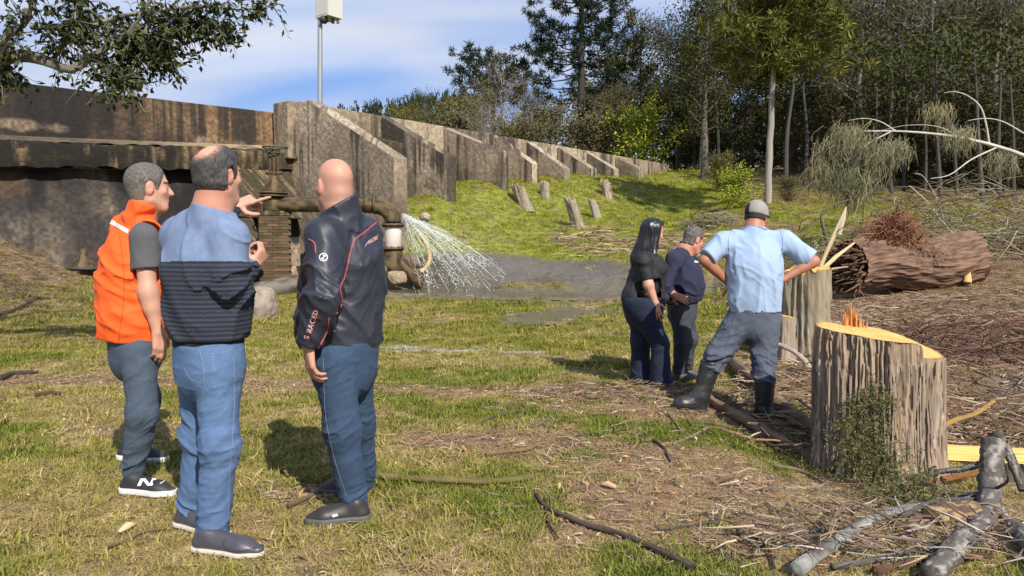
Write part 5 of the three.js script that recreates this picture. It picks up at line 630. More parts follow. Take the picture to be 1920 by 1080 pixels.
  const bootM = mCloth(0.42); const boot = (top, ank, heel, toe) => { const d = toe.clone().sub(heel).setY(0).normalize(), ax = ank.clone().sub(top).normalize(), e = ax.dot(top); const fb = unionF([{ f: capF(top.clone().addScaledVector(ax, -0.02), ank, 0.088, 0.066), k: 0.03 }, { f: capF(ank, heel.clone().addScaledVector(d, 0.06).add(V(0, 0.055, 0)), 0.064, 0.054), k: 0.03 }, { f: capF(heel.clone().addScaledVector(d, 0.06).add(V(0, 0.05, 0)), toe.clone().addScaledVector(d, -0.07).add(V(0, 0.046, 0)), 0.053, 0.056), k: 0.03 }, { f: capF(ank, toe.clone().addScaledVector(d, -0.10).add(V(0, 0.05, 0)), 0.058, 0.05), k: 0.04 }, { f: capF(toe.clone().addScaledVector(d, -0.07).add(V(0, 0.046, 0)), toe.clone().addScaledVector(d, -0.045).add(V(0, 0.04, 0)), 0.055, 0.045), k: 0.02 }]); const y0 = heel.y; const o = P.make('rubber_boot', (x, y, z) => smax(smax(fb(x, y, z) - 0.003 * folds(x, y, z, 8, 14, 3), y0 + 0.004 - y, 0.004), e - (ax.x * x + ax.y * y + ax.z * z), 0.006), [top, ank, heel, toe], 0.13, (x, y, z) => { const m = sstep(0.2, 0.6, fbm(x * 20, y * 20, z * 20, 3) + (y < y0 + 0.1 ? 0.25 : 0)); return mix3([0.020, 0.022, 0.022], [0.10, 0.085, 0.065], m * 0.5); }, bootM, 0.007); const pl = (x, y, z) => fb(x, y0 + 0.04, z) - 0.004; P.make('sole', (x, y, z) => smax(smax(pl(x, y, z), y - y0 - 0.03, 0.004), y0 - y, 0.004), [heel, toe], 0.12, () => [0.03, 0.028, 0.025], mCloth(0.8), 0.007, o); };
  const gy = (p) => { p.y = H(p.x + P.base.x, -(p.z + P.base.z)) - P.base.y; return p; };
  boot(J(1334, 679, -0.02), J(1314, 742, -0.04), gy(J(1326, 765, -0.04)), gy(J(1262, 752, -0.06))); boot(J(1434, 705, -0.10), J(1432, 772, -0.10), gy(J(1431, 794, -0.16)), gy(J(1442, 775, 0.14)));
}
// ---------- trees ----------
const gauss = (r) => (r() + r() + r() + r() - 2) * 1.0;
function leaf(g, p, d, n, L, w, c) {   // a pointed leaf: two triangles folded along the midrib
  const s = V().crossVectors(d, n).normalize(); const a = g.v(p.x, p.y, p.z, c), m = p.clone().addScaledVector(d, L * 0.5), t = p.clone().addScaledVector(d, L);
  const l = g.v(m.x + s.x * w + n.x * w * .3, m.y + s.y * w + n.y * w * .3, m.z + s.z * w + n.z * w * .3, c), r = g.v(m.x - s.x * w + n.x * w * .3, m.y - s.y * w + n.y * w * .3, m.z - s.z * w + n.z * w * .3, c), e = g.v(t.x, t.y, t.z, c); g.t(a, r, e); g.t(a, e, l);
}
const rdir = (r, up = 0) => { const z = r() * 2 - 1, a = r() * 2 * PI, q = sqrt(1 - z * z); return V(q * cos(a), z + up, q * sin(a)).normalize(); };
function treeGeo(seed, o) {
  const r = rng(seed), tg = new GB(), cg = new GB(), tips = [], bark = o.bark ?? [0.10, 0.085, 0.07]; const bcol = () => { const k = 0.75 + 0.5 * r(); return [bark[0] * k, bark[1] * k, bark[2] * k]; };
  const h = o.h, tp = []; let dx = 0, dz = 0; for (let i = 0; i <= 10; i++) { tp.push(V(dx, i / 10 * h * 0.93, dz)); dx += gauss(r) * h * 0.008 + (o.lean ?? 0) * h * 0.01; dz += gauss(r) * h * 0.008; }
  tg.sweep(tp, tp.map((_, i) => o.tr * (1.25 * exp(-i * 1.2) * 0.25 + 1 - i / 10 * 0.86)), 9, () => bcol(), 0.12, seed);
  for (let k = 0; k < o.limbs; k++) {
    const t = lerp(o.cb, 0.97, (k + r() * 0.8) / o.limbs), i0 = min(9, floor(t * 10)), b = tp[i0].clone().lerp(tp[i0 + 1], t * 10 - i0), prof = o.prof(clamp((t - o.cb) / (1 - o.cb))), L = o.cr * prof * (0.75 + 0.5 * r()), a = k * 2.4 + r() * 0.9, up = o.up ?? 0.5, pts = [b]; let d = V(cos(a), up * (0.6 + 0.8 * r()), sin(a)).normalize(); const n = 5;
    for (let i = 1; i <= n; i++) { d.add(rdir(r).multiplyScalar(0.28)).add(V(0, o.droop ?? 0.06, 0)).normalize(); pts.push(pts[i - 1].clone().addScaledVector(d, L / n)); }
    const r0 = o.tr * 0.38 * (1 - t * 0.6); tg.sweep(pts, pts.map((_, i) => r0 * (1 - i / n * 0.88)), 5, () => bcol());
    for (let i = 1; i <= n; i++) { if (i > 1) tips.push(pts[i]); const m = o.sub ?? 2; for (let q = 0; q < m; q++) { const e = pts[i].clone().addScaledVector(rdir(r, 0.25), L * 0.28 * (0.5 + r())); tg.sweep([pts[i], pts[i].clone().lerp(e, .5).add(V(0, 0.05, 0)), e], [r0 * 0.28, r0 * 0.18, r0 * 0.06], 3, () => bcol()); tips.push(e); } }
  }
  tips.push(tp[10]); const per = Math.ceil(o.leaves / tips.length), cr = o.clump;
  for (const t of tips) { const tone = 0.72 + 0.6 * r(), hue = r(), cc = mix3(o.leaf, o.leaf2 ?? o.leaf, hue); for (let k = 0; k < per; k++) { const q = rdir(r), rr = cr * pow(r(), 0.45); const p = V(t.x + q.x * rr, t.y + q.y * rr * 0.7, t.z + q.z * rr); const k2 = tone * (0.75 + 0.5 * r()), c = [cc[0] * k2, cc[1] * k2, cc[2] * k2]; const d = o.hang ? rdir(r, -o.hang) : q.clone().add(rdir(r)).add(V(0, 0.1, 0)).normalize(); leaf(cg, p, d, rdir(r, 0.6), o.ls * (0.7 + 0.6 * r()), o.ls * (o.lw ?? 0.26), c); } }
  return { trunk: tg.geo(), crown: cg.geo(), h, R: o.cr * 1.1, o };
}
const roundP = (t) => sqrt(max(0.06, 1 - (t * 1.6 - 0.6) ** 2 * 0.8)), coneP = (t) => 1.05 - t * 0.85, ovalP = (t) => 0.45 + 0.6 * sin(PI * min(1, t * 0.95 + 0.05));
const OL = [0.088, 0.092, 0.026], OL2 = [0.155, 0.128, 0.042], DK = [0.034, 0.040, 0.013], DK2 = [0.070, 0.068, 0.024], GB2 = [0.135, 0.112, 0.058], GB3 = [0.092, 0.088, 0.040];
const PT = {
  olive: treeGeo(1, { h: 11, tr: 0.22, limbs: 28, cb: 0.28, cr: 3.6, prof: roundP, leaves: 9000, clump: 0.62, ls: 0.17, leaf: OL, leaf2: OL2, up: 0.7 }),
  dark: treeGeo(2, { h: 16, tr: 0.26, limbs: 32, sub: 1, cb: 0.25, cr: 3.4, prof: ovalP, leaves: 10500, clump: 0.75, ls: 0.185, leaf: DK, leaf2: DK2, up: 0.45 }),
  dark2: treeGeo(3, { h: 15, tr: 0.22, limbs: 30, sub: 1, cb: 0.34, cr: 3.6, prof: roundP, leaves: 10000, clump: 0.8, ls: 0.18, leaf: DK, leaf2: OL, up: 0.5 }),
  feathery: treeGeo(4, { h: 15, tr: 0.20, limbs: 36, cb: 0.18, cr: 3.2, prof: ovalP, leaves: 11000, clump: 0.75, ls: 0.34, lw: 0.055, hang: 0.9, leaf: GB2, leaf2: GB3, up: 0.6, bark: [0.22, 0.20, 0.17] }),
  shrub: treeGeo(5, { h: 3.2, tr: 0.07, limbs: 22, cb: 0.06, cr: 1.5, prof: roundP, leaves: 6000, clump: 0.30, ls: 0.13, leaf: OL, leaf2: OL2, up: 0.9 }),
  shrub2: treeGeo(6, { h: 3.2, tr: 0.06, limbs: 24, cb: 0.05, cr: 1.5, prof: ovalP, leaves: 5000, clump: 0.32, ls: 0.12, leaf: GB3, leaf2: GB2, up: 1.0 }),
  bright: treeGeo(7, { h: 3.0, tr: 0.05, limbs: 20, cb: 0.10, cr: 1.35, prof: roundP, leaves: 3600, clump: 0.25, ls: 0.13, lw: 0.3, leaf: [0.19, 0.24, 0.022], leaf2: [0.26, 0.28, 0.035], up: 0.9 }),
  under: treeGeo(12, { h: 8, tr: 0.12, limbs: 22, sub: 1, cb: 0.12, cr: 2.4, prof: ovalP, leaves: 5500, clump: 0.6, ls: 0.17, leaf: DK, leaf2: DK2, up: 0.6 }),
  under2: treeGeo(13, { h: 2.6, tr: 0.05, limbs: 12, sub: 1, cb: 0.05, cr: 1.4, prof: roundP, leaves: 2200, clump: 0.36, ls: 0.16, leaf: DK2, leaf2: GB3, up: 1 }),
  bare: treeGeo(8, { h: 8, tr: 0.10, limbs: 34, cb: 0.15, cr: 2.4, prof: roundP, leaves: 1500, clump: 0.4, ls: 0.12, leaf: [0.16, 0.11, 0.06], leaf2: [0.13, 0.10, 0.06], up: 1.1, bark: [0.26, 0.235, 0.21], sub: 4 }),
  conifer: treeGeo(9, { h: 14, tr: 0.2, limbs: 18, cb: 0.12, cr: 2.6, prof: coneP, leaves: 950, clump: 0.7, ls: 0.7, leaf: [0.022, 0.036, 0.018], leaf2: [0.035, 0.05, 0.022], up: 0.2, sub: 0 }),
};
const mBark = vmat(0.95), soft = (rough, sp) => new THREE.MeshPhysicalMaterial({ vertexColors: true, roughness: rough, specularIntensity: sp, side: THREE.DoubleSide }), mLeaf = soft(0.9, 0.25), mDull = soft(0.95, 0.4);
const flip = rng(900);
function plant(kind, name, label, px, ytop, Z, wpx, category = 'tree', group, sink = 0.1) {
  const p = PT[kind], x = pp(px, Z), y = H(x, Z) - sink, hh = at(px, ytop, Z).y - y; const o = thing(name, label, category, V(x, y, -Z), group); mesh('trunk', p.trunk, mBark, o); mesh('crown', p.crown, mLeaf, o); const sx = wpx / FPX * Z / (2 * p.R) / 0.9; o.scale.set(sx, hh / p.h, sx * (0.85 + 0.3 * flip())); o.rotation.y = flip() * 6.28; return o;
}
// distant firs on the hill
for (let k = 0; k < 30; k++) { const px = 640 + k * 8.6 + gauss(flip) * 6, Z = 120 + 50 * flip(), base = 188 - sstep(640, 860, px) * 20; plant('conifer', 'conifer', 'small dark conifer on the far hill above the dam crest', px, base + gauss(flip) * 6 + (px < 665 ? 8 : 0), Z, 22 + 16 * flip(), 'tree', 'conifers on the far hill', 8); }
plant('dark', 'conifer', 'taller dark conifer standing out of the far hill line', 797, 165, 75, 70); plant('olive', 'broadleaf_tree', 'dull green tree behind the dam, left of the bare grey tree', 850, 186, 62, 130); plant('olive', 'broadleaf_tree', 'low green tree rising over the crest near the far hill', 770, 196, 66, 110);
plant('olive', 'broadleaf_tree', 'brown-tinged tree behind the bare grey tree', 905, 168, 58, 130); plant('bare', 'bare_tree', 'leafless pale grey tree behind the dam', 940, 118, 48, 170); plant('bare', 'bare_tree', 'thin leafless sapling beside the pale grey tree', 905, 190, 46, 120); plant('feathery', 'feathery_tree', 'brownish feathery tree right of the bare grey tree', 985, 140, 54, 110);
plant('shrub', 'shrub', 'yellow-green shrub behind the dam below the bare tree', 962, 232, 46, 90, 'shrub'); plant('shrub2', 'shrub', 'grey-green shrub behind the dam, left of the tall araucaria trunk', 1030, 205, 47, 130, 'shrub'); plant('shrub2', 'shrub', 'olive shrub at the foot of the tall araucaria', 1100, 228, 46, 120, 'shrub'); plant('shrub', 'shrub', 'broad dull shrub left of the bright green sapling', 1150, 215, 47, 120, 'shrub'); plant('shrub2', 'shrub', 'shrub low behind the dam between crest and bare tree', 860, 215, 50, 130, 'shrub'); plant('shrub2', 'shrub', 'dry brown shrub behind the dam under the feathery tree', 1000, 235, 44, 90, 'shrub');
plant('olive', 'broadleaf_tree', 'rounded olive-green tree between the araucaria and the forest', 1205, 35, 52, 210); plant('dark2', 'broadleaf_tree', 'dark tree behind the rounded olive-green tree', 1150, 95, 58, 110); plant('feathery', 'feathery_tree', 'feathery green tree right of the araucaria trunk', 1140, 150, 50, 120); plant('dark', 'broadleaf_tree', 'dark tree at the forest edge beside the rounded olive tree', 1268, 60, 50, 130);
plant('bright', 'sapling', 'bright yellow-green sapling at the far end of the dam', 1200, 208, 43.5, 120); plant('bright', 'leafy_bush', 'bright green leafy bush behind the man with the cap', 1376, 322, 26, 92, 'bush'); plant('shrub2', 'shrub', 'pale small shrub right of the slender light trunk', 1475, 335, 27, 70, 'shrub'); plant('shrub', 'shrub', 'small shrub above the bright leafy bush', 1350, 295, 33, 60, 'shrub');
// the forest on the right: tall trees in rows
const FG = 'tall trees of the forest on the right', fl = ['tall dark tree in the dense forest on the right', 'tall grey-brown feathery tree in the forest on the right'];
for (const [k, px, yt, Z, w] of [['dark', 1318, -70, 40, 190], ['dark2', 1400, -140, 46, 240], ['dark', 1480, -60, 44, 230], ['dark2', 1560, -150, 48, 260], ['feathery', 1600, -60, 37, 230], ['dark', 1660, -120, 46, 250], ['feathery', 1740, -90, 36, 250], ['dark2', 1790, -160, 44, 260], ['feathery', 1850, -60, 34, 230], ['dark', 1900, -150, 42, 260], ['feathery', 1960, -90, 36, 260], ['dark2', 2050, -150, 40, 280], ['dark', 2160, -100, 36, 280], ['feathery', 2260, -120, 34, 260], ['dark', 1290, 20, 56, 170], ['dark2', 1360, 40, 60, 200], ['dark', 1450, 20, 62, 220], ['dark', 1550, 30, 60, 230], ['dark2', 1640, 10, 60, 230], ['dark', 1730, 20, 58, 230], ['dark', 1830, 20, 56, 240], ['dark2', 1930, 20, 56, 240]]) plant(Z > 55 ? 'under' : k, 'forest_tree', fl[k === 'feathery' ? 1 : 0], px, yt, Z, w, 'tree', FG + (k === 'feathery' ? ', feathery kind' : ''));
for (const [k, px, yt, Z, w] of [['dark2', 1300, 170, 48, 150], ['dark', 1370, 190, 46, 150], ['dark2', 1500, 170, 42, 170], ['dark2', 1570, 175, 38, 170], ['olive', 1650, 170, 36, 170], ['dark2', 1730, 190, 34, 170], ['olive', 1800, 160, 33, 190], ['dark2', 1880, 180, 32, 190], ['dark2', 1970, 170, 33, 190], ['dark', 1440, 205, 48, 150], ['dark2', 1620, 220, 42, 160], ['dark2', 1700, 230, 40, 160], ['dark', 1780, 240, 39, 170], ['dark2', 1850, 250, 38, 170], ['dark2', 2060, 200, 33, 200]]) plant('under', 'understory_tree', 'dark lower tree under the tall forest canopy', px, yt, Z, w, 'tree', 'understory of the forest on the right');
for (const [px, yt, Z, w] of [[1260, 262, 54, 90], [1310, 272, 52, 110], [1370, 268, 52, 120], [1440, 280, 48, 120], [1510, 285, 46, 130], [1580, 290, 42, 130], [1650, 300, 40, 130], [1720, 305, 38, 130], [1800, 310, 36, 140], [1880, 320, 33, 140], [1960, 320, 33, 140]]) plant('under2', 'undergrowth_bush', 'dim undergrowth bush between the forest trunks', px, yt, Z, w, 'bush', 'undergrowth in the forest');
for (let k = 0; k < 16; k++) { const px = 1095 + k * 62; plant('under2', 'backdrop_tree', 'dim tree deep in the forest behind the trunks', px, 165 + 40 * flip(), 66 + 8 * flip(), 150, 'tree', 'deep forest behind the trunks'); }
// slim trunks one can tell apart at the forest edge
{ const r = rng(61); for (const [px, y0, Z, w, lean] of [[1310, 215, 44, 7, 4], [1345, 250, 43, 6, -3], [1470, 240, 34, 9, 22], [1505, 260, 36, 7, 3], [1600, 280, 34, 6, -5], [1668, 270, 31, 7, 4], [1690, 285, 33, 6, 6], [1760, 260, 30, 8, -4], [1790, 250, 31, 7, 3], [1838, 250, 28, 9, -12], [1870, 260, 29, 8, 6], [1895, 250, 30, 7, 0], [1640, 290, 33, 5, 2], [1730, 280, 32, 6, 5]]) { const x = pp(px, Z), b = V(x, H(x, Z) - 0.1, -Z), top = at(px + lean, y0 - 160, Z), pts = smoothPts([b, b.clone().lerp(top, .4).add(V(gauss(r) * .12, 0, 0)), b.clone().lerp(top, .75).add(V(gauss(r) * .15, 0, 0)), top], 12), w0 = w / FPX * Z / 2; const o = thing('slim_tree', 'slim dark trunk standing at the shaded forest edge', 'tree', b, 'slim trunks at the forest edge'); mesh('trunk', new GB().sweep(pts.map((p) => p.clone().sub(b)), pts.map((_, i) => w0 * (1.1 - i / 14)), 7, (t) => { const k = 0.8 + 0.4 * r(); return [0.060 * k, 0.052 * k, 0.044 * k]; }).geo(), mBark, o); const cg = new GB(); for (let k = 0; k < 260; k++) leaf(cg, top.clone().sub(b).add(V(gauss(r) * .9, gauss(r) * 1.1, gauss(r) * .9)), rdir(r), rdir(r, .5), 0.22, 0.05, [0.035 + .03 * r(), 0.045 + .03 * r(), 0.018]); mesh('crown', cg.geo(), mLeaf, o); } }

// araucarias: whorled, upswept branches with tufts of stiff needles at the ends
function araucaria(label, px, ybase, ytop, Z, o) {
  const x = pp(px, Z), b = V(x, H(x, Z) - 0.2, -Z), hh = at(px, ytop, Z).y - b.y, T = thing('araucaria', label, 'tree', b), r = rng(o.seed), tg = new GB(), cg = new GB(); const col = () => { const k = 0.8 + 0.4 * r(); return [o.bark[0] * k, o.bark[1] * k, o.bark[2] * k]; };
  const tp = Array.from({ length: 14 }, (_, i) => V((o.lean ?? 0) * i / 13 + 0.025 * gauss(r), i / 13 * hh, 0)); tg.sweep(tp, tp.map((_, i) => o.tr * (1.05 - i / 13 * 0.65)), 10, col, 0.08, o.seed); mesh('trunk', tg.geo(), mBark, T);
  const bg = new GB(), tuft = (p, R, n) => { const tone = 0.7 + 0.6 * r(); for (let k = 0; k < n; k++) { const d = rdir(r, 0.15), s = tone * (0.7 + 0.6 * r()); leaf(cg, p.clone().addScaledVector(rdir(r), R * 0.45 * r()), d, rdir(r), R * (0.6 + 0.5 * r()), R * o.nw, [o.leaf[0] * s, o.leaf[1] * s, o.leaf[2] * s]); } };
  for (let w = 0; w < o.whorls; w++) { const t = w / (o.whorls - 1), y = lerp(o.low, 0.99, t) * hh, L = o.len(t); const nb = o.nb; for (let k = 0; k < nb; k++) { if (r() < (o.gap ?? 0.12)) continue; const a = k / nb * 2 * PI + w * 0.7 + r() * 0.5, l = L * (0.75 + 0.45 * r()), dn = o.sag * l * (1 - t * 0.6), s = V((o.lean ?? 0) * y / hh, y, 0), pt = (q) => s.clone().add(V(cos(a) * l * q, -dn * sin(PI * min(1, q * 0.85)) + l * o.lift * q * q * q, sin(a) * l * q)); const pts = Array.from({ length: 8 }, (_, i) => pt(i / 7)); bg.sweep(pts, pts.map((_, i) => o.tr * 0.17 * (1 - i / 7 * 0.75)), 5, col); const m = o.tufts; for (let q = 0; q < m; q++) { const c = pt(lerp(o.from, 1.02, q / (m - 1))).add(V(gauss(r), gauss(r) + 0.25, gauss(r)).multiplyScalar(o.R * 0.55)); tuft(c, o.R * (0.7 + 0.5 * r()), o.n); if (q > m - 3) tuft(c.clone().add(V(gauss(r), gauss(r), gauss(r)).multiplyScalar(o.R)), o.R * 0.8, o.n); } } }
  mesh('branches', bg.geo(), mBark, T); mesh('crown', cg.geo(), mLeaf, T);
}
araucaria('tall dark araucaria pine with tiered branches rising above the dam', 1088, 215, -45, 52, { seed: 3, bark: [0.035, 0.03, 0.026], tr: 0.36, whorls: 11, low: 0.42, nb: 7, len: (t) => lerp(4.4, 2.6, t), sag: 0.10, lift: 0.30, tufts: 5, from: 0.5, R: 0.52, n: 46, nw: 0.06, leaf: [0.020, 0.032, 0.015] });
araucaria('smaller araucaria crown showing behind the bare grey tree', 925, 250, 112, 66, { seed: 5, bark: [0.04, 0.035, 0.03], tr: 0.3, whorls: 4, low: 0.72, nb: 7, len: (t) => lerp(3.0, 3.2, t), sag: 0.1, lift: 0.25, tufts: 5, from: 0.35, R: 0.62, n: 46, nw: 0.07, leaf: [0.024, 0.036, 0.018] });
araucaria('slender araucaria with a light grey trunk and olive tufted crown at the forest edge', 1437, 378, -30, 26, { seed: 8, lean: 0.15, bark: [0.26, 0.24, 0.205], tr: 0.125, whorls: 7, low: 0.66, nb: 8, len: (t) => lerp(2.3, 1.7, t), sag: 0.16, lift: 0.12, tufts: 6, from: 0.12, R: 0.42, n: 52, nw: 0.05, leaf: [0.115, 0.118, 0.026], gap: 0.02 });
// overhanging tree at the upper left, its trunk just out of the picture
{
  const Z = 7.2, base = V(pp(-330, Z), 0, -Z); base.y = H(base.x, Z) - 0.05; const T = thing('overhanging_tree', 'broadleaf tree reaching in over the dam at the top left', 'tree', base), L = (px, py, dz = 0) => at(px, py, Z + dz).sub(base), tg = new GB(), cg = new GB(), r = rng(17);
  const bark = (t) => { const n = r(); return n > 0.8 ? [0.30, 0.29, 0.25] : [0.10 + 0.05 * n, 0.09 + 0.04 * n, 0.075 + 0.03 * n]; };
  const tk = smoothPts([V(0, 0, 0), V(0.1, 1.2, 0), L(-250, 230), L(-120, 175)], 16); tg.sweep(tk, tk.map((_, i) => 0.2 - 0.008 * i), 10, bark, 0.1, 2);
  const limbs = [[[-130, 178], [-40, 140], [15, 108], [60, 106], [95, 118], [132, 131], [165, 112], [205, 85], [240, 62], [270, 20], [300, -30]], [[-60, 150], [-10, 118], [4, 95], [14, 70], [50, 40], [60, 0], [70, -40]], [[165, 112], [200, 120], [225, 140], [240, 168]], [[60, 50], [110, 50], [170, 48], [230, 30], [300, 20], [380, 12], [450, 18], [512, 12]], [[240, 62], [275, 75], [305, 100], [318, 118]], [[95, 118], [120, 80], [140, 40], [150, -10]], [[-20, 130], [-5, 128], [20, 138]], [[205, 85], [260, 90], [300, 70], [350, 50]], [[300, 20], [340, 40], [400, 45], [430, 55]]];
  limbs.forEach((l, i) => { const dz = gauss(r) * 0.35, pts = smoothPts(l.map(([a, b], k) => L(a, b, dz * k / l.length)), 22), r0 = [0.075, 0.05, 0.02, 0.035, 0.02, 0.025, 0.02, 0.018, 0.016][i]; tg.sweep(pts, pts.map((_, k) => r0 * (1 - k / 22 * 0.85)), 8, bark, 0.15, i);
    const start = [0.55, 0.35, 0.1, 0.2, 0.1, 0.2, 0.5, 0.1, 0.1][i]; pts.forEach((p, k) => { const t = k / 22; if (t < start) return; const m = i === 3 ? 5 : i < 2 ? 3 : 5; for (let q = 0; q < m; q++) { const e = p.clone().add(V(gauss(r), gauss(r) - 0.15, gauss(r)).multiplyScalar(0.34 * (i === 3 ? 0.62 : 1) * (1 - 0.3 * t))); tg.sweep([p, p.clone().lerp(e, .5).add(V(0, .02, 0)), e], [0.006, 0.004, 0.002], 4, bark); const n = 5 + floor(r() * 4); for (let j = 0; j < n; j++) { const c = 0.6 + 0.8 * r(); const lit = r() > 0.85 ? 1.5 : 1; leaf(cg, p.clone().lerp(e, 0.3 + 0.7 * r()).add(V(gauss(r), gauss(r), gauss(r)).multiplyScalar(0.035)), rdir(r, -0.45), rdir(r, 0.8), 0.058 + 0.03 * r(), 0.015 + 0.006 * r(), [0.040 * c * lit, 0.052 * c * lit, 0.014 * c * lit]); } } }); });
  // the crown goes on above and to the left of the picture
  for (let k = 0; k < 150; k++) { const p = L(-420 + 560 * r(), -140 - 330 * r(), gauss(r) * 1.6); for (let j = 0; j < 26; j++) { const c = 0.6 + 0.8 * r(); leaf(cg, p.clone().add(V(gauss(r), gauss(r), gauss(r)).multiplyScalar(0.22)), rdir(r, -0.4), rdir(r, .8), 0.075, 0.019, [0.030 * c, 0.048 * c, 0.016 * c]); } }
  const up = smoothPts([L(-190, 205), L(-200, 60), L(-150, -120), L(-120, -300)], 14); tg.sweep(up, up.map((_, i) => 0.10 - 0.005 * i), 8, bark); const up2 = smoothPts([L(-200, 60), L(-60, -120), L(60, -250)], 12); tg.sweep(up2, up2.map((_, i) => 0.05 - 0.003 * i), 7, bark);
  mesh('trunk', tg.geo(), mBark, T); mesh('crown', cg.geo(), soft(0.6, 0.35), T);
}
// ---------- stumps, logs, branches ----------
const CUT = [[0.62, 0.36, 0.105], [0.70, 0.43, 0.14], [0.55, 0.26, 0.075]];
const lift = (p, h) => { p.y = H(p.x, -p.z) + h; return p; };
// bark: deep vertical furrows on a trunk of any outline; top may be a slanted or stepped cut
function stumpGeo(o) {
  const g = new GB(), nA = o.nA ?? 140, nY = o.nY ?? 46, rows = [];
  for (let j = 0; j <= nY; j++) { const row = []; for (let i = 0; i <= nA; i++) { const a = (i % nA) / nA * 2 * PI, t = j / nY; let R = o.R(a) * (1 + (o.flare ?? 0.25) * pow(1 - t, 3)); const ca = cos(a), sa = sin(a); const yTop = o.top(ca * o.R(a), sa * o.R(a)), y = lerp(-0.15, yTop, t); const aw = a + 0.035 * vn(a * 6, y * 4, 5) + 0.02 * vn(a * 14, y * 11, 2), F0 = o.fur ?? 14, fu = abs(vn(aw * F0, y * 1.3, o.seed)) * 0.62 + abs(vn(aw * F0 * 2.3, y * 2.6, o.seed + 1)) * 0.45, f2 = vn(aw * F0 * 4, y * 7, o.seed + 3); R += (o.dep ?? 0.022) * (fu * 1.6 - 0.5) + (o.dep ?? 0.022) * 0.16 * f2; const k = clamp(0.35 + fu * 1.3 + 0.3 * f2); const c = mix3(o.c0, o.c1, k), lich = sstep(0.62, 0.8, vn(a * 9, y * 9, o.seed + 9)); row.push(g.v(ca * R + (o.lean ?? 0) * y, y, sa * R, mix3(c, [0.42, 0.40, 0.34], lich * 0.55), a, y)); } rows.push(row); }
  for (let j = 0; j < nY; j++) for (let i = 0; i < nA; i++) g.q(rows[j][i], rows[j + 1][i], rows[j + 1][i + 1], rows[j][i + 1]);
  return g.geo();
}
function cutGeo(o, sub = 30) {   // the sawn face, following the outline; saw marks as fine ridges
  const g = new GB(), nA = o.nA ?? 140, rows = []; for (let k = 0; k <= sub; k++) { const row = []; for (let i = 0; i <= nA; i++) { const a = (i % nA) / nA * 2 * PI, q = k / sub, R = (o.R(a) + 0.004) * q, x = cos(a) * R, z = sin(a) * R; const y = o.top(x, z) + 0.004 * vn(x * 9 + z * 30, z * 60, 3) + 0.002; const grain = vn(x * 7, z * 70, 5) * 0.5 + vn(q * 26 + vn(x * 8, z * 8), 3, 1) * 0.35, c = grain > 0 ? mix3(CUT[0], CUT[1], grain) : mix3(CUT[0], CUT[2], -grain * 1.0); row.push(g.v(x + (o.lean ?? 0) * y, y, z, q > 0.965 ? mix3(c, [0.20, 0.12, 0.07], 0.7) : c, x, z)); } rows.push(row); }
  for (let k = 0; k < sub; k++) for (let i = 0; i < nA; i++) g.q(rows[k][i], rows[k][i + 1], rows[k + 1][i + 1], rows[k + 1][i]); return g.geo();
}
const mWood = vmat(0.75), mSplit = mat(0.58, 0.26, 0.07, 0.8), mPlank = mat(0.66, 0.42, 0.14, 0.75);
const splinter = (g, b, d, L, w, c) => { const t = b.clone().addScaledVector(d, L); g.sweep([b, b.clone().lerp(t, .6), t], [w, w * 0.75, w * 0.1], 5, c); };
{ // the large fresh stump in front
  const b = lift(at(1642, 890, 5.05), 0), S = thing('large_stump', 'large fresh stump with shaggy bark and a bright orange stepped cut', 'stump', b), sc = 5.05 / FPX; const hTop = (885 - 618) * sc;
  const o = { seed: 4, nA: 360, nY: 70, fur: 22, dep: 0.036, flare: 0.16, lean: -0.03, c0: [0.040, 0.028, 0.021], c1: [0.345, 0.25, 0.17], R: (a) => 0.375 * (1 + 0.07 * cos(2 * a + 0.4) - 0.10 * exp(-(((a - 1.35) / 0.22) ** 2)) + 0.04 * sin(5 * a)), top: (x, z) => { const up = hTop + 0.005 - 0.13 * (x + 0.1) - 0.06 * z, lowr = hTop - 0.065 - 0.22 * (x - 0.12) - 0.20 * z; return lerp(up, min(up, lowr), sstep(0.145, 0.165, x + 0.05 * z)); } };
  mesh('bark', stumpGeo(o), vmat(0.95), S); mesh('cut_face', cutGeo(o, 34), mWood, S).userData.label = 'bright orange sawn top of the stump';
  const g = new GB(), r = rng(3); for (let k = 0; k < 26; k++) { const x = -0.09 + 0.055 * gauss(r) + (r() < .3 ? 0.08 * r() : 0); splinter(g, V(x, o.top(x, -0.22) - 0.01, -0.2 - 0.08 * r()), V(gauss(r) * .08, 1, gauss(r) * .08), (0.05 + 0.13 * r() * exp(-(((x + 0.09) / 0.05) ** 2)) + 0.02), 0.007, [0.55, 0.24, 0.06]); } mesh('splinters', g.geo(), mWood, S).userData.kind = 'stuff';
  // loose bark strips hanging on the trunk
  const bs = new GB(); for (let k = 0; k < 330; k++) { const a = r() * 6.28, y0 = 0.15 + 0.75 * r(), L = 0.12 + 0.3 * r(), R = o.R(a) + 0.02, w = gauss(r) * .05, p = (q) => V(cos(a + w * q) * (R + 0.02 * q * (1 - y0)) - 0.03 * y0, max(-0.1, min(y0 - L * q, hTop - 0.16)), sin(a + w * q) * (R + 0.02 * q)); const k2 = 0.7 + 0.6 * r(); bs.sweep([p(0), p(.5), p(1)], [0.004, 0.008, 0.003], 4, [0.25 * k2, 0.195 * k2, 0.15 * k2]); } mesh('bark_strips', bs.geo(), mDull, S).userData.kind = 'stuff';
}
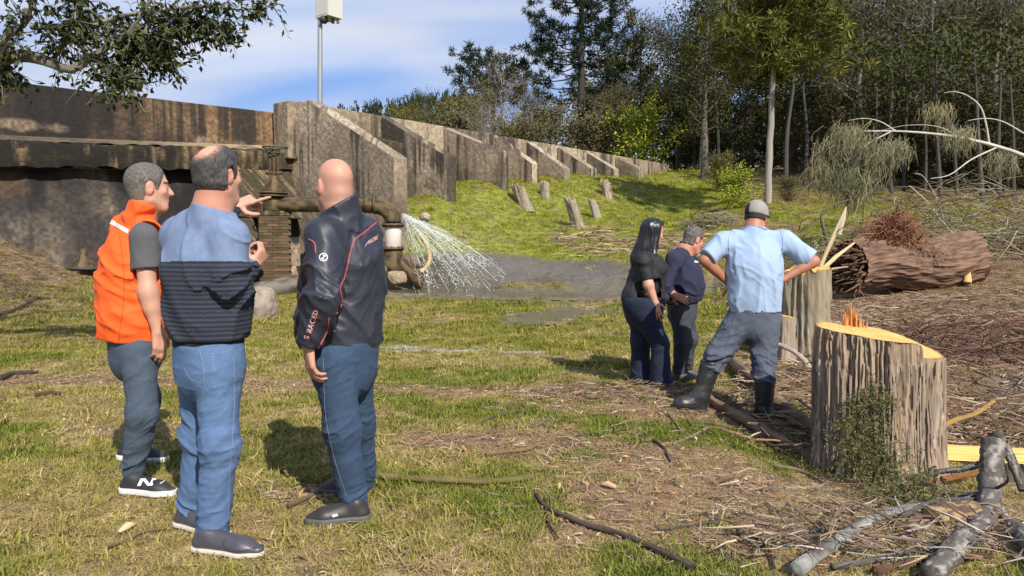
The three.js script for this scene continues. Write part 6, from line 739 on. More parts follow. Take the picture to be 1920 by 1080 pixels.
function simpleStump(label, px, py, Z, w, hpx, o = {}) { const b = lift(at(px, py, Z), 0), s = Z / FPX, S = thing('tree_stump', label, 'stump', b, o.group), h = hpx * s, R0 = w * s / 2; const q = { seed: o.seed ?? px, nA: o.nA ?? 60, nY: 20, fur: o.fur ?? 9, dep: R0 * 0.12, flare: o.flare ?? 0.3, lean: o.lean ?? 0, c0: o.c0 ?? [0.08, 0.06, 0.045], c1: o.c1 ?? [0.32, 0.26, 0.19], R: (a) => R0 * (1 + 0.10 * cos(2 * a + px) + 0.06 * sin(3 * a + px)), top: (x, z) => h + (o.slope ?? -0.2) * x - 0.05 * z + (o.rag ?? 0) * vn(x * 22, z * 22, px) }; mesh('bark', stumpGeo(q), vmat(0.95), S); mesh('cut_face', cutGeo(q, 10), o.old ? mat(0.30, 0.24, 0.17, .9) : mWood, S); return { S, h, R0, b }; }
{ const s = simpleStump('tall mossy stump with long pale broken splinters, behind the capped man', 1506, 668, 9.0, 84, 160, { seed: 21, nA: 110, fur: 12, c0: [0.075, 0.062, 0.04], c1: [0.27, 0.225, 0.15], slope: 0.15, rag: 0.05 }), g = new GB(), r = rng(9), tip = (px, py, dz) => at(px, py, 9.0 + dz).sub(s.b); const b0 = V(0.17, s.h - 0.05, -0.05);
  for (const [px, py, w, c] of [[1586, 388, 0.026, [0.50, 0.40, 0.24]], [1602, 455, 0.03, [0.56, 0.44, 0.24]], [1568, 440, 0.02, [0.48, 0.33, 0.16]], [1590, 500, 0.016, [0.36, 0.28, 0.2]]]) { const t = tip(px, py, gauss(r) * .2); g.sweep([b0, b0.clone().lerp(t, .5).add(V(0, .02, 0)), t], [w, w * .9, w * .4], 6, c); } mesh('splinters', g.geo(), mWood, s.S).userData.label = 'long pale splinters leaning out of the stump top'; 
  const fr = new GB(); fr.sweep([V(-0.02, s.h - 0.05, 0.16), V(0.03, s.h + 0.10, 0.12)], [0.09, 0.02], 5, [0.62, 0.30, 0.09]); mesh('torn_wood', fr.geo(), mWood, s.S); }
simpleStump('small cut stump tucked beside the capped man', 1472, 652, 8.6, 32, 88, { seed: 33 });
simpleStump('old leaning grey stump on the grass bank, nearest the dam', 985, 360, 26.2, 24, 32, { old: 1, seed: 5, lean: -0.35, rag: 0.3 }); simpleStump('low grey stump right of the leaning one on the bank', 1022, 352, 28, 17, 20, { old: 1, seed: 6, rag: 0.2 }); simpleStump('weathered stump low on the grass bank above the debris', 1085, 410, 24.5, 22, 42, { old: 1, seed: 7, lean: -0.3, rag: 0.3 }); simpleStump('short weathered stump beside the larger one on the bank', 1120, 388, 26.5, 15, 26, { old: 1, seed: 8, lean: -0.3, rag: 0.2 }); simpleStump('small stump highest on the grass bank', 1140, 358, 30, 20, 24, { old: 1, seed: 9, lean: -0.2, rag: 0.2 }); simpleStump('grey post-like stump among the brush behind the tall mossy stump', 1529, 425, 17, 11, 26, { old: 1, seed: 10 });
const mLimb = soft(0.95, 0.4); mLimb.bumpMap = scaled(bumpRough, 1.5, 4); mLimb.bumpScale = 0.012;
// limbs and sticks: bearings lie on the ground unless a height is given
function limb(name, label, category, pts, r0, r1, col, o = {}) {
  const w = pts.map((p) => { if (p.length === 2) { const q = gp(...p); q.y += r0 * 0.8 + 0.016; return q; } if (p.length === 3) return at(...p); const q = gp(p[0], p[1]); q.y += p[3]; return q; }); const b = w[0].clone(), path = smoothPts(w.map((p) => p.clone().sub(b)), o.n ?? 18), rr = rng(floor(pts[0][0] * 7 + pts[0][1])); const g = new GB().sweep(path, path.map((_, i) => lerp(r0, r1, i / (path.length - 1)) * (1 + 0.12 * gauss(rr))), o.sides ?? 8, (t, a, L) => { const n = vn(a * 2, L * 26, r0 * 900) * 0.5 + vn(a * 5, L * 60, 3) * 0.5, k = 0.85 + 0.35 * n, c = o.spot ? mix3(col, o.spot, sstep(0.12, 0.35, vn(cos(a) * 1.8 + 3, sin(a) * 1.8, L * 11) * 0.7 + vn(cos(a) * 5, sin(a) * 5, L * 34) * 0.5)) : col; return [c[0] * k, c[1] * k, c[2] * k]; }, o.bump ?? 0.2, r0 * 100);
  if (o.parent) { const q = mesh(name, g.geo(), mLimb, o.parent); q.position.copy(b).sub(o.parent.position); return q; } const q = mesh(name, g.geo(), mLimb); q.position.copy(b); return tag(q, label, category, o.group);
}
const GREY = [0.21, 0.19, 0.165], PALEW = [0.42, 0.36, 0.29], BRN = [0.16, 0.11, 0.075], TAN = [0.36, 0.27, 0.17], LIC = [0.40, 0.39, 0.35], REDB = [0.20, 0.115, 0.07];
limb('fallen_stick', 'straight mossy yellow-brown stick lying beside the jacket man', 'stick', [[698, 902], [780, 908], [860, 912], [940, 912], [998, 904]], 0.021, 0.016, [0.30, 0.24, 0.10], { spot: [0.22, 0.20, 0.07] });
limb('fallen_stick', 'long dark curved stick in the centre foreground', 'stick', [[1005, 935], [1025, 960], [1090, 990], [1160, 1010], [1230, 1040], [1300, 1075]], 0.011, 0.016, [0.15, 0.115, 0.09]);
limb('fallen_stick', 'short forked twig below the straight mossy stick', 'stick', [[1022, 945], [1028, 985], [1046, 1018]], 0.007, 0.004, BRN); limb('fallen_stick', 'peeled orange-tan strip of wood in the centre lawn', 'stick', [[912, 858], [950, 854], [985, 850], [1018, 836]], 0.010, 0.008, [0.42, 0.27, 0.13], { bump: .4 });
limb('fallen_stick', 'thin bent stick in front of the standing woman', 'stick', [[1062, 840], [1085, 822], [1120, 816], [1160, 812], [1200, 800]], 0.006, 0.009, [0.26, 0.19, 0.13]); limb('fallen_stick', 'dark chunky twig near the capped man', 'stick', [[1226, 832], [1245, 848], [1256, 872]], 0.012, 0.009, [0.12, 0.09, 0.075]); limb('fallen_stick', 'pale twig right of the dark chunky twig', 'stick', [[1262, 837], [1295, 824], [1328, 806]], 0.006, 0.010, PALEW); limb('fallen_stick', 'short tan twig below the rubber boot', 'stick', [[1252, 780], [1268, 800], [1278, 818]], 0.010, 0.008, TAN);
limb('fallen_stick', 'grey root-like twig in the centre lawn', 'stick', [[1000, 806], [1022, 795], [1036, 784], [1030, 815]], 0.007, 0.005, [0.33, 0.29, 0.26]); limb('fallen_stick', 'straw-coloured stick in the left foreground grass', 'stick', [[203, 1034], [240, 1020], [270, 1005], [312, 998]], 0.008, 0.006, [0.40, 0.32, 0.18]); limb('fallen_stick', 'dark stub of branch at the left edge of the lawn', 'stick', [[0, 716], [30, 706], [70, 705]], 0.03, 0.015, [0.11, 0.085, 0.065]); limb('fallen_stick', 'dark broken twig left of the orange vest', 'stick', [[68, 748], [92, 742], [112, 744]], 0.018, 0.012, BRN); limb('fallen_stick', 'brown twig at the jacket man\u2019s heel', 'stick', [[540, 958], [570, 945], [600, 930]], 0.013, 0.01, [0.26, 0.19, 0.13]);
limb('fallen_stick', 'thin twig across the dirt strip behind the jacket man', 'stick', [[748, 812], [800, 798], [850, 790]], 0.005, 0.004, TAN); limb('fallen_stick', 'thin straight twig left of the bent stick', 'stick', [[905, 795], [930, 785], [960, 778], [985, 775]], 0.007, 0.005, GREY); limb('fallen_stick', 'short twig by the tuft of green grass', 'stick', [[1048, 940], [1075, 925], [1095, 922]], 0.008, 0.005, TAN); limb('fallen_stick', 'thin grey twig right of the long dark stick', 'stick', [[1235, 1002], [1280, 995], [1340, 988]], 0.006, 0.004, GREY);
// fallen timber round the large stump
limb('bark_log', 'long split log with peeling bark leaning from the capped man to the big stump', 'log', [[1365, 690, 0, .10], [1420, 740, 0, .10], [1480, 790, 0, .08], [1545, 845, 0, .10], [1592, 888, 0, .08]], 0.062, 0.052, [0.24, 0.165, 0.11], { bump: .35, spot: [0.13, 0.09, 0.065], n: 26 });
limb('bark_log', 'reddish bark strip in front of the rubber boots', 'log', [[1325, 755], [1390, 795], [1440, 826], [1500, 858], [1560, 885], [1620, 905]], 0.042, 0.030, [0.30, 0.19, 0.12], { bump: .5, n: 26 }); limb('bark_log', 'thin brown pole beside the reddish bark strip', 'log', [[1395, 790], [1450, 845], [1500, 865], [1590, 898]], 0.014, 0.010, [0.26, 0.18, 0.12]);
limb('bent_root', 'pale bent root beside the tall mossy stump', 'root', [[1455, 645, 8.2], [1475, 652, 8.1], [1500, 668, 8.0], [1522, 692, 7.9]], 0.03, 0.026, [0.50, 0.44, 0.37], { bump: .1 }); limb('bent_root', 'thin grey branch curving down the large stump\u2019s left side', 'branch', [[1495, 748, 5.7], [1530, 775, 5.4], [1545, 790, 5.2], [1556, 832, 5.0]], 0.008, 0.006, GREY);
limb('wood_plank', 'bright yellow splinter of wood leaning right of the large stump', 'plank', [[1757, 806, 5.1], [1790, 788, 5.15], [1830, 775, 5.2], [1864, 752, 5.3]], 0.020, 0.012, [0.60, 0.38, 0.13], { bump: .3 });
{ const b = at(1860, 852, 5.25), o = mesh('wood_plank', new GB().box(0, 0, 0, 0.78, 0.10, 0.10, V(1, -0.02, 0.12).normalize(), V(-0.12, 0.15, 1).normalize(), null).geo(), (() => { const t = tex(256, 64, (u, v) => { const n = vn(u * 3, v * 26, 2) * 0.5 + vn(u * 9, v * 50, 4) * 0.3, k = 1 + 0.22 * n; return [0.88 * k, 0.70 * k, 0.42 * k]; }); t.repeat.set(1.3, 5); return new THREE.MeshStandardMaterial({ map: t, roughness: 0.8 }); })()); o.position.copy(b); tag(o, 'fresh yellow plank of split wood behind the forked grey branch', 'plank'); }
limb('wood_plank', 'orange-red sliver of split wood at the foot of the large stump', 'plank', [[1765, 900, 4.75], [1800, 893, 4.75], [1860, 885, 4.8]], 0.022, 0.014, [0.40, 0.18, 0.07]); limb('wood_plank', 'upright orange chip under the large stump', 'plank', [[1740, 940, 4.5], [1746, 915, 4.55], [1748, 893, 4.6]], 0.03, 0.018, [0.58, 0.27, 0.09]);
{ // forked grey branch, lower right
  const root = thing('forked_branch', 'thick lichen-grey forked dead branch in the lower right corner', 'branch', at(1858, 880, 4.3)), q = (n, pts, a, b, c = [0.15, 0.13, 0.115]) => limb(n, '', '', pts, a, b, c, { parent: root, spot: [0.40, 0.37, 0.33], bump: .12, n: 110, sides: 22 });
  q('stem', [[1862, 828, 4.35], [1858, 880, 4.25], [1856, 930, 4.1], [1838, 985, 3.65], [1800, 1040, 0, .05], [1745, 1100, 0, .045]], 0.065, 0.042); q('side_branch', [[1882, 835, 4.32], [1900, 870, 4.25], [1918, 920, 4.15]], 0.030, 0.024); q('side_branch', [[1856, 945, 4.1], [1885, 980, 3.9], [1915, 1030, 0, .06], [1960, 1090, 0, .05]], 0.045, 0.036, [0.14, 0.125, 0.11]); q('side_branch', [[1845, 868, 4.3], [1800, 880, 4.35], [1750, 886, 4.4], [1700, 898, 4.4]], 0.022, 0.012, [0.15, 0.135, 0.12]); q('side_branch', [[1856, 925, 4.1], [1820, 932, 4.15], [1765, 945, 4.2]], 0.030, 0.022, [0.09, 0.08, 0.072]); q('twig', [[1870, 915, 4.1], [1890, 900, 4.0], [1886, 870, 3.95]], 0.008, 0.006); q('twig', [[1856, 915, 4.15], [1800, 922, 4.1], [1700, 890, 4.2]], 0.007, 0.004); q('knob', [[1862, 832, 4.35], [1870, 822, 4.37], [1874, 818, 4.4]], 0.05, 0.03);
}
{ const b = lift(at(1785, 1000, 3.75), 0.06), a = V(-0.13, -0.01, 0.05), e = V(0.12, -0.015, -0.03), pts = Array.from({ length: 22 }, (_, i) => a.clone().lerp(e, i / 21).add(V(0, 0.006 * sin(i), 0))), o = mesh('log_chunk', new GB().sweep(pts, pts.map((_, i) => 0.066 + 0.006 * vn(i * 0.4, 2)), 30, (t, th, L) => { const n = vn(cos(th) * 4 + 9, sin(th) * 4, L * 9) * 0.6 + vn(th * 9, L * 40, 3) * 0.4; return t < 0.01 || t > 0.99 ? [0.44, 0.27, 0.11] : n > 0.05 ? [0.36 + .12 * n, 0.25 + .08 * n, 0.13] : [0.12 + .04 * n, 0.085 + .03 * n, 0.058]; }, 0.22, 3).geo(), mLimb); o.position.copy(b); tag(o, 'short cut chunk of log below the forked grey branch', 'log'); }
limb('fallen_branch', 'pale lichen-covered branch at the bottom edge right of centre', 'branch', [[1490, 1090], [1560, 1040], [1600, 1010], [1660, 980], [1730, 962]], 0.034, 0.022, LIC, { spot: [0.16, 0.14, 0.115], n: 26 }); limb('fallen_branch', 'thin pale stick above the lichen-covered branch', 'branch', [[1395, 1024], [1440, 1030], [1470, 1012], [1580, 1000]], 0.008, 0.006, [0.42, 0.36, 0.26]); limb('fallen_branch', 'slim bent stick rising over the lichen branch', 'branch', [[1545, 1035, 0, .05], [1570, 1000, 0, .10], [1600, 985, 0, .12], [1700, 1012, 0, .06], [1780, 1030, 0, .03]], 0.010, 0.006, TAN);
{ // the big felled log
  const Z = 13.4, L = thing('felled_log', 'massive reddish-brown felled log lying in the clearing', 'log', lift(at(1700, 545, Z), 0)), a = at(1588, 500, Z - 0.6).sub(L.position), b = at(1812, 488, Z + 0.4).sub(L.position), g = new GB(), n = 90, pts = [], rad = []; for (let i = 0; i <= n; i++) { const t = i / n, p = a.clone().lerp(b, t); p.y += 0.05 * sin(t * 7); pts.push(p); rad.push(lerp(0.44, 0.50, t)); }
  const ax = b.clone().sub(a).normalize(), u = V().crossVectors(ax, V(0, 1, 0)).normalize(), v = V().crossVectors(u, ax), nA = 150, rows = []; pts.forEach((p, i) => { const row = []; for (let k = 0; k <= nA; k++) { const th = (k % nA) / nA * 2 * PI, fu = 0.6 * abs(vn(th * 9 + 0.5 * vn(i * .13, th * 3), i * 0.07, 4)) + 0.5 * abs(vn(th * 24 + 0.5 * vn(i * .2, th * 6), i * 0.12, 8)), R = rad[i] * (1 + 0.16 * fu - 0.07 + 0.05 * vn(th * 2, i * .1, 7)), c = mix3([0.055, 0.03, 0.021], [0.21, 0.125, 0.08], clamp(fu * 1.5 + 0.25 * vn(th * 30, i * .5, 3))); row.push(g.v(p.x + (u.x * cos(th) + v.x * sin(th)) * R, p.y + (u.y * cos(th) + v.y * sin(th)) * R, p.z + (u.z * cos(th) + v.z * sin(th)) * R, c)); } rows.push(row); if (i) for (let k = 0; k < nA; k++) g.q(rows[i - 1][k], rows[i - 1][k + 1], row[k + 1], row[k]); }); mesh('bark', g.geo(), vmat(0.95), L);
  const disc = (p, nm, R) => { const d = new GB(), c = d.v(p.x, p.y, p.z, [0.5, 0.3, 0.12]); let prev = null; for (let k = 0; k <= 40; k++) { const th = k / 40 * 2 * PI, q = d.v(p.x + (u.x * cos(th) + v.x * sin(th)) * R, p.y + (u.y * cos(th) + v.y * sin(th)) * R, p.z + (u.z * cos(th) + v.z * sin(th)) * R, [0.42, 0.24, 0.10]); if (prev !== null) d.t(c, prev, q); prev = q; } mesh('cut_face', d.geo(), mWood, L); }; disc(b, '', 0.50); { const d = new GB(), r2 = rng(31); for (let k = 0; k < 260; k++) { const th = r2() * 6.28, q = 0.42 * sqrt(r2()), s = a.clone().addScaledVector(u, cos(th) * q).addScaledVector(v, sin(th) * q).addScaledVector(ax, 0.05), e = s.clone().addScaledVector(ax, -0.05 - 0.3 * r2()).add(V(gauss(r2) * .16, gauss(r2) * .16 - .03, gauss(r2) * .1)); d.sweep([s, s.clone().lerp(e, .5).add(V(0, .03 * gauss(r2), 0)), e], [0.03, 0.02, 0.006], 5, (() => { const k2 = 0.6 + 0.8 * r2(); return [0.11 * k2, 0.065 * k2, 0.042 * k2]; })()); } const ro = mesh('torn_root_end', d.geo(), mDull, L); ro.userData.kind = 'stuff'; ro.userData.label = 'dark torn root end of the log'; }
  const w = new GB(), r = rng(4); w.sweep([at(1814, 530, Z - .2).sub(L.position), at(1815, 495, Z - .1).sub(L.position)], [0.09, 0.03], 4, [0.62, 0.36, 0.14]); mesh('torn_wedge', w.geo(), mWood, L);
  const fib = new GB(); for (let k = 0; k < 620; k++) { const hx = gauss(r), s = at(1678 + 42 * hx, 462 - 60 * r() * exp(-hx * hx * 1.4), Z - 0.1 - 0.6 * r()).sub(L.position), e = s.clone().add(V(gauss(r) * .34, 0.02 + gauss(r) * .16, gauss(r) * .3)); fib.sweep([s, s.clone().lerp(e, .6).add(V(0, .08, 0)), e], [0.010, 0.008, 0.003], 4, (() => { const q = 0.6 + 0.8 * r(); return [0.22 * q, 0.10 * q, 0.055 * q]; })()); } for (let k = 0; k < 120; k++) { const s = at(1600 + 200 * r(), 450 + 20 * gauss(r), Z - 0.6).sub(L.position), e = s.clone().add(V(gauss(r) * .2, -0.3 * r() - .05, -0.02 * r())); fib.sweep([s, e], [0.008, 0.004], 4, [0.2, 0.12, 0.08]); } const fo = mesh('root_fibres', fib.geo(), mDull, L); fo.userData.kind = 'stuff'; fo.userData.label = 'tangle of rusty red root fibres on the log';
}
// tangles of twigs that nobody could count
function brush(name, label, n, where, len, rad, cols, seed, flat = 0.35) {
  const g = new GB(), r = rng(seed); for (let k = 0; k < n; k++) { const p = where(r), a = r() * 2 * PI, L = len * (0.4 + 1.1 * r() * r()), d = V(cos(a), gauss(r) * flat, sin(a)).normalize(), c = cols[floor(r() * cols.length)], q = 0.65 + 0.7 * r(), w = rad * (0.5 + r()), m = p.clone().addScaledVector(d, L * .5).add(V(gauss(r) * L * .1, gauss(r) * L * .08 + L * .03, gauss(r) * L * .1)); const e = p.clone().addScaledVector(d, L); for (const t of [m, e]) t.y = max(t.y, H(t.x, -t.z) + 0.003); g.sweep([p, m, e], [w, w * .8, w * .35], 3, [c[0] * q, c[1] * q, c[2] * q]); }
  return tag(mesh(name, g.geo(), mDull), label, 'brush', null, 'stuff');
}
const inEll = (cx, Z, rx, rz, ry) => (r) => { const a = r() * 2 * PI, q = sqrt(r()), x = pp(cx, Z) + rx * q * cos(a), z = Z + rz * q * sin(a); return V(x, H(x, z) + 0.01 + ry * (1 - q * q) * r(), -z); };
const TW = [[0.22, 0.15, 0.10], [0.30, 0.22, 0.15], [0.16, 0.11, 0.08], [0.38, 0.30, 0.22], [0.25, 0.15, 0.10]];
brush('brush_pile', 'heap of dry grey-brown branches behind the felled log', 1700, inEll(1800, 17, 2.8, 1.6, 1.7), 0.9, 0.009, [[0.20, 0.165, 0.12], [0.28, 0.23, 0.17], [0.14, 0.115, 0.08], [0.17, 0.16, 0.09]], 11, 0.6);
brush('brush_pile', 'green-brown brush behind the capped man, left of the felled log', 700, inEll(1500, 15.5, 1.5, 1.2, 1.0), 0.8, 0.009, [[0.14, 0.13, 0.06], [0.20, 0.16, 0.10], [0.11, 0.11, 0.05]], 12, 0.5);
brush('twig_litter', 'brown twigs strewn over the clearing right of the tall mossy stump', 2600, (r) => { const Z = 5.7 + 6.9 * r(), x = pp(lerp(Z < 6.6 ? 1770 : 1520, 2050, r()), Z); return V(x, H(x, Z) + 0.01 + 0.05 * r(), -Z); }, 0.34, 0.0065, TW, 13, 0.25);
brush('twig_litter', 'dark reddish twigs heaped at the right edge behind the large stump', 900, inEll(1870, 8.4, 1.3, 0.9, 0.35), 0.45, 0.006, [[0.17, 0.095, 0.07], [0.22, 0.13, 0.09], [0.12, 0.075, 0.055]], 14, 0.5);
brush('twig_litter', 'broken twigs and bark between the rubber boots and the large stump', 420, (r) => { const Z = 5.1 + 3.2 * r(), x = pp(lerp(1400, 1560, r()) - (Z - 5) * 6, Z); return V(x, H(x, Z) + 0.01 + 0.12 * r(), -Z); }, 0.34, 0.007, [...TW, [0.1, 0.075, 0.055]], 15, 0.4);
brush('twig_litter', 'small twigs scattered over the centre lawn', 2000, (r) => { const i = floor(r() * LIT.length), [cx, cz, a, b] = LIT[i], t = r() * 2 * PI, q = sqrt(r()) * 1.15, x = cx + a * q * cos(t), z = max(2.4, cz + b * q * sin(t)); return V(x, H(x, z) + 0.006 + 0.02 * r(), -z); }, 0.13, 0.0028, [...TW, [0.45, 0.36, 0.24]], 16, 0.14);
brush('twig_litter', 'grey and brown twigs tangled in the lower right corner', 520, (r) => { const p = gpt(lerp(1340, 1990, r()), lerp(905, 1085, r())); return V(p[0], H(p[0], p[1]) + 0.02 + 0.07 * r(), -p[1]); }, 0.26, 0.0042, [...TW, [0.34, 0.31, 0.27], [0.12, 0.10, 0.085]], 28, 0.3);
for (const [l, pts, r0, r1, c] of [['crooked grey branch crossing below the log chunk', [[1560, 1075], [1640, 1062], [1720, 1040], [1820, 1022]], 0.014, 0.008, GREY], ['dark thin branch left of the lichen-covered branch', [[1372, 1008], [1410, 1018], [1440, 1040], [1452, 1075]], 0.010, 0.006, BRN], ['pale peeled twig between the log chunk and the stump', [[1600, 965], [1660, 945], [1712, 935]], 0.009, 0.006, PALEW], ['brown branch along the bottom right corner', [[1640, 1085], [1740, 1062], [1860, 1055]], 0.018, 0.012, REDB], ['grey branch behind the log chunk', [[1690, 1000, 0, .08], [1750, 975, 0, .10], [1840, 962, 0, .08]], 0.012, 0.008, GREY], ['thin reddish twig in front of the long split log', [[1330, 800], [1400, 818], [1470, 852]], 0.008, 0.006, REDB], ['tan branch stub below the reddish bark strip', [[1450, 880], [1500, 890], [1545, 912]], 0.013, 0.009, TAN]]) limb('fallen_branch', l, 'branch', pts, r0, r1, c);
brush('twig_litter', 'brown twigs heaped around the woman\u2019s feet', 700, inEll(1190, 6.7, 1.2, 0.5, 0.07), 0.22, 0.0045, TW, 17, 0.2);
brush('twig_litter', 'band of dead branches along the foot of the grass bank', 460, (r) => { const t = r(), px = lerp(1040, 1330, t), Z = lerp(23.4, 20.6, t) + gauss(r) * 1.9, x = pp(px, Z); return V(x, H(x, Z) + 0.02 + 0.16 * r(), -Z); }, 0.8, 0.014, [[0.33, 0.24, 0.16], [0.42, 0.31, 0.21], [0.22, 0.16, 0.11]], 18, 0.12);
brush('brush_pile', 'small grey brush heap on the grass behind the leaning man', 260, inEll(1325, 24, 0.8, 0.5, 0.7), 0.7, 0.012, [[0.25, 0.21, 0.15], [0.17, 0.15, 0.09]], 19, 0.4);
{ // green sprigs growing and lying against the large stump
  const g = new GB(), r = rng(71), b = gp(1640, 900); for (const [px, py, Z, n, R] of [[1640, 760, 4.60, 70, 0.11], [1622, 820, 4.56, 120, 0.15], [1640, 880, 4.50, 130, 0.16], [1600, 870, 4.53, 60, .12], [1690, 930, 4.25, 130, 0.2], [1720, 970, 4.0, 70, 0.18], [1660, 960, 4.1, 70, .2]]) for (let k = 0; k < n; k++) { const p = at(px, py, Z).add(V(gauss(r), gauss(r) * .8, gauss(r) * .35).multiplyScalar(R)).sub(b); const d = rdir(r, 0.5); for (let j = 0; j < 16; j++) leaf(g, p.clone().addScaledVector(d, 0.10 * j / 16), d.clone().multiplyScalar(0.6).add(rdir(r)).normalize(), rdir(r), 0.032, 0.003, (() => { const q = 0.6 + 0.8 * r(); return r() > 0.75 ? [0.20 * q, 0.15 * q, 0.06 * q] : [0.085 * q, 0.095 * q, 0.035 * q]; })()); } const o = mesh('cypress_sprig', g.geo(), mDull); o.position.copy(b); tag(o, 'feathery green-brown cypress sprigs against the large stump', 'foliage', null, 'stuff'); }
{ // fallen weeping tree: pale bare boughs reaching in from the right, drooping grey-green foliage
  const Z = 17.5, b = lift(at(2150, 470, Z), 0), T = thing('fallen_tree', 'fallen tree with pale arching boughs and drooping grey-green foliage at the right', 'tree', b), tg = new GB(), cg = new GB(), r = rng(23), q = (px, py, dz = 0) => at(px, py, Z + dz).sub(b), pale = () => { const k = 0.8 + 0.4 * r(); return [0.47 * k, 0.43 * k, 0.38 * k]; };
  const bough = (l, r0, r1, dz = 0) => { const pts = smoothPts(l.map(([x, y], i) => q(x, y, dz * i / l.length)), 26); tg.sweep(pts, pts.map((_, i) => 0.8 * lerp(r0, r1, i / 26)), 7, pale, 0.1, 3); return pts; };
  bough([[2150, 440], [2020, 340], [1920, 292], [1860, 272], [1800, 258], [1740, 250], [1680, 246], [1620, 246]], 0.075, 0.02); bough([[1680, 246], [1650, 228], [1620, 222], [1590, 226]], 0.022, 0.006); bough([[1670, 247], [1630, 268], [1605, 290]], 0.022, 0.008, -0.4); bough([[1855, 270], [1848, 230], [1838, 200], [1815, 180], [1790, 172], [1770, 174]], 0.03, 0.007); bough([[1920, 250], [1880, 228], [1850, 222], [1815, 226]], 0.022, 0.008); bough([[1870, 276], [1820, 300], [1780, 328], [1745, 335]], 0.028, 0.008, -0.5); bough([[1800, 258], [1760, 238], [1700, 235], [1640, 248]], 0.015, 0.004, .4); bough([[1925, 508], [1880, 500], [1820, 470], [1770, 420], [1740, 380], [1705, 348]], 0.035, 0.012, -1.0); bough([[1770, 420], [1760, 380], [1730, 330], [1715, 325]], 0.02, 0.006, -.6); bough([[1930, 510], [1880, 512], [1800, 510], [1770, 505]], 0.03, 0.01, -2);
  const hang = (px, py, n, w, h, dz = 0, col = [0.14, 0.145, 0.085]) => { for (let k = 0; k < n; k++) { const s = q(px + gauss(r) * w, py + gauss(r) * h * .4, dz + gauss(r) * 0.5), L = 0.12 + 0.42 * r(), e = s.clone().add(V(gauss(r) * .22 - 0.08, -L, gauss(r) * .2)), m = s.clone().lerp(e, .5).add(V(0.05 * gauss(r), 0.03, 0)), c = 0.55 + 0.8 * r(), cc = r() > 0.7 ? [0.24 * c, 0.195 * c, 0.11 * c] : [col[0] * c, col[1] * c, col[2] * c]; cg.sweep([s, m, e], [0.007, 0.0065, 0.002], 3, cc); for (let j = 0; j < 3; j++) { const t = m.clone().lerp(e, r()); leaf(cg, t, V(gauss(r) * .6, -1, gauss(r) * .6).normalize(), rdir(r), 0.16, 0.006, cc); } } };
  for (const [x, y, n, w, h, dz] of [[1590, 240, 220, 26, 30, 0], [1560, 270, 230, 22, 40, .2], [1620, 265, 200, 26, 36, -.2], [1545, 310, 220, 18, 46, 0], [1580, 320, 260, 26, 50, -.3], [1615, 330, 260, 22, 50, -.4], [1600, 360, 160, 26, 30, -.2], [1645, 300, 120, 18, 36, 0]]) hang(x, y, floor(n * 0.62), w * 1.2, h * 1.1, dz, [[0.11, 0.115, 0.062], [0.15, 0.14, 0.075], [0.09, 0.10, 0.055]][n % 3]); hang(1650, 265, 90, 26, 40, -.2); hang(1690, 270, 120, 20, 30); hang(1800, 245, 160, 26, 30, .2); hang(1765, 200, 90, 30, 30, 1, [0.17, 0.15, 0.07]); hang(1880, 290, 80, 26, 20, .3);
  mesh('boughs', tg.geo(), mDull, T); mesh('foliage', cg.geo(), mDull, T);
}
{ // broken upright snag among the brush
  const o = thing('broken_snag', 'dark twisted snag with a pale torn end standing behind the tall mossy stump', 'snag', lift(at(1550, 470, 16), 0)), L = (px, py) => at(px, py, 16).sub(o.position); mesh('trunk', new GB().sweep(smoothPts([L(1555, 470), L(1545, 430), L(1540, 405), L(1560, 385), L(1590, 375)], 16), Array.from({ length: 17 }, (_, i) => 0.042 - 0.0016 * i), 7, () => [0.12, 0.095, 0.07], 0.3).geo(), mDull, o); mesh('torn_end', new GB().sweep([L(1572, 440), L(1580, 410), L(1586, 388)], [0.07, 0.06, 0.02], 6, [0.46, 0.38, 0.28]).geo(), mWood, o); }
{ // wood chips and scraps one can tell apart
  const r = rng(88); for (const [px, py, s, c, l] of [[1140, 918, 0.045, [0.48, 0.30, 0.2], 'orange and white wood chip in the foreground dirt'], [868, 848, 0.035, [0.36, 0.2, 0.12], 'small reddish bark flake on the centre lawn'], [1720, 975, 0.06, [0.62, 0.5, 0.36], 'pale split wood chip below the large stump'], [240, 998, 0.05, [0.55, 0.46, 0.28], 'pale dry leaf in the left foreground'], [1048, 920, 0.03, [0.45, 0.34, 0.22], 'curled dry leaf by the green tuft']]) { const p = lift(gp(px, py), 0.02), g = new GB(); g.sweep([V(-s, 0, 0.01), V(0, 0.012, 0), V(s * .9, 0.004, -0.01)], [s * .2, s * .42, s * .1], 5, c, .3, px); const o = mesh('wood_chip', g.geo(), mDull); o.position.copy(p); o.rotation.y = r() * 3; tag(o, l, 'chip'); } }
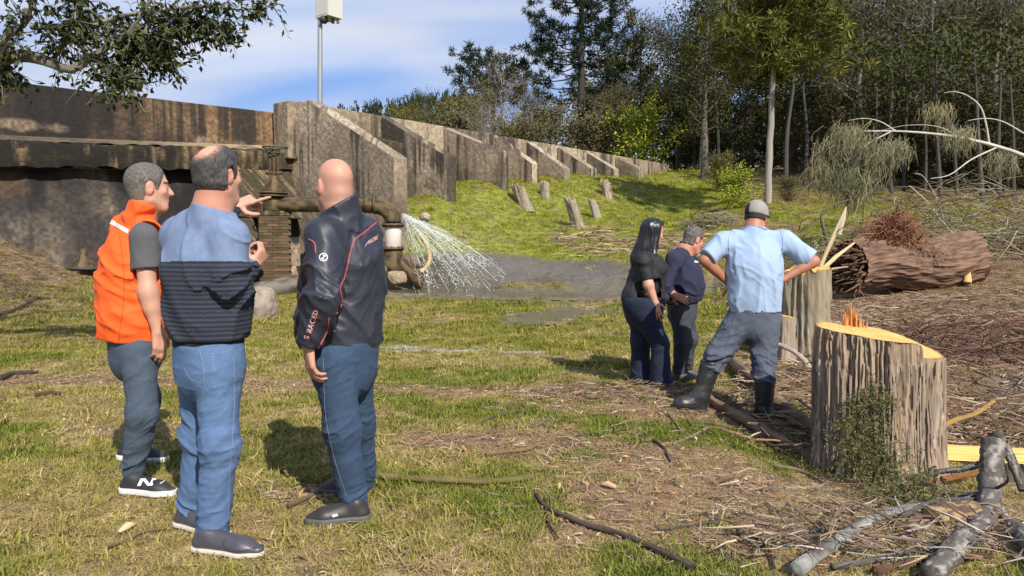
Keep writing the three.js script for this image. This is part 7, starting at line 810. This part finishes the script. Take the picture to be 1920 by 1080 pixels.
// ---------- grass ----------
function tuftGeo(seed, n, R, hmin, hmax, w, flat) { const g = new GB(), r = rng(seed); for (let k = 0; k < n; k++) { const a = r() * 2 * PI, q = sqrt(r()) * R, b = V(q * cos(a), -0.004, q * sin(a)), h = lerp(hmin, hmax, r()), az = r() * 2 * PI, ln = flat * (0.5 + r()), d1 = V(cos(az) * ln * .6, 1, sin(az) * ln * .6).normalize(), d2 = V(cos(az) * ln * 1.6, 1 - flat * 0.75 * r(), sin(az) * ln * 1.6).normalize(), s = V(-sin(az), 0, cos(az)), m = b.clone().addScaledVector(d1, h * .5), e = m.clone().addScaledVector(d2, h * .5), k2 = 0.72 + 0.56 * r(), c = [k2, k2, k2 * (0.8 + 0.4 * r())]; const A = g.v(b.x - s.x * w, b.y, b.z - s.z * w, c), B = g.v(b.x + s.x * w, b.y, b.z + s.z * w, c), C = g.v(m.x + s.x * w * .8, m.y, m.z + s.z * w * .8, c), D = g.v(m.x - s.x * w * .8, m.y, m.z - s.z * w * .8, c), E = g.v(e.x, e.y, e.z, c); g.q(A, B, C, D); g.t(D, C, E); } return g.geo(); }
{
  const green = tuftGeo(1, 20, 0.05, 0.022, 0.060, 0.0021, 0.9), straw = tuftGeo(2, 16, 0.06, 0.035, 0.085, 0.0016, 3.2), r = rng(202), Gm = [], Gc = [], Sm = [], Sc = [], M = new THREE.Matrix4(), Q = new THREE.Quaternion(), E = new THREE.Euler();
  const feet = [];
  const put = (x, Z, sc) => {
    const [d, l, w, p] = cover(x, Z); if (w > 0.55 && r() < (Z < 12 ? 0.97 : 0.82)) return; const y = H(x, Z), pg = (1 - l * 0.93) * (1 - w * 0.9) * (1 - p * 0.8); E.set(gauss(r) * .15, r() * 6.28, gauss(r) * .15); Q.setFromEuler(E); const s = sc * (0.7 + 0.6 * r()) * (r() < 0.04 ? 1.9 : 1), k = 0.7 + 0.6 * r();
    if (r() < pg * (1 - 0.58 * d)) { const t = clamp(d * 0.75 + gauss(r) * .2), bank = Z > 19 ? 1 : 0; let c = mix3([0.135, 0.165, 0.022], [0.32, 0.26, 0.075], t); if (bank) c = mix3(c, [0.30, 0.32, 0.036], 0.8); else if (Z > 9) c = mix3(c, [0.235, 0.225, 0.035], 0.5); M.compose(V(x, y, -Z), Q, V(s, s * (0.75 + 0.5 * r()) * (1 - 0.3 * l), s)); Gm.push(M.clone()); Gc.push([c[0] * k, c[1] * k, c[2] * k]); }
    else if (r() < 0.9 - 0.3 * w) { const c = p > 0.4 ? [0.42, 0.38, 0.29] : mix3([0.42, 0.315, 0.14], [0.31, 0.20, 0.115], clamp(l * 0.9 + gauss(r) * .3)); M.compose(V(x, y + 0.002, -Z), Q, V(s, s * (0.5 + 0.4 * r()) * (1 - 0.3 * l), s)); Sm.push(M.clone()); Sc.push([c[0] * k, c[1] * k, c[2] * k]); }
  };
  const band = (z0, z1, dens, sc, pad) => { const area = (0.5 * 1.42 * (z1 * z1 - z0 * z0)) + pad * 2 * (z1 - z0), n = floor(area * dens); for (let k = 0; k < n; k++) { const Z = sqrt(lerp(z0 * z0, z1 * z1, r())), x = (r() * 2 - 1) * (Z * 0.71 + pad); put(x, Z, sc); } };
  band(2.0, 4.5, 1400, 0.85, 0.5); band(4.5, 7, 900, 0.95, 0.6); band(7, 11, 420, 1.15, 0.8); band(11, 19, 170, 1.6, 1); band(19, 34, 120, 1.7, 1); band(34, 48, 30, 2.8, 1);
  const flake = new GB(); { const c = [1, 1, 1], a = flake.v(-1, 0, 0, c), b = flake.v(-0.1, 0.12, 0.42, c), e = flake.v(1, 0.05, 0, c), d = flake.v(-0.1, 0.16, -0.38, c); flake.t(a, b, e); flake.t(a, e, d); }
  const Lm = [], Lc = []; for (let k = 0; k < 9000; k++) { const Z = 2.2 + 9 * pow(r(), 0.7), x = (r() * 2 - 1) * (Z * 0.72 + .4), [d, l, w] = cover(x, Z); if (w > 0.6 || r() > 0.12 + l * 0.9) continue; E.set(gauss(r) * .5, r() * 6.28, gauss(r) * .5); Q.setFromEuler(E); const s = 0.010 + 0.016 * r(); M.compose(V(x, H(x, Z) + 0.014 + 0.012 * r(), -Z), Q, V(s, s, s)); Lm.push(M.clone()); const q = 0.6 + 0.7 * r(), t = r(); Lc.push(t < 0.5 ? [0.30 * q, 0.17 * q, 0.09 * q] : t < 0.85 ? [0.44 * q, 0.34 * q, 0.19 * q] : [0.50 * q, 0.25 * q, 0.13 * q]); }
  const inst = (name, g, m, ms, cs, label) => { const o = new THREE.InstancedMesh(g, m, ms.length); o.name = name; ms.forEach((q, i) => { o.setMatrixAt(i, q); o.setColorAt(i, new THREE.Color().setRGB(...cs[i])); }); o.castShadow = o.receiveShadow = true; scene.add(o); tag(o, label, 'grass', null, 'stuff'); };
  inst('lawn_grass', green, soft(0.85, 0.3), Gm, Gc, 'short green and yellowing grass covering the lawn and bank'); inst('dry_grass', straw, soft(0.9, 0.3), Sm, Sc, 'dry straw and thatch lying over the lawn and dirt'); inst('leaf_litter', flake.geo(), soft(0.9, 0.3), Lm, Lc, 'small dead leaves and chips strewn over the dirt'); console.log('grass', Gm.length, Sm.length);
}
renderer.render(scene, camera);
